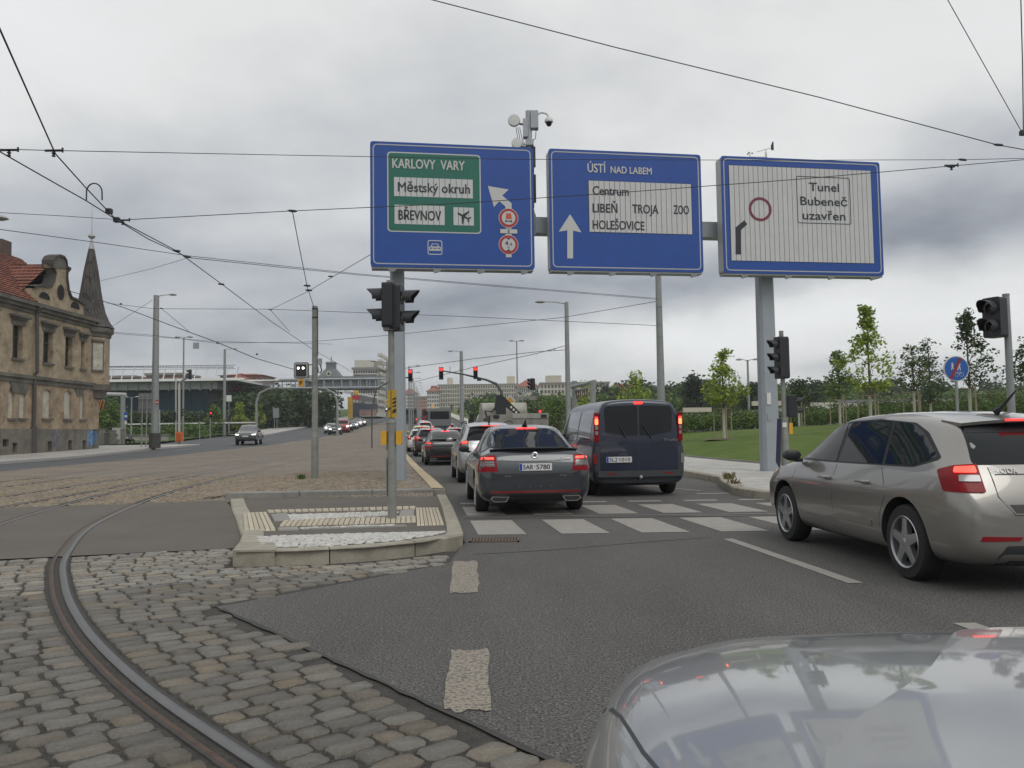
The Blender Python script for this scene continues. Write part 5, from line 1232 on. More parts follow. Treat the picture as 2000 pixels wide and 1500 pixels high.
def plate_(root, bvh, x, y, z, body, w=.52, h=.112, rz=0, tilt=0):
    p = MB().prism(rect(-w / 2, -h / 2, w / 2, h / 2, .01), lambda a, c, t: (a, -.008 + t, c), .008).build('number_plate', plate_m, root, loc=(x, y, z)); p.rotation_euler = (tilt, 0, rz)
    MB().prism(rect(-w / 2 + .004, -h / 2 + .004, -w / 2 + .048, h / 2 - .004), lambda a, c, t: (a, -.0105 + t, c), .003).build('plate_band', plate_blue, p)
    a_, b_ = body.split(' ')
    text(a_, -w / 2 + .062, -.036, .103, sign_black, p, y=-.0095, maxw=.165 * w / .52, bold=.0022, name='plate_letters', ext=.0008)
    text(b_, .01, -.036, .103, sign_black, p, y=-.0095, maxw=.22 * w / .52, bold=.0022, name='plate_letters', ext=.0008)
    MB().prism(circ(-.013, .012, .010, 10), lambda a, c, t: (a, -.0105 + t, c), .003).build('plate_seal', sign_red, p)
    return p

HATCH = [(-2.15, .60, .36, .50, .60, .58, .655, .48, .025), (-2.13, .72, .29, .56, .68, .70, .74, .60, .03), (-2.07, .80, .245, .66, .80, .775, .88, .66, .04), (-2.00, .83, .22, .72, .90, .79, 1.00, .665, .05),
         (-1.93, .845, .20, .74, .93, .80, 1.10, .63, .05), (-1.84, .85, .19, .75, .94, .80, 1.21, .60, .06), (-1.72, .852, .18, .75, .94, .80, 1.315, .58, .06), (-1.60, .853, .18, .75, .94, .80, 1.37, .57, .06), (-1.3, .853, .17, .75, .94, .795, 1.415, .575, .065),
         (-.9, .853, .17, .75, .935, .79, 1.452, .585, .065), (-.3, .853, .17, .75, .93, .785, 1.458, .585, .065), (.15, .853, .17, .75, .925, .78, 1.44, .58, .065), (.45, .853, .17, .75, .92, .78, 1.385, .575, .06), (.75, .853, .17, .75, .92, .78, 1.235, .60, .06),
         (1.05, .853, .17, .745, .915, .785, 1.06, .63, .05), (1.22, .853, .17, .74, .90, .79, .985, .66, .03), (1.36, .853, .17, .73, .885, .79, .955, .66, .025), (1.65, .845, .18, .71, .845, .775, .905, .63, .03), (1.92, .80, .20, .66, .77, .74, .83, .58, .03),
         (2.06, .73, .23, .60, .69, .68, .735, .52, .03), (2.12, .64, .26, .53, .60, .59, .64, .45, .02), (2.15, .54, .34, .50, .55, .50, .58, .40, .02)]
LIFT = [(-2.33, .66, .38, .54, .66, .64, .705, .54, .02), (-2.315, .78, .31, .60, .74, .75, .79, .66, .025), (-2.27, .85, .25, .70, .86, .80, .92, .71, .03), (-2.22, .885, .22, .75, .935, .82, .995, .73, .03),
        (-2.16, .895, .20, .77, .95, .83, 1.035, .72, .035), (-2.06, .90, .19, .775, .96, .83, 1.055, .68, .04), (-1.9, .905, .18, .775, .96, .83, 1.115, .63, .05), (-1.6, .907, .18, .775, .96, .825, 1.245, .605, .06), (-1.2, .907, .17, .775, .955, .82, 1.385, .60, .065),
        (-.9, .907, .17, .775, .95, .82, 1.435, .60, .065), (-.4, .907, .17, .775, .945, .815, 1.46, .60, .065), (.1, .907, .17, .775, .94, .81, 1.45, .595, .065), (.45, .907, .17, .77, .935, .81, 1.38, .59, .06), (.8, .907, .17, .77, .93, .81, 1.215, .62, .06),
        (1.15, .907, .17, .765, .92, .81, 1.04, .66, .05), (1.32, .907, .17, .76, .905, .81, .985, .69, .03), (1.48, .905, .17, .75, .89, .81, .955, .69, .025), (1.8, .895, .18, .73, .85, .795, .905, .66, .03), (2.08, .85, .20, .68, .78, .76, .83, .60, .03),
        (2.24, .76, .23, .61, .69, .69, .735, .53, .03), (2.30, .66, .26, .54, .61, .60, .65, .46, .02), (2.33, .56, .34, .51, .56, .52, .60, .42, .02)]
VAN = [(-2.39, .84, .34, .80, 1.10, .83, 1.80, .71, .10), (-2.375, .925, .27, .80, 1.12, .90, 1.90, .77, .12), (-2.32, .945, .23, .80, 1.12, .925, 1.935, .785, .13), (-2.2, .95, .21, .80, 1.12, .93, 1.945, .79, .13), (-1.5, .95, .20, .80, 1.12, .93, 1.955, .79, .13), (-.5, .95, .20, .80, 1.12, .93, 1.96, .79, .13),
       (.4, .95, .20, .80, 1.11, .93, 1.955, .785, .13), (.85, .95, .20, .80, 1.10, .925, 1.93, .77, .12), (1.12, .95, .20, .80, 1.09, .92, 1.83, .76, .10), (1.45, .95, .20, .80, 1.08, .91, 1.58, .75, .09), (1.78, .945, .21, .79, 1.05, .90, 1.30, .74, .07), (1.95, .94, .21, .78, 1.02, .89, 1.17, .74, .05),
       (2.1, .92, .22, .74, .96, .87, 1.08, .72, .04), (2.25, .87, .24, .68, .86, .82, .95, .68, .04), (2.34, .80, .27, .60, .76, .75, .82, .60, .03), (2.39, .70, .34, .56, .66, .64, .72, .5, .03)]
PICK = [(-2.62, .82, .45, .70, .98, .84, 1.05, .80, .01), (-2.6, .93, .40, .78, 1.05, .92, 1.09, .90, .01), (-2.5, .95, .38, .80, 1.06, .93, 1.095, .90, .01), (-1.2, .955, .34, .82, 1.07, .93, 1.10, .90, .01), (-1.04, .955, .34, .82, 1.09, .92, 1.14, .84, .02), (-1.0, .955, .34, .82, 1.10, .91, 1.55, .74, .06), (-.9, .955, .34, .82, 1.11, .90, 1.76, .69, .07),
        (-.4, .955, .33, .82, 1.12, .89, 1.82, .68, .08), (.2, .955, .33, .82, 1.12, .88, 1.81, .68, .08), (.55, .955, .33, .82, 1.12, .88, 1.73, .68, .07), (.9, .955, .33, .82, 1.11, .89, 1.50, .71, .07), (1.2, .955, .33, .82, 1.10, .90, 1.28, .74, .05), (1.4, .955, .33, .82, 1.08, .91, 1.19, .77, .03), (1.8, .955, .34, .82, 1.06, .91, 1.15, .76, .03),
        (2.3, .93, .36, .80, 1.02, .89, 1.09, .73, .03), (2.52, .89, .40, .74, .96, .86, 1.02, .68, .02), (2.6, .82, .42, .68, .86, .80, .93, .62, .02), (2.63, .70, .48, .62, .74, .68, .82, .5, .02)]

def scl(pts, k1, k2): return [(a * k1, c * k2) for a, c in pts]
def hatch(root, L=4.30, W=1.706, H=1.46, col=None, plate=None, detail=2, brand=False, rails=False, wheel_r=.32, glass=glass_dk, brake=True, kind='five', front=True, low_trim=True):
    sx, sy, sz = W / 1.706, L / 4.30, H / 1.46; r = wheel_r; ys = (-1.29 * sy, 1.31 * sy)
    me, bvh = shell(HATCH, (sx, sy, sz), [(y, r + .005, r + .062) for y in ys], [col, dark_pl], lvl=2 if detail > 0 else 1)
    body = link('body', me, root); wheels(root, W / 2, ys, r, .205, kind)
    S = lambda p: scl(p, sy, sz); T = lambda p: scl(p, sx, sz)
    # side glass: black surround and panes
    sur = [(1.10, .955), (.80, 1.15), (.42, 1.335), (.15, 1.372), (-.5, 1.383), (-1.12, 1.342), (-1.36, 1.26), (-1.70, 1.055), (-1.68, 1.03), (-1.38, .962), (.2, .952)]
    patch(bvh, S(sur), 'left', 'window_surround', win_trim, body, off=.003, corner=.03)
    fd = patch(bvh, S([(.98, .975), (.72, 1.16), (.40, 1.32), (.17, 1.355), (.10, .965)]), 'left', 'window_pane', glass, body, off=.006, corner=.02)
    patch(bvh, S([(.03, .965), (.08, 1.357), (-.5, 1.368), (-.72, 1.360), (-.84, .97)]), 'left', 'window_pane', glass, body, off=.006, corner=.02)
    patch(bvh, S([(-.90, .972), (-.79, 1.355), (-1.11, 1.328), (-1.33, 1.245), (-1.66, 1.055), (-1.38, .98)]), 'left', 'window_pane', glass, body, off=.006, corner=.02)
    if detail > 0:
        line_patch(bvh, S([(1.02, .93), (1.05, .75), (.98, .45), (.96, .25)]), 'left', body)
        line_patch(bvh, S([(.06, .94), (.05, .5), (.0, .25)]), 'left', body)
        line_patch(bvh, S([(-.86, .94), (-.98, .80), (-1.02, .70), (-.90, .52), (-.86, .30), (-.84, .25)]), 'left', body)
        patch(bvh, S([(.85, .40), (-.75, .40), (-.75, .46), (.85, .46)]), 'left', 'rub_strip', col, body, off=.010, corner=.01)
        for y in (.20, -.62):
            for sg in (-1, 1):
                hb = MB().tube([(sg * (.83 * sx), (y + .10) * sy, .80 * sz), (sg * (.885 * sx), (y + .08) * sy, .803 * sz), (sg * (.885 * sx), (y - .06) * sy, .803 * sz), (sg * (.83 * sx), (y - .09) * sy, .80 * sz)], .014, 8); hb.build('door_handle', col, body, smooth=True)
    # rear
    patch(bvh, T([(-.64, 1.00), (-.53, 1.31), (.53, 1.31), (.64, 1.00)]), 'rear', 'rear_window', glass, body, off=.004, both=False, corner=.05)
    sp = MB(); k = 15
    for i in range(k):
        t_ = -1 + 2 * i / (k - 1); x = .54 * t_ * sx; yb_ = (-1.80 + .10 * t_ * t_) * sy; zt_s = (1.365 - .03 * t_ * t_) * sz
        sp.v += [(x, yb_ + .28, zt_s + .028), (x, yb_, zt_s - .005), (x, yb_ + .01, zt_s - .03), (x, yb_ + .25, zt_s - .04)]
    sp.f = [(i * 4 + j, i * 4 + (j + 1) % 4, (i + 1) * 4 + (j + 1) % 4, (i + 1) * 4 + j) for i in range(k - 1) for j in range(4)] + [(0, 1, 2, 3), tuple((k - 1) * 4 + j for j in (3, 2, 1, 0))]; sp.m = [0] * len(sp.f)
    so_ = sp.build('spoiler', col, body, smooth=True)
    MB().box((-.22 * sx, -1.812 * sy, 1.343 * sz), (.22 * sx, -1.78 * sy, 1.360 * sz)).build('brake_light', lit_red if brake else lens_red, so_)
    patch(bvh, [(-.53 * sx, 1.25 * sz), (-.515 * sx, 1.315 * sz), (.515 * sx, 1.315 * sz), (.53 * sx, 1.25 * sz)], 'rear', 'window_top_band', black_pl, body, off=.006, both=False)
    tl = [(-.175, .775), (-.16, .965), (.36, 1.02), (.455, .985), (.53, .775)]
    TS = lambda p: [((a - 1.0) * 1, c) for a, c in p]
    # taillights wrap round the corner: seen at 35 degrees
    def corner(p): return [(a * sx, c * sz) for a, c in p]
    c0 = -.83 * math.cos(R(38)) + 2.02 * sy * math.sin(R(38))
    def tlp(p): return [(c0 * 1.0 + a, c * sz) for a, c in p]
    out_l = [(-.20, 1.005), (.13, 1.025), (.19, .78), (-.17, .80)]
    tls = patch(bvh, tlp([(-.13, .955), (-.01, .99), (.15, 1.005), (.215, .79), (-.075, .795)]), 38, 'taillight', lens_red, body, off=.012, corner=.015, skirt=.03, res=.03)
    patch(bvh, tlp([(.0, .935), (.005, .975), (.135, .985), (.15, .935)]), 38, 'lit_lamp', lit_tail if brake else lens_red, body, off=.022, corner=.01, res=.03)
    patch(bvh, tlp([(.035, .868), (.035, .915), (.165, .915), (.178, .868)]), 38, 'reversing_lamp', lens_clear, body, res=.03, off=.022, corner=.008)
    patch(bvh, T([(-.56, .30), (-.50, .39), (.50, .39), (.56, .30), (.52, .22), (-.52, .22)]), 'rear', 'bumper_insert', dark_pl, body, off=.004, both=False, corner=.02)
    patch(bvh, T([(-.70, .425), (-.40, .425), (-.37, .455), (-.68, .465)]), 'rear', 'reflector', dull_lens, body, off=.006, corner=.008)
    line_patch(bvh, T([(-.53, .98), (-.53, .76), (-.42, .62), (.42, .62), (.53, .76), (.53, .98)]), 'rear', body, both=False, off=.003)
    line_patch(bvh, T([(-.50, .925), (.50, .925)]), 'rear', body, both=False, w=.009)
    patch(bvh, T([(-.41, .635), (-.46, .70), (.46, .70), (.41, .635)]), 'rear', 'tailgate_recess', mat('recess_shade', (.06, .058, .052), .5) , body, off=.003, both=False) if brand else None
    if plate: plate_(root, bvh, 0, -2.145 * sy, .80 * sz, plate)
    if brand:
        yy, tl_ = on_rear(bvh, -.40 * sx, .965 * sz); text('ŠKODA', -.52 * sx, .935 * sz, .065, dull_chrome, body, y=yy - .006, maxw=.21, fat=.001, name='badge_lettering', ext=.002, rot=(tl_, 0, R(-6)))
    # front
    if front:
        patch(bvh, T([(-.56, 1.01), (-.50, 1.36), (.50, 1.36), (.56, 1.01)]), 'front', 'windscreen', glass, body, off=.004, both=False, corner=.05, res=.09)
        patch(bvh, [(p[0] * sx, p[1] * sz) for p in [(.42, .62), (.40, .70), (.56, .76), (.72, .76), (.70, .64)]], 'front', 'headlight', lens_clear, body, off=.006, corner=.02)
        patch(bvh, T([(-.34, .60), (-.36, .70), (.36, .70), (.34, .60)]), 'front', 'grille', dark_pl, body, off=.005, both=False, corner=.02)
        patch(bvh, T([(-.42, .28), (-.46, .42), (.46, .42), (.42, .28)]), 'front', 'air_intake', dark_pl, body, off=.005, both=False, corner=.02)
        MB().box((-.26 * sx, 2.15 * sy, .44), (.26 * sx, 2.165 * sy, .54)).build('number_plate', plate_m, body)
    mirror_(root, .84 * sx, .92 * sy, 1.0 * sz, black_pl if brand else col)
    an = MB().tube([(0, -1.35 * sy, 1.43 * sz), (0, -1.42 * sy, 1.46 * sz), (0, -1.62 * sy, 1.60 * sz)], [.035, .018, .006], 6).build('antenna', black_pl, body)
    if rails:
        for sg in (-1, 1): MB().tube([(sg * .60 * sx, .3 * sy, 1.42 * sz), (sg * .60 * sx, .2 * sy, 1.46 * sz), (sg * .6 * sx, -1.3 * sy, 1.465 * sz), (sg * .6 * sx, -1.5 * sy, 1.41 * sz)], .018, 6).build('roof_rail', dark_pl, body)
    return body, bvh

def liftback(root, col, plate, brand=True, L=4.66, W=1.814, H=1.46, brake=True, r=.33, front=True):
    sx, sy, sz = W / 1.814, L / 4.66, H / 1.46; ys = (-1.33 * sy, 1.36 * sy)
    me, bvh = shell(LIFT, (sx, sy, sz), [(y, r + .005, r + .06) for y in ys], [col, dark_pl]); body = link('body', me, root); wheels(root, W / 2, ys, r, .215)
    S = lambda p: scl(p, sy, sz); T = lambda p: scl(p, sx, sz)
    sur = [(1.20, .965), (.85, 1.17), (.44, 1.355), (.1, 1.395), (-.5, 1.405), (-1.0, 1.365), (-1.35, 1.265), (-1.80, 1.06), (-1.75, 1.0), (-1.2, .975), (.2, .96)]
    patch(bvh, S(sur), 'left', 'window_surround', win_trim, body, corner=.03)
    patch(bvh, S([(1.05, .99), (.76, 1.18), (.42, 1.33), (.15, 1.365), (.08, .98)]), 'left', 'window_pane', glass_dk, body, off=.006, corner=.02)
    patch(bvh, S([(.01, .98), (.06, 1.367), (-.5, 1.378), (-.9, 1.35), (-1.0, .99)]), 'left', 'window_pane', glass_dk, body, off=.006, corner=.02)
    patch(bvh, S([(-1.06, .99), (-.97, 1.34), (-1.33, 1.24), (-1.72, 1.06), (-1.70, 1.02)]), 'left', 'window_pane', glass_dk, body, off=.006, corner=.02)
    line_patch(bvh, S([(.06, .95), (.05, .5), (.0, .25)]), 'left', body); line_patch(bvh, S([(-1.0, .95), (-1.06, .76), (-.96, .55), (-.90, .25)]), 'left', body); line_patch(bvh, S([(1.1, .94), (1.1, .7), (1.0, .25)]), 'left', body)
    patch(bvh, T([(-.70, 1.065), (-.63, 1.26), (-.54, 1.375), (.54, 1.375), (.63, 1.26), (.70, 1.065)]), 'rear', 'rear_window', glass_dk, body, off=.004, both=False, corner=.05)
    patch(bvh, T([(-.17, 1.365), (-.17, 1.385), (.17, 1.385), (.17, 1.365)]), 'rear', 'brake_light', lit_red, body, off=.012, both=False)
    # lip spoiler
    sp = MB(); k = 17
    for i in range(k):
        t_ = -1 + 2 * i / (k - 1); x = .70 * t_ * sx; y = (-2.245 + .12 * t_ * t_) * sy; z = (1.045 - .03 * t_ ** 4) * sz
        sp.v += [(x, y + .16, z - .005), (x, y, z + .03), (x, y - .004, z + .015), (x, y + .05, z - .02)]
    sp.f = [(i * 4 + j, i * 4 + (j + 1) % 4, (i + 1) * 4 + (j + 1) % 4, (i + 1) * 4 + j) for i in range(k - 1) for j in range(4)] + [(0, 1, 2, 3), tuple((k - 1) * 4 + j for j in (3, 2, 1, 0))]; sp.m = [0] * len(sp.f); sp.build('lip_spoiler', black_pl, body, smooth=True)
    ca = 22; c0 = -.80 * math.cos(R(ca)) + 2.22 * sy * math.sin(R(ca))
    def tl(p): return [(c0 + a, c * sz) for a, c in p]
    patch(bvh, tl([(-.135, .905), (-.05, .945), (.175, .95), (.235, .70), (-.13, .695)]), ca, 'taillight', lens_red, body, off=.008, corner=.012, skirt=.02)
    patch(bvh, tl([(-.055, .885), (-.045, .92), (.15, .92), (.158, .885)]), ca, 'lit_lamp', lit_tail, body, off=.013, corner=.008)
    patch(bvh, tl([(-.03, .775), (-.045, .865), (.16, .865), (.19, .775)]), ca, 'lamp_insert', mat('lens_grey', (.10, .08, .085), .2, .3, coat=1), body, off=.012, corner=.008)
    for q in (.80, .835): patch(bvh, tl([(-.035, q), (-.04, q + .012), (.165, q + .012), (.17, q)]), ca, 'lamp_bar', lens_clear, body, off=.015)
    line_patch(bvh, T([(-.66, 1.0), (-.60, .92), (-.57, .70), (-.51, .585), (.51, .585), (.57, .70), (.60, .92), (.66, 1.0)]), 'rear', body, both=False, w=.009)
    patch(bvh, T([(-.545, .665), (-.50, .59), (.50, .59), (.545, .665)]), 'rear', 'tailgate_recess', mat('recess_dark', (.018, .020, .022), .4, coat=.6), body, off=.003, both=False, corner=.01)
    line_patch(bvh, T([(-.56, .87), (-.3, .855), (.3, .855), (.56, .87)]), 'rear', body, both=False, w=.008)
    patch(bvh, T([(-.72, .36), (-.70, .395), (.70, .395), (.72, .36)]), 'rear', 'reflector_strip', mat('dull_red_strip', (.16, .012, .015), .3, coat=.5), body, off=.006, both=False, res=.1)
    patch(bvh, T([(-.66, .20), (-.70, .345), (.70, .345), (.66, .20)]), 'rear', 'diffuser', mat('diffuser_black', (.012, .013, .014), .5), body, off=.005, both=False, corner=.03)
    for sg in (-1, 1):
        ex = [(.47, .225), (.42, .305), (.69, .315), (.715, .275), (.66, .225)]
        pts = [(x * sg * sx, z * sz) for x, z in ex]; y0 = -2.345 * sy
        MB().prism(pts, lambda a, c, t: (a, y0 + t, c), .03).build('exhaust_trim', chrome, body)
        cxm = sum(p[0] for p in pts) / 5; czm = sum(p[1] for p in pts) / 5
        MB().prism([(cxm + (a - cxm) * .90, czm + (c - czm) * .78) for a, c in pts], lambda a, c, t: (a, y0 - .004 + t, c), .01).build('exhaust_opening', black_pl, body)
    if brand:
        bd = MB().lathe([(0, -.006), (.028, -.006), (.040, -.006), (.045, -.010), (.052, -.008), (.054, 0)], axis='y', n=28).build('badge', chrome, body, smooth=True, loc=(0, -2.262 * sy, .945 * sz)); bd.rotation_euler = (R(-12), 0, 0)
        MB().prism([(-.028, -.02), (.0, -.028), (.024, -.012), (.03, .018), (.008, .008), (.016, .028), (-.006, .03), (-.012, .006), (-.028, .004)], lambda a, c, t: (a, -.011 + t, c), .006).build('badge_emblem', black_pl, bd)
        yy, tl_ = on_rear(bvh, -.5, .89); text('ŠKODA', -.60, .872, .058, dull_chrome, body, y=yy - .012, maxw=.19, name='badge_lettering', ext=.002, rot=(tl_, 0, 0), fat=.002)
        text('OCTAVIA', .34, .872, .054, dull_chrome, body, y=yy - .012, maxw=.23, name='badge_lettering', ext=.002, rot=(tl_, 0, 0), fat=.002)
        text('vRS', -.50, .612, .045, mat('dull_chrome', (.2, .2, .2), .3, .7), body, y=-2.335, maxw=.11, name='badge_lettering', ext=.002); text('TSI', .38, .612, .045, mat('dull_chrome'), body, y=-2.335, maxw=.11, name='badge_lettering', ext=.002)
    if plate: plate_(root, bvh, 0, -2.338 * sy, .765 * sz, plate)
    patch(bvh, T([(-.60, 1.02), (-.53, 1.36), (.53, 1.36), (.60, 1.02)]), 'front', 'windscreen', glass_dk, body, off=.004, both=False, corner=.05)
    patch(bvh, T([(.44, .62), (.42, .70), (.60, .77), (.77, .77), (.74, .65)]), 'front', 'headlight', lens_clear, body, off=.006, corner=.02)
    patch(bvh, T([(-.36, .60), (-.38, .72), (.38, .72), (.36, .60)]), 'front', 'grille', dark_pl, body, off=.005, both=False, corner=.02)
    for k_ in range(4): MB().box((-.012 + (k_ - 1.5) * .17, -2.34, .455), (.0 + (k_ - 1.5) * .17, -2.325, .465)).build('parking_sensor', chrome, body)
    mirror_(root, .89 * sx, .98 * sy, 1.0 * sz, black_pl if brand else col, 1.1)
    MB().tube([(0, -1.0, 1.42), (0, -1.07, 1.47), (0, -1.15, 1.53)], [.05, .022, .006], 8).build('antenna', black_pl, body)
    return body

def van(root, col, plate, L=4.78, W=1.904, H=1.97, brake=True, r=.335, rear=True, lvl=2):
    sx, sy, sz = W / 1.904, L / 4.78, H / 1.96; ys = (-1.55 * sy, 1.52 * sy)
    me, bvh = shell(VAN, (sx, sy, sz), [(y, r + .01, r + .07) for y in ys], [col, dark_pl], lvl=lvl, creases=((4, .2), (5, .3))); body = link('body', me, root); wheels(root, W / 2, ys, r, .215, 'steel')
    S = lambda p: scl(p, sy, sz); T = lambda p: scl(p, sx, sz); trim = mat('grey_trim', (.035, .038, .042), .6, var=.1)
    patch(bvh, S([(1.62, 1.10), (1.18, 1.52), (.98, 1.70), (.70, 1.74), (.62, 1.12)]), 'left', 'window_pane', glass_dk, body, off=.005, corner=.04)
    for (a, c) in ((.50, -.72), (-.82, -2.02)): patch(bvh, S([(a, 1.13), (a - .02, 1.74), (c + .02, 1.75), (c, 1.13)]), 'left', 'side_panel', mat('van_side_gloss', (.012, .014, .020), .12, coat=1), body, off=.004, corner=.05)
    line_patch(bvh, S([(.58, 1.80), (.58, .30)]), 'left', body); line_patch(bvh, S([(-.77, 1.80), (-.77, .75), (-.80, .30)]), 'left', body); line_patch(bvh, S([(1.66, 1.05), (1.62, .30)]), 'left', body)
    patch(bvh, S([(1.1, .42), (-1.1, .42), (-1.1, .56), (1.1, .56)]), 'left', 'rub_strip', trim, body, off=.010, corner=.02)
    if rear:
        patch(bvh, T([(-.68, 1.28), (-.70, 1.72), (-.66, 1.80), (-.02, 1.81), (-.02, 1.21), (-.3, 1.215)]), 'rear', 'rear_window', glass_dk, body, off=.004, corner=.04)
        line_patch(bvh, T([(0, 1.86), (0, .46)]), 'rear', body, both=False, w=.012)
        line_patch(bvh, T([(-.80, 1.86), (-.82, .45)]), 'rear', body, w=.012)
        line_patch(bvh, T([(-.78, 1.02), (-.50, .99), (.50, .99), (.78, 1.02)]), 'rear', body, both=False, w=.008)
        patch(bvh, T([(-.925, .22), (-.95, .98), (-.835, .98), (-.825, .55), (-.80, .22)]), 18, 'corner_trim', trim, body, off=.006) if False else None
        for q in ((-.94, .30, -.80, 1.00),): patch(bvh, [(q[0] * .985 * sx, q[1]), (q[2] * sx, q[1]), (q[2] * sx, q[3]), (q[0] * .985 * sx, q[3])], 'rear', 'corner_trim', trim, body, off=.006, corner=.02)
        patch(bvh, T([(-.93, .28), (-.93, .44), (.93, .44), (.93, .28)]), 'rear', 'bumper_base', trim, body, off=.006, both=False)
        MB().prism(rect(-.86, .40, .86, .52, .03), lambda a, c, t: (a * sx, -2.46 * sy + t, c), .12).build('bumper', trim, body)
        for sg in (-1, 1):
            MB().prism(rect(-.66, .455, -.50, .485, .01) if sg < 0 else rect(.50, .455, .66, .485, .01), lambda a, c, t: (a, -2.465 * sy + t, c), .008).build('reflector', dull_lens, body)
            tb = MB().prism(rect(-.905, 1.10, -.815, 1.68, .025), lambda a, c, t: (a * sx * -sg if False else sg * abs(a) * sx, -2.405 * sy + t, c), .06).build('taillight', lens_red, body)
            MB().prism(rect(.828, 1.44, .893, 1.56, .02), lambda a, c, t: (sg * a * sx, -2.412 * sy + t, c), .01).build('lit_lamp', mat('lit_brake', (.6, .1, .05), .3, emit=(1, .16, .06), estr=2.6), tb)
            MB().prism(rect(.828, 1.56, .893, 1.60, .01), lambda a, c, t: (sg * a * sx, -2.411 * sy + t, c), .01).build('lit_lamp', lit_red, tb)
            for z in (1.24, 1.345): MB().prism(rect(.832, z, .888, z + .075, .02), lambda a, c, t: (sg * a * sx, -2.411 * sy + t, c), .01).build('clear_lamp', lens_clear, tb)
            MB().prism(rect(.86, .66, .93, .86, .02), lambda a, c, t: (sg * a * sx, -2.402 * sy + t, c), .02).build('fog_lamp', lens_clear if sg > 0 else dull_lens, body)
            # wipers
            MB().tube([(sg * .10 - .02 + (.28 if sg < 0 else 0) * -1, -2.415, 1.42), (sg * .10 - .32 * (sg < 0) + .16, -2.418, 1.16)], .010, 5).build('wiper', black_pl, body)
        MB().prism(rect(-.09, 1.845, .09, 1.90, .02), lambda a, c, t: (a, -2.40 * sy + t, c), .04).build('brake_light', lit_red, body)
        MB().prism(rect(-.42, .82, -.24, .87, .01), lambda a, c, t: (a, -2.41 * sy + t, c), .02).build('handle_recess', trim, body)
        MB().lathe([(0, -.03), (.03, -.02), (.032, .01), (.0, .03)], axis='y', n=10, c=(0, -2.50, .40)).tube([(0, -2.5, .38), (0, -2.3, .32)], .02, 6).build('tow_ball', galv, body, smooth=True)
        text('Trafic', .50, 1.10, .075, mat('dull_chrome'), body, y=-2.41, maxw=.30, name='badge_lettering', ext=.002)
        plate_(root, bvh, -.42, -2.415, .745, plate)
    patch(bvh, T([(-.68, 1.20), (-.66, 1.72), (.66, 1.72), (.68, 1.20)]), 'front', 'windscreen', glass_dk, body, off=.005, both=False, corner=.06, res=.1)
    patch(bvh, T([(.45, .72), (.48, .90), (.78, .98), (.80, .76)]), 'front', 'headlight', lens_clear if brake else lit_white, body, off=.006, corner=.03)
    patch(bvh, T([(-.40, .50), (-.42, .82), (.42, .82), (.40, .50)]), 'front', 'grille', dark_pl, body, off=.006, both=False, corner=.03)
    mirror_(root, .95 * sx, 1.5 * sy, 1.2 * sz, black_pl, 1.5)
    return body

def put(root, x, y, heading): root.location = (x, y, prof(y)); root.rotation_euler = (math.atan2(prof(y + 2) - prof(y - 2), 4), 0, heading)

P_oct = paint('paint_graphite', (.040, .046, .054), .5, .32); P_rapid = paint('paint_warm_silver', (.26, .25, .232), .6, .32); P_silver = paint('paint_silver', (.36, .37, .38), .7, .3)
P_navy = mat('paint_navy', (.008, .012, .035), .3, .1, coat=.6, var=.1, vscale=1.5, dirt=.1); P_black = paint('paint_black', (.012, .013, .015), .3, .3); P_white = paint('paint_white', (.55, .56, .56), 0, .3); P_yellow = paint('paint_yellow', (.55, .46, .05), 0, .3)
P_dgrey = paint('paint_dark_grey', (.045, .048, .052), .4, .35); P_red = paint('paint_red', (.34, .03, .035), .1, .35)

oc = thing('parked_car', 'dark grey liftback braking right behind the zebra, plate 5AR 5780', 'car'); oc.name = 'liftback_car'
liftback(oc, P_oct, '5AR 5780'); put(oc, .10, 15.35, R(6.2))
vn = thing('delivery_van', 'dark navy panel van with lit tall tail lamps, plate 5L2 1010', 'van'); van(vn, P_navy, '5L2 1010'); put(vn, 2.22, 18.9, R(7.2))
rp = thing('hatchback_car', 'warm silver five-door hatchback cut by the right picture edge', 'car')
rb_, rbvh = hatch(rp, col=P_rapid, plate='1AX 4075' if False else None, brand=True); put(rp, 4.11, 8.50, R(3.6))
MB().prism(rect(-.26, -.056, .26, .056, .01), lambda a, c, t: (a, -.008 + t, c), .008).build('number_plate', plate_m, rp, loc=(0, -2.15, .80)); MB().prism(rect(-.26, -.056, -.212, .056), lambda a, c, t: (a, -.012 + t, c), .006).build('plate_band', plate_blue, rp, loc=(0, -2.15, .80))
asx = thing('suv_car', 'bright silver crossover with brake light on, partly hidden by the dark liftback', 'car'); hatch(asx, L=4.3, W=1.77, H=1.63, col=P_silver, rails=True, wheel_r=.345); put(asx, -.82, 23.75, R(7.5))
e1 = thing('estate_car', 'black saloon with orange tail light behind the silver crossover', 'car'); liftback(e1, P_black, None, brand=False, L=4.7); put(e1, x_m(36) + 1.35, 36, R(8.5))
e2 = thing('estate_car', 'black estate with red lights, third car ahead of the dark grey liftback', 'car'); hatch(e2, L=4.7, W=1.85, H=1.56, col=P_black, rails=True); put(e2, x_m(46) + 1.25, 46.5, R(8.5))
proto = {'w': thing('small_car', 'white hatchback with red light peeping beside the gantry post in the queue', 'car', group='cars queuing for the red light')}
hatch(proto['w'], col=P_white, detail=0); put(proto['w'], x_m(55) + 1.0, 54.5, R(8))
def recolour(root, frm, to):
    for o in root.children_recursive:
        if o.type == 'MESH' and any(s.material == frm for s in o.material_slots):
            o.data = o.data.copy()
            for i, m in enumerate(o.data.materials):
                if m == frm: o.data.materials[i] = to
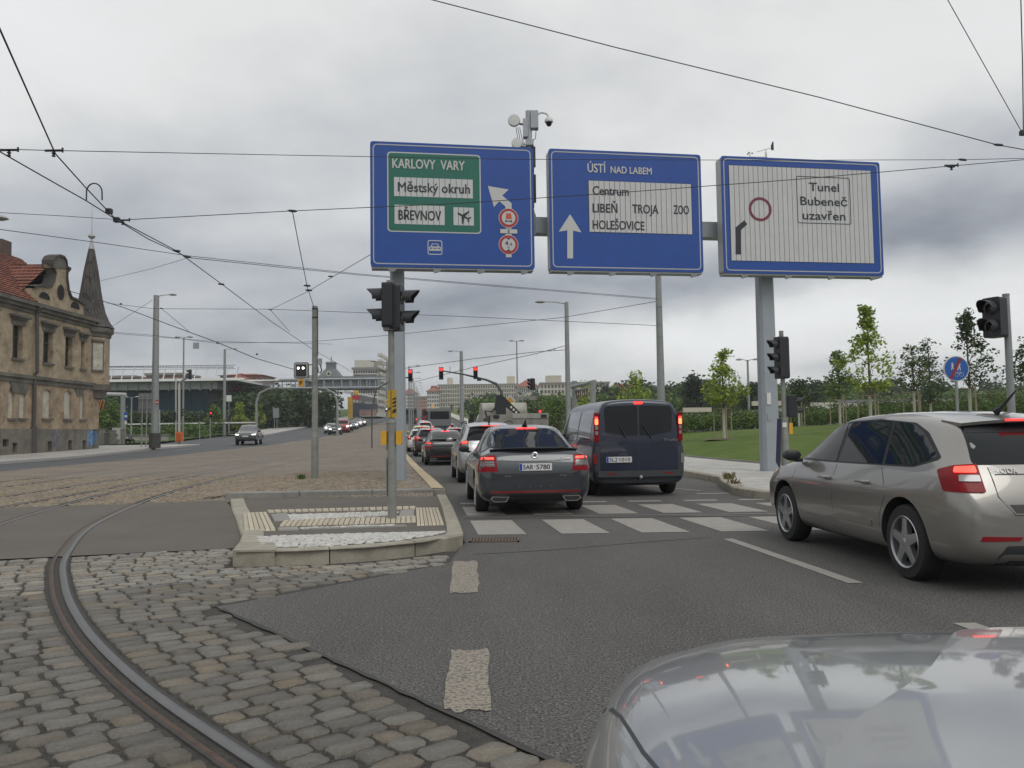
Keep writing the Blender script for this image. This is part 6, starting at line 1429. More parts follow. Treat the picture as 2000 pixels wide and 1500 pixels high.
def dup(root, x, y, hd, label, col=None, frm=None, s=(1, 1, 1), group=None, lit=None, name=None):
    c = copy_tree(root); c['label'] = label; put(c, x, y, hd); c.scale = s
    if group: c['group'] = group
    if col: recolour(c, frm, col)
    return c
Q = 'cars queuing for the red light'; w0 = proto['w']
dup(w0, x_m(62) + 1.2, 62, R(8), 'yellow taxi estate standing behind the gantry post', P_yellow, P_white, (1.05, 1.08, 1.12), Q)
dup(w0, x_m(66) + 3.9, 66, R(7), 'pale green-grey car in the queue right of the yellow taxi', paint('paint_pale', (.30, .34, .30)), P_white, (1, 1, .98), Q)
dup(w0, x_m(74) + 1.6, 74, R(7), 'white saloon ahead of the yellow taxi', None, None, (1.02, 1.05, 1), Q)
dup(w0, x_m(62) + 6.0, 62, R(7), 'low white car between two grey cars, behind the dark saloon roof', None, None, (1, 1, 1), Q)
dup(w0, x_m(60) + 8.4, 59, R(7), 'white car roof just left of the silver crossover', None, None, (1, 1, .98), Q)
dup(w0, x_m(72) + 6.2, 76, R(7), 'dark grey car directly behind the grey coach', P_dgrey, P_white, (1.05, 1, 1.1), Q)
dup(w0, x_m(86) + 1.7, 88, R(7), 'white van-like car farther up the queue', None, None, (1.05, 1, 1.25), Q)
dup(w0, x_m(95) + 4.6, 97, R(7), 'silver car in the middle of the far queue', P_silver, P_white, (1, 1, 1), Q)
dup(w0, x_m(104) + 1.8, 104, R(7), 'red car far up the left lane of the queue', P_red, P_white, (1, 1, 1), Q)
dup(w0, x_m(118) + 4.6, 118, R(7), 'black car ahead of the silver one in the far queue', P_black, P_white, (1, 1, 1), Q)
dup(w0, x_m(130) + 1.8, 132, R(7), 'small white car near the foot of the far lamp row', None, None, (1, 1, 1), Q)

# oncoming traffic on the left carriageway: they face the camera
on = thing('oncoming_car', 'dark grey saloon leading the oncoming column beside a curved pole', 'car', group='oncoming cars coming down the hill')
hatch(on, L=4.6, W=1.82, H=1.46, col=P_dgrey, detail=0, brake=False)
for o in list(on.children_recursive):
    if o.name.startswith('headlight'): o.data = o.data.copy(); o.data.materials[0] = lit_white
dgl = 'oncoming cars coming down the hill'
put(on, P(655, 840, 112).x, 112, R(190))
dup(on, P(634, 840, 116).x, 120, R(190), 'white oncoming car half hidden behind the tram pole', P_white, P_dgrey, (1, 1, 1), dgl)
dup(on, P(678, 838, 128).x, 128, R(190), 'black oncoming car right behind the red van', P_black, P_dgrey, (1, 1, 1.1), dgl)
dup(on, P(690, 836, 138).x, 138, R(190), 'grey oncoming car between the black one and a white one', P_silver, P_dgrey, (1, 1, 1), dgl)
dup(on, P(698, 833, 150).x, 150, R(190), 'white oncoming estate near the end of the column', P_white, P_dgrey, (1, 1, 1.1), dgl)
dup(on, P(706, 830, 160).x, 160, R(190), 'silver oncoming car last in the column', MATS['paint_pale'], P_dgrey, (1, 1, 1), dgl)
dup(on, P(741, 815, 262).x, 262, R(190), 'lone white car high up the empty left carriageway', P_white, P_dgrey, (1.1, 1.1, 1.1), dgl)
rv = thing('red_van', 'red van in the oncoming column behind the dark saloon', 'van', group=dgl); van(rv, P_red, None, rear=False, brake=False, lvl=1); put(rv, P(668, 830, 120).x, 121, R(190))

# pickup
pk = thing('pickup_truck', 'dark grey double-cab pickup with headlights on, approaching on the left road', 'pickup truck')
r = .39; ys = (-1.6, 1.5); me, bvh = shell(PICK, (1, 1, 1), [(y, r + .02, r + .09) for y in ys], [mat('paint_pickup', (.045, .044, .042), .35, .4, coat=1), dark_pl], creases=((4, .3), (5, .8), (6, .3)))
body = link('body', me, pk); wheels(pk, .955, ys, r, .24)
patch(bvh, [(1.05, 1.16), (.60, 1.62), (.35, 1.70), (.05, 1.72), (0, 1.15)], 'left', 'window_pane', glass_dk, body, corner=.03, off=.005); patch(bvh, [(-.06, 1.15), (-.02, 1.72), (-.6, 1.70), (-.84, 1.6), (-.86, 1.15)], 'left', 'window_pane', glass_dk, body, corner=.03, off=.005)
patch(bvh, [(-.66, 1.24), (-.60, 1.70), (.60, 1.70), (.66, 1.24)], 'front', 'windscreen', mat('windscreen_grey', (.06, .065, .07), .05, coat=1), body, corner=.05, off=.005, both=False)
patch(bvh, [(-.50, .82), (-.50, 1.00), (.50, 1.00), (.50, .82)], 'front', 'grille', dark_pl, body, off=.008, both=False, corner=.02)
for z in (.86, .93): patch(bvh, [(-.50, z), (-.50, z + .015), (.50, z + .015), (.50, z)], 'front', 'grille_bar', chrome, body, off=.014, both=False)
patch(bvh, [(.52, .86), (.52, 1.00), (.70, 1.03), (.85, 1.02), (.84, .88)], 'front', 'headlight', lens_clear, body, off=.008, corner=.02)
patch(bvh, [(.54, .87), (.54, .91), (.80, .93), (.83, .99), (.85, .90), (.80, .87)], 'front', 'daytime_light', lit_white, body, off=.013)
patch(bvh, [(-.60, .46), (-.62, .66), (.62, .66), (.60, .46)], 'front', 'air_intake', dark_pl, body, off=.006, both=False, corner=.03)
MB().box((-.26, 2.64, .70), (.26, 2.66, .81)).build('number_plate', plate_m, body); mirror_(pk, .93, .95, 1.2, black_pl, 1.4)
q = G(470, 870, 0); put(pk, q.x + .2, q.y + 1.8, R(186) + .0)
pk.rotation_euler = (0, 0, R(190))

# lorry with loading crane ahead of the liftback
lo = thing('crane_lorry', 'dirty cream flatbed lorry with folded black loading crane, ahead of the dark liftback', 'lorry')
cream = mat('lorry_cream', (.36, .35, .30), .6, var=.15, vscale=1.5, dirt=.25); bx_ = mat('lorry_side', (.25, .24, .21), .7, var=.2, vscale=2, dirt=.3)
MB().box((-1.22, 0, 1.05), (1.22, .08, 2.05)).box((-1.22, .08, 1.05), (-1.16, 4.6, 1.75)).box((1.16, .08, 1.05), (1.22, 4.6, 1.75)).box((-1.22, .08, .98), (1.22, 4.6, 1.1)).build('flatbed', bx_, lo)
MB().box((-.30, -.03, 1.88), (1.22, -.005, 2.09)).build('tailboard', cream, lo)
for x in (-1.1, .90): MB().box((x, -.05, 1.90), (x + .24, -.01, 2.03)).build('corner_bracket', black_pl, lo)
cab = MB(); pr = [(5.5, .7), (5.5, 2.45), (5.75, 2.75), (6.7, 2.78), (7.1, 2.6), (7.45, 1.7), (7.5, .6)]; cab.prism(pr, lambda a, c, t: (-1.12 + t, a, c), 2.24); cb = cab.build('cab', cream, lo)
bev = cb.modifiers.new('bevel', 'BEVEL'); bev.width = .12; bev.segments = 3
MB().prism(rect(-.85, 1.7, .2, 2.45, .08), lambda a, c, t: (a, 5.49 + t, c), .02).build('cab_recess', mat('cream_light', (.42, .41, .36), .6), lo)
crn = mat('crane_black', (.02, .022, .024), .4)
cr_ = MB().box((-.35, 4.8, 1.1), (-.02, 5.2, 2.6)).prism([(-.55, 2.55), (-.50, 3.05), (-.22, 3.10), (.05, 2.85), (.75, 2.15), (.60, 2.05), (-.05, 2.55), (-.12, 1.9), (-.42, 1.9)], lambda a, c, t: (a, 4.75 + t, c), .32).build('crane', crn, lo)
for k in range(3): MB().box((.18 + .12 * k, 4.735, 2.45 - .12 * k), (.27 + .12 * k, 4.748, 2.55 - .12 * k)).build('warning_label', white_m, cr_)
b = MB(); b.tube([(-.9, 4.9, 1.9), (-1.0, 4.9, 2.35), (-.7, 4.9, 2.3), (-.5, 4.9, 2.5)], .05, 8).tube([(-1.1, 4.9, 1.9), (-.75, 4.9, 2.1), (-.6, 4.9, 1.8)], .06, 8).box((-1.0, 4.8, 1.5), (-.6, 5.1, 2.0)); b.build('hydraulic_unit', mat('crane_grease', (.05, .05, .05), .6), lo)
b = MB().tube([(-1.15, 6.9, 2.3), (-1.5, 6.9, 2.3), (-1.5, 6.9, 1.9)], .02, 6).box((-1.62, 6.85, 1.75), (-1.40, 6.93, 2.25)); b.build('mirror', black_pl, lo)
for y in (1.2, 6.3):
    for s_ in (-1, 1): wheel(lo, s_ * 1.15, y, .48, .28, 'steel', s_)
put(lo, .30, 34.5, R(7)); lo.rotation_euler.x = 0
# white van beside the lorry cab
wv = thing('white_lorry', 'white lorry cab with big black mirror left of the crane lorry', 'lorry')
me, bvh = shell(VAN, (1.08, .9, 1.18), [(-1.55, .4, .47), (1.4, .4, .47)], [P_white, dark_pl], lvl=1); body = link('body', me, wv); wheels(wv, 1.0, (-1.55, 1.4), .38, .22, 'steel')
MB().box((-1.24, 1.35, 1.30), (-1.02, 1.45, 2.0)).build('mirror', black_pl, wv); MB().tube([(-1.0, 1.4, 1.9), (-1.15, 1.4, 1.95)], .02, 6).build('mirror_arm', black_pl, wv)
put(wv, -.95, 43, R(8))

# coaches and tram farther up
def coach(label, x, y, col, name='coach', hd=R(7), Wd=2.55, H_=3.2, L_=11, group='buses in the far queue'):
    t = thing(name, label, 'bus' if name == 'coach' else 'tram', group=group)
    b = MB().prism(rect(-Wd / 2, .35, Wd / 2, H_, .22), lambda a, c, k: (a, -L_ / 2 + k, c), L_); bd = b.build('body', col, t, smooth=True)
    MB().prism(rect(-Wd * .42, H_ * .62, Wd * .42, H_ * .90, .08), lambda a, c, k: (a, -L_ / 2 - .02 + k, c), .02).build('rear_window', glass_dk, bd)
    for sg in (-1, 1):
        MB().prism(rect(-L_ * .47, H_ * .55, L_ * .47, H_ * .88, .08), lambda a, c, k: (sg * (Wd / 2 - .005 + k), a, c), .02).build('side_windows', glass_dk, bd)
        MB().box((sg * (Wd / 2 - .12) - .07, -L_ / 2 - .03, .8), (sg * (Wd / 2 - .12) + .07, -L_ / 2, 1.15)).build('taillight', lit_tail, bd)
        for yy_ in (-L_ * .28, L_ * .32): wheel(t, sg * (Wd / 2), yy_, .48, .28, 'steel', sg)
    MB().box((-Wd * .40, -L_ / 2 - .025, .95), (Wd * .40, -L_ / 2, 1.25)).build('engine_grille', dark_pl, bd)
    put(t, x, y, hd); return t
cgrey = mat('coach_grey', (.16, .17, .175), .35, .2, coat=.5)
coach('grey coach with dark rear window above the queue', P(851, 800, 96).x, 99, cgrey)
coach('dark red bus ahead and left of the grey coach', P(831, 800, 150).x, 155, mat('tram_red', (.15, .025, .028), .4, coat=.4))
coach('black-windowed tram on the track bed behind the gantry post', P(796, 800, 170).x, 175, mat('tram_dark', (.04, .045, .05), .4, coat=.4), name='tram')
# yellow digger on the far queue
dg = thing('yellow_excavator', 'yellow digger on a low loader far up the queue', 'excavator'); ym = mat('digger_yellow', (.60, .30, .03), .5)
MB().box((-1.2, -2, 1.2), (1.2, 2, 2.1)).box((-1.2, -1, 2.1), (0, 1, 3.0)).build('body', ym, dg); MB().tube([(.4, 1.5, 2.1), (.6, 3, 4.0), (.6, 5.5, 3.2), (.6, 6.2, 2.0)], [.25, .22, .18, .12], 8).build('arm', ym, dg); MB().box((-1.15, -1.03, 2.3), (-.05, -1.0, 2.9)).build('cab_window', glass_dk, dg)
for s_ in (-1, 1): MB().prism(rect(-2.4, .0, 2.4, 1.1, .45), lambda a, c, t: (s_ * (1.25 - t), a, c), .5).build('track', tyre_m, dg)
put(dg, P(842, 790, 190).x, 190, R(8)); 
# ================================================================== FOREGROUND BONNET (the car the photo was taken from)
P_hood = mat('paint_hood_silver', (.33, .34, .35), .28, .5, coat=.8, var=.03, vscale=1)
hc = thing('silver_car', 'silver car whose bonnet and left wing fill the lower right corner', 'car')
HOOD = [list(q) for q in HATCH]
for q in HOOD:
    if 1.2 < q[0] < 2.0: q[4] += .045; q[6] += .04; q[7] = min(q[5] - .05, q[7] + .06); q[8] = .03
    q[0] = float(np.interp(q[0], [-2.15, .45, 1.36, 1.65, 1.92, 2.06, 2.12, 2.15], [-3.0, -.75, .25, 1.05, 1.62, 1.95, 2.13, 2.2]))
    if q[0] > .9:
        w_ = float(np.interp(q[0], [.9, 1.05, 1.62, 1.95, 2.13, 2.2], [.853, .84, .74, .60, .42, .30])); q[1] = w_; q[5] = w_ * .92; q[7] = w_ * .72
        q[6] = float(np.interp(q[0], [.9, 1.05, 1.62, 1.95, 2.13, 2.2], [.985, .975, .90, .835, .76, .70])); q[4] = q[6] - .05; q[3] = q[4] - .1; q[8] = .02
me, bvh = shell(HOOD, (1.04, 1.0, 1.0), [(y, .325, .385) for y in (-2.2, 1.31)], [P_hood, dark_pl], creases=((4, .3), (5, .35), (6, .5)))
hb = link('body', me, hc); wheels(hc, .885, (-2.2, 1.31), .32, .2)
patch(bvh, [(-.25, .98), (-.6, 1.20), (-.85, 1.34), (-1.4, 1.39), (-2.2, 1.36), (-2.5, 1.10), (-1.6, .97)], 'left', 'side_windows', glass_dk, hb, off=.004, corner=.03)
patch(bvh, [(-.58, 1.02), (-.52, 1.36), (.52, 1.36), (.58, 1.02)], 'front', 'windscreen', glass_dk, hb, off=.004, both=False, corner=.05)
line_patch(bvh, [(-.72, .5), (-.76, 1.0), (-.765, 1.4), (-.735, 1.75), (-.66, 1.96), (-.54, 2.07), (-.3, 2.12), (0, 2.13), (.3, 2.12), (.54, 2.07), (.66, 1.96), (.735, 1.75), (.765, 1.4), (.76, 1.0), (.72, .5)], 'top', hb, both=False, w=.005, m=black_pl, name='bonnet_gap')
patch(bvh, [(-.62, .32), (-.64, .78), (-.36, 1.08), (-.10, 1.50), (.10, 1.50), (.36, 1.08), (.64, .78), (.62, .32)], 'top', 'bonnet_bulge', P_hood, hb, off=.03, both=False, corner=.12, skirt=.05, res=.06)
patch(bvh, [(.42, .62), (.40, .70), (.56, .74), (.72, .74), (.70, .64)], 'front', 'headlight', lens_clear, hb, off=.004, corner=.02)
hc.location = (.915, .04, -.012); hc.rotation_euler = (0, 0, R(0))

# ================================================================== FOLIAGE
def leaf_mat(name, c, rnd=.35, tr=.25):
    m = bpy.data.materials.new(name); m.use_nodes = True; t = m.node_tree; L = t.links; p = t.nodes['Principled BSDF']; p.inputs['Roughness'].default_value = .6; p.inputs['Specular IOR Level'].default_value = .25
    g = t.nodes.new('ShaderNodeNewGeometry'); mr = t.nodes.new('ShaderNodeMapRange'); mr.inputs[3].default_value = 1 - rnd; mr.inputs[4].default_value = 1 + rnd; L.new(g.outputs['Random Per Island'], mr.inputs[0])
    s_ = t.nodes.new('ShaderNodeVectorMath'); s_.operation = 'SCALE'; s_.inputs[0].default_value = c; L.new(mr.outputs[0], s_.inputs['Scale']); L.new(s_.outputs[0], p.inputs['Base Color'])
    tl_ = t.nodes.new('ShaderNodeBsdfTranslucent'); L.new(s_.outputs[0], tl_.inputs[0]); mx = t.nodes.new('ShaderNodeMixShader'); mx.inputs[0].default_value = tr
    L.new(p.outputs[0], mx.inputs[1]); L.new(tl_.outputs[0], mx.inputs[2]); L.new(mx.outputs[0], t.nodes['Material Output'].inputs[0]); return m
LF = {'lime': leaf_mat('leaf_lime', (.25, .32, .05)), 'mid': leaf_mat('leaf_mid', (.115, .18, .045)), 'dark': leaf_mat('leaf_dark', (.058, .092, .034)), 'olive': leaf_mat('leaf_olive', (.10, .13, .045)), 'fir': leaf_mat('leaf_fir', (.022, .038, .020))}
bark = mat('bark', (.10, .085, .065), .9, var=.25, vscale=12, bump=.5); stake_m = mat('stake_wood', (.27, .23, .16), .85, var=.2, vscale=10); trunk_w = mat('whitewashed_trunk', (.42, .40, .34), .9, var=.15, vscale=10)
def leaves(rs, clumps, per, size, spread, out_=None):
    """clumps: n x 4 (x, y, z, scale) -> leaf quads, folded and randomly turned"""
    c = np.repeat(clumps, per, 0); k = len(c); d = rs.normal(0, 1, (k, 3)); d /= np.maximum(1e-6, np.linalg.norm(d, axis=1))[:, None]
    pos = c[:, :3] + d * (spread * c[:, 3:4]) * rs.uniform(.3, 1, (k, 1)) ** .6 * np.array([1, 1, .75])
    a = rs.normal(0, 1, (k, 3)); a[:, 2] *= .6; a /= np.linalg.norm(a, axis=1)[:, None]; u = rs.normal(0, 1, (k, 3)); b_ = np.cross(a, u); b_ /= np.linalg.norm(b_, axis=1)[:, None]
    s_ = size * rs.uniform(.6, 1.3, (k, 1)); v = np.stack([pos - a * s_, pos - b_ * s_ * .55, pos + a * s_, pos + b_ * s_ * .55], 1).reshape(-1, 3)
    return v, np.arange(k * 4).reshape(-1, 4)
def foliage_obj(name, v, f, m, parent=None, loc=None):
    me = bpy.data.meshes.new(name); me.from_pydata(v.tolist(), [], f.tolist()); me.materials.append(m); return link(name, me, parent, loc)
def tree(label, base, h, w, z0, kind='mid', n=150, per=18, leaf=.09, spread=.3, shape='cone', seed=1, tr=.06, stakes=0, group=None, white=True, name='young_tree', pole=0):
    rs = np.random.RandomState(seed); t = thing(name, label, 'tree', tuple(base), group=group)
    zs = rs.uniform(0, 1, n) ** (1.25 if shape == 'cone' else 1)
    if shape == 'cone': rad = w / 2 * np.where(zs < .25, .55 + zs * 1.8, 1 - (zs - .25) ** .55 * .92); 
    elif shape == 'leader': rad = w / 2 * np.where(zs < .5, .65 + .35 * np.sin(zs * 2 * math.pi), np.maximum(.13, .62 - (zs - .5) * 2.2))
    else: rad = w / 2 * np.sqrt(np.maximum(.02, 1 - (2 * zs - 1) ** 2)) 
    th = rs.uniform(0, 2 * math.pi, n); rr_ = rad * rs.uniform(.15, 1, n) ** .5 * (1 + .22 * np.sin(th * 3 + seed)); 
    cl = np.stack([rr_ * np.cos(th), rr_ * np.sin(th), z0 + (h - z0) * zs, rs.uniform(.6, 1.25, n)], 1)
    cl = cl[::2]; v, f = leaves(rs, cl, int(per * 1.7), leaf * .9, spread * 1.15); foliage_obj('crown', v, f, LF[kind], t)
    b = MB().tube([(0, 0, -.1), (.02, 0, z0), (.0, .02, z0 + (h - z0) * .5), (0, 0, h * .97)], [tr, tr * .85, tr * .5, tr * .12], 7)
    for i in range(0, len(cl), max(1, len(cl) // 30)):
        x, y, z = cl[i, :3]; b.tube([(0, 0, max(z0 * .8, z - math.hypot(x, y) * .9)), (x * .5, y * .5, z - math.hypot(x, y) * .35), (x, y, z)], [tr * .28, tr * .18, tr * .07], 4)
    b.build('trunk', bark, t, smooth=True)
    if white: MB().tube([(0, 0, -.05), (0, 0, z0 * .85)], tr * 1.12, 8).build('trunk_wrap', trunk_w, t)
    if stakes:
        s_ = thing('tree_stake', 'wooden three-post stake frame around ' + stakes, 'tree stake', tuple(base), group='stake frames round the young trees')
        for a in (.5, 2.6, 4.7): MB().tube([(.55 * math.cos(a), .55 * math.sin(a), -.1), (.52 * math.cos(a), .52 * math.sin(a), 1.75)], .035, 7).build('post', stake_m, s_)
        b = MB(); q_ = [(.54 * math.cos(a), .54 * math.sin(a)) for a in (.5, 2.6, 4.7)]
        for i in range(3): b.tube([(*q_[i], 1.62), (*q_[(i + 1) % 3], 1.62)], .025, 5)
        b.build('rail', stake_m, s_)
    return t
def on_lawn(px, Y): x = P(px, 800, Y).x; return Vector((x, Y, prof(Y) + .17 + lawn_z(x, Y)))
def hgt(px, py, base): return P(px, py, base.y).z - base.z
GT = 'young trees on the right lawn'
for (px_, Y, top, wpx, z0, kd, n, per, sh, sd, st, lb, lf) in [
    (1413, 44, 684, 82, 1.9, 'lime', 130, 14, 'cone', 3, 'the lime-green tree next to the van', 'lime-green young tree with a full cone crown standing right of the van', .11),
    (1700, 38, 600, 120, 1.9, 'lime', 190, 14, 'leader', 5, 'the tallest lime-green tree', 'tallest lime-green tree with a thin leader above the hatchback windows', .10),
    (1640, 50, 690, 62, 1.8, 'mid', 120, 14, 'cone', 8, 'the green tree left of the tallest one', 'mid-green young tree just left of the tallest lime tree', .11),
    (1786, 46, 676, 82, 2.0, 'olive', 90, 12, 'cone', 12, 'the sparse tree', 'sparse open-crowned tree between the tallest tree and the round sign', .10),
    (1818, 60, 664, 60, 1.5, 'dark', 110, 14, 'cone', 14, 0, 'slim dark pointed tree just left of the round sign', .12),
    (1895, 42, 606, 86, 1.9, 'dark', 170, 15, 'leader', 21, 'the dark tree behind the round sign', 'tall dark-green tree behind the round blue sign', .10),
    (2016, 40, 660, 90, 2.0, 'dark', 90, 13, 'cone', 25, 0, 'dark tree cut by the right picture edge behind the tall pole', .10),
    (1242, 62, 722, 62, 1.6, 'lime', 90, 12, 'leader', 31, 0, 'small lime-green tree rising behind the van roof', .13),
    (1090, 62, 772, 62, .8, 'mid', 90, 14, 'round', 35, 0, 'bushy green tree between lorry and van', .14),
    (1143, 70, 752, 46, 1.0, 'lime', 70, 12, 'leader', 38, 0, 'narrow lime-green tree inside the grey portal behind the van', .14),
    (1560, 56, 745, 44, 1.6, 'dark', 70, 12, 'cone', 44, 'the small dark tree behind the right post', 'small dark tree right of the right gantry post', .12)]:
    bs = on_lawn(px_, Y); h_ = hgt(px_, top, bs); tree(lb, bs, h_, wpx * Y / FPX, z0, kd, n, per, lf, .34 * Y / 44, sh, sd, .07, st, GT)
o = MB().lathe([(0, .05), (.7, .03), (1.1, -.02)], n=14, c=tuple(on_lawn(1413, 44))).build('bare_soil', mat('bare_soil', (.10, .08, .055), .95, var=.3, vscale=4)); struct(o)
# left young trees in front of the dark wood
for (px_, Y, top, wpx, kd, sd, lb) in [(418, 108, 790, 34, 'mid', 51, 'green young tree behind the second lamp pole'), (467, 112, 787, 26, 'lime', 52, 'lime-green young tree right above the pickup roof'), (506, 142, 787, 24, 'lime', 53, 'lime-green young tree beside the left curved gantry pole'),
    (535, 162, 780, 32, 'lime', 54, 'tallest lime-green young tree of the left bank'), (553, 164, 785, 26, 'lime', 55, 'lime-green young tree just right of the tallest one on the left bank'), (571, 168, 785, 26, 'mid', 56, 'green young tree left of the pole with the orange P'), (588, 172, 790, 24, 'mid', 57, 'green young tree farthest right on the left bank')]:
    x = P(px_, 830, Y).x; bs = Vector((x, Y, prof(Y) + bank_z(x, Y) * .8)); tree(lb, bs, max(2.5, hgt(px_, top, bs)), wpx * Y / FPX, .7, kd, 60, 12, .22, .5, 'leader', sd, .09, 0, 'young trees on the left bank', False)
def wood(name, label, pts, kind, n, per, leaf, seed, cat=None, kd='stuff'):
    """a mass of crowns: pts = (px, ytop, ybase, Y, width px)"""
    rs = np.random.RandomState(seed); V, Fc, o0 = [], [], 0
    for (px_, yt, yb_, Y, wp) in pts:
        c0, c1 = P(px_, yb_, Y), P(px_, yt, Y); w = wp * Y / FPX / 2; hz_ = (c1.z - c0.z); d = rs.normal(0, 1, (n, 3)); d /= np.linalg.norm(d, axis=1)[:, None]; rr_ = rs.uniform(.45, 1, (n, 1))
        q_ = d * rr_ * np.array([w, w, hz_ * .5]) * (1 + .15 * np.sin(d[:, :1] * 7 + seed)); cl = np.concatenate([q_ + np.array([c0.x, Y, (c0.z + c1.z) / 2]), rs.uniform(.6, 1.3, (n, 1))], 1)
        cl = cl[cl[:, 2] > c0.z - .5]; v, f = leaves(rs, cl, per * 2, leaf * .62 * Y / 100, .9 * Y / 100); V.append(v); Fc.append(f + o0); o0 += len(v)
    o = foliage_obj(name, np.concatenate(V), np.concatenate(Fc), LF[kind]); o['kind'] = kd; o['label'] = label
    if cat: o['category'] = cat
    return o
rs = random.Random(5)
wood('woodland', 'dark wood behind the right lawn', [(x, 752 + rs.uniform(-12, 10), 812, 190 + rs.uniform(-20, 30), rs.uniform(50, 80)) for x in range(1180, 2120, 30)], 'dark', 70, 8, .45, 61)
wood('woodland', 'mid-green crowns before the dark wood on the right', [(x, 764 + rs.uniform(-10, 10), 812, 150 + rs.uniform(-10, 20), rs.uniform(40, 70)) for x in range(1170, 2120, 44)], 'mid', 45, 8, .40, 62)
wood('woodland', 'olive crowns in the wood behind the parapet', [(x, 760 + rs.uniform(-8, 12), 812, 170, rs.uniform(40, 60)) for x in range(1210, 2100, 90)], 'olive', 50, 8, .42, 63)
wood('broadleaf_tree', 'round dark tree standing out above the wood left of the parapet', [(1357, 740, 800, 160, 62)], 'dark', 90, 12, .4, 64, 'tree', 'thing'); wood('broadleaf_tree', 'dark round tree between the lawn lamp and the right post', [(1480, 747, 806, 120, 70)], 'dark', 90, 12, .4, 65, 'tree', 'thing'); wood('conifer_tree', 'dark conifer poking above the wood near the twin lamp', [(1354, 738, 760, 130, 14), (1354, 752, 775, 130, 30)], 'fir', 50, 10, .3, 66, 'tree', 'thing')
wood('broadleaf_tree', 'dark spreading tree against the sky right of the small right-post signal', [(1588, 745, 800, 140, 44), (1575, 757, 800, 140, 50)], 'dark', 80, 10, .35, 67, 'tree', 'thing')
wood('hedge_row', 'unkempt shrubs growing in front of the white parapet', [(x, 812 - (x - 1330) * .065 + rs.uniform(-5, 4), 842 - (x - 1330) * .045, 64, 26) for x in range(1330, 2060, 17)], 'olive', 34, 12, .26, 68)
wood('hedge_row', 'low green shrubs behind the lawn', [(x, 816 - (x - 1330) * .065 + rs.uniform(-5, 6), 842 - (x - 1330) * .045, 61, 22) for x in range(1336, 2060, 31)], 'mid', 26, 12, .24, 69)
wood('shrubbery', 'green shrubs by the truck beyond the junction', [(x, 782 + rs.uniform(-10, 8), 822, 150, 40) for x in range(940, 1190, 24)], 'mid', 40, 8, .4, 70)
wood('shrubbery', 'darker shrubs below the long apartment block', [(x, 773 + rs.uniform(-8, 8), 812, 230, 46) for x in range(930, 1240, 30)], 'dark', 40, 8, .4, 71)
wood('woodland', 'dense dark wood in front of the girder bridge', [(x, 762 + abs(x - 560) * .02 + rs.uniform(-6, 6), 838, 150 + rs.uniform(-6, 12), 58) for x in range(455, 650, 18)], 'dark', 90, 9, .42, 72)
wood('woodland', 'dark bushes below the glass hall', [(x, 808 + rs.uniform(-6, 6), 842, 118, 40) for x in range(190, 470, 26)], 'dark', 60, 9, .4, 73)
wood('shrubbery', 'bright shrub under the striped board', [(212, 778, 846, 98, 50), (190, 800, 850, 96, 40)], 'mid', 80, 9, .3, 75)
wood('shrubbery', 'weedy bushes at the foot of the left bank', [(x, 832 + rs.uniform(-4, 5) - (x - 240) * .02, 856 - (x - 240) * .04, 100, 34) for x in range(240, 420, 30)], 'mid', 30, 9, .24, 76)
wood('shrubbery', 'thin dark shrubs under the white line of the left bank', [(x, 822 + rs.uniform(-5, 5), 838, 112, 34) for x in range(430, 500, 24)], 'olive', 30, 9, .24, 77)

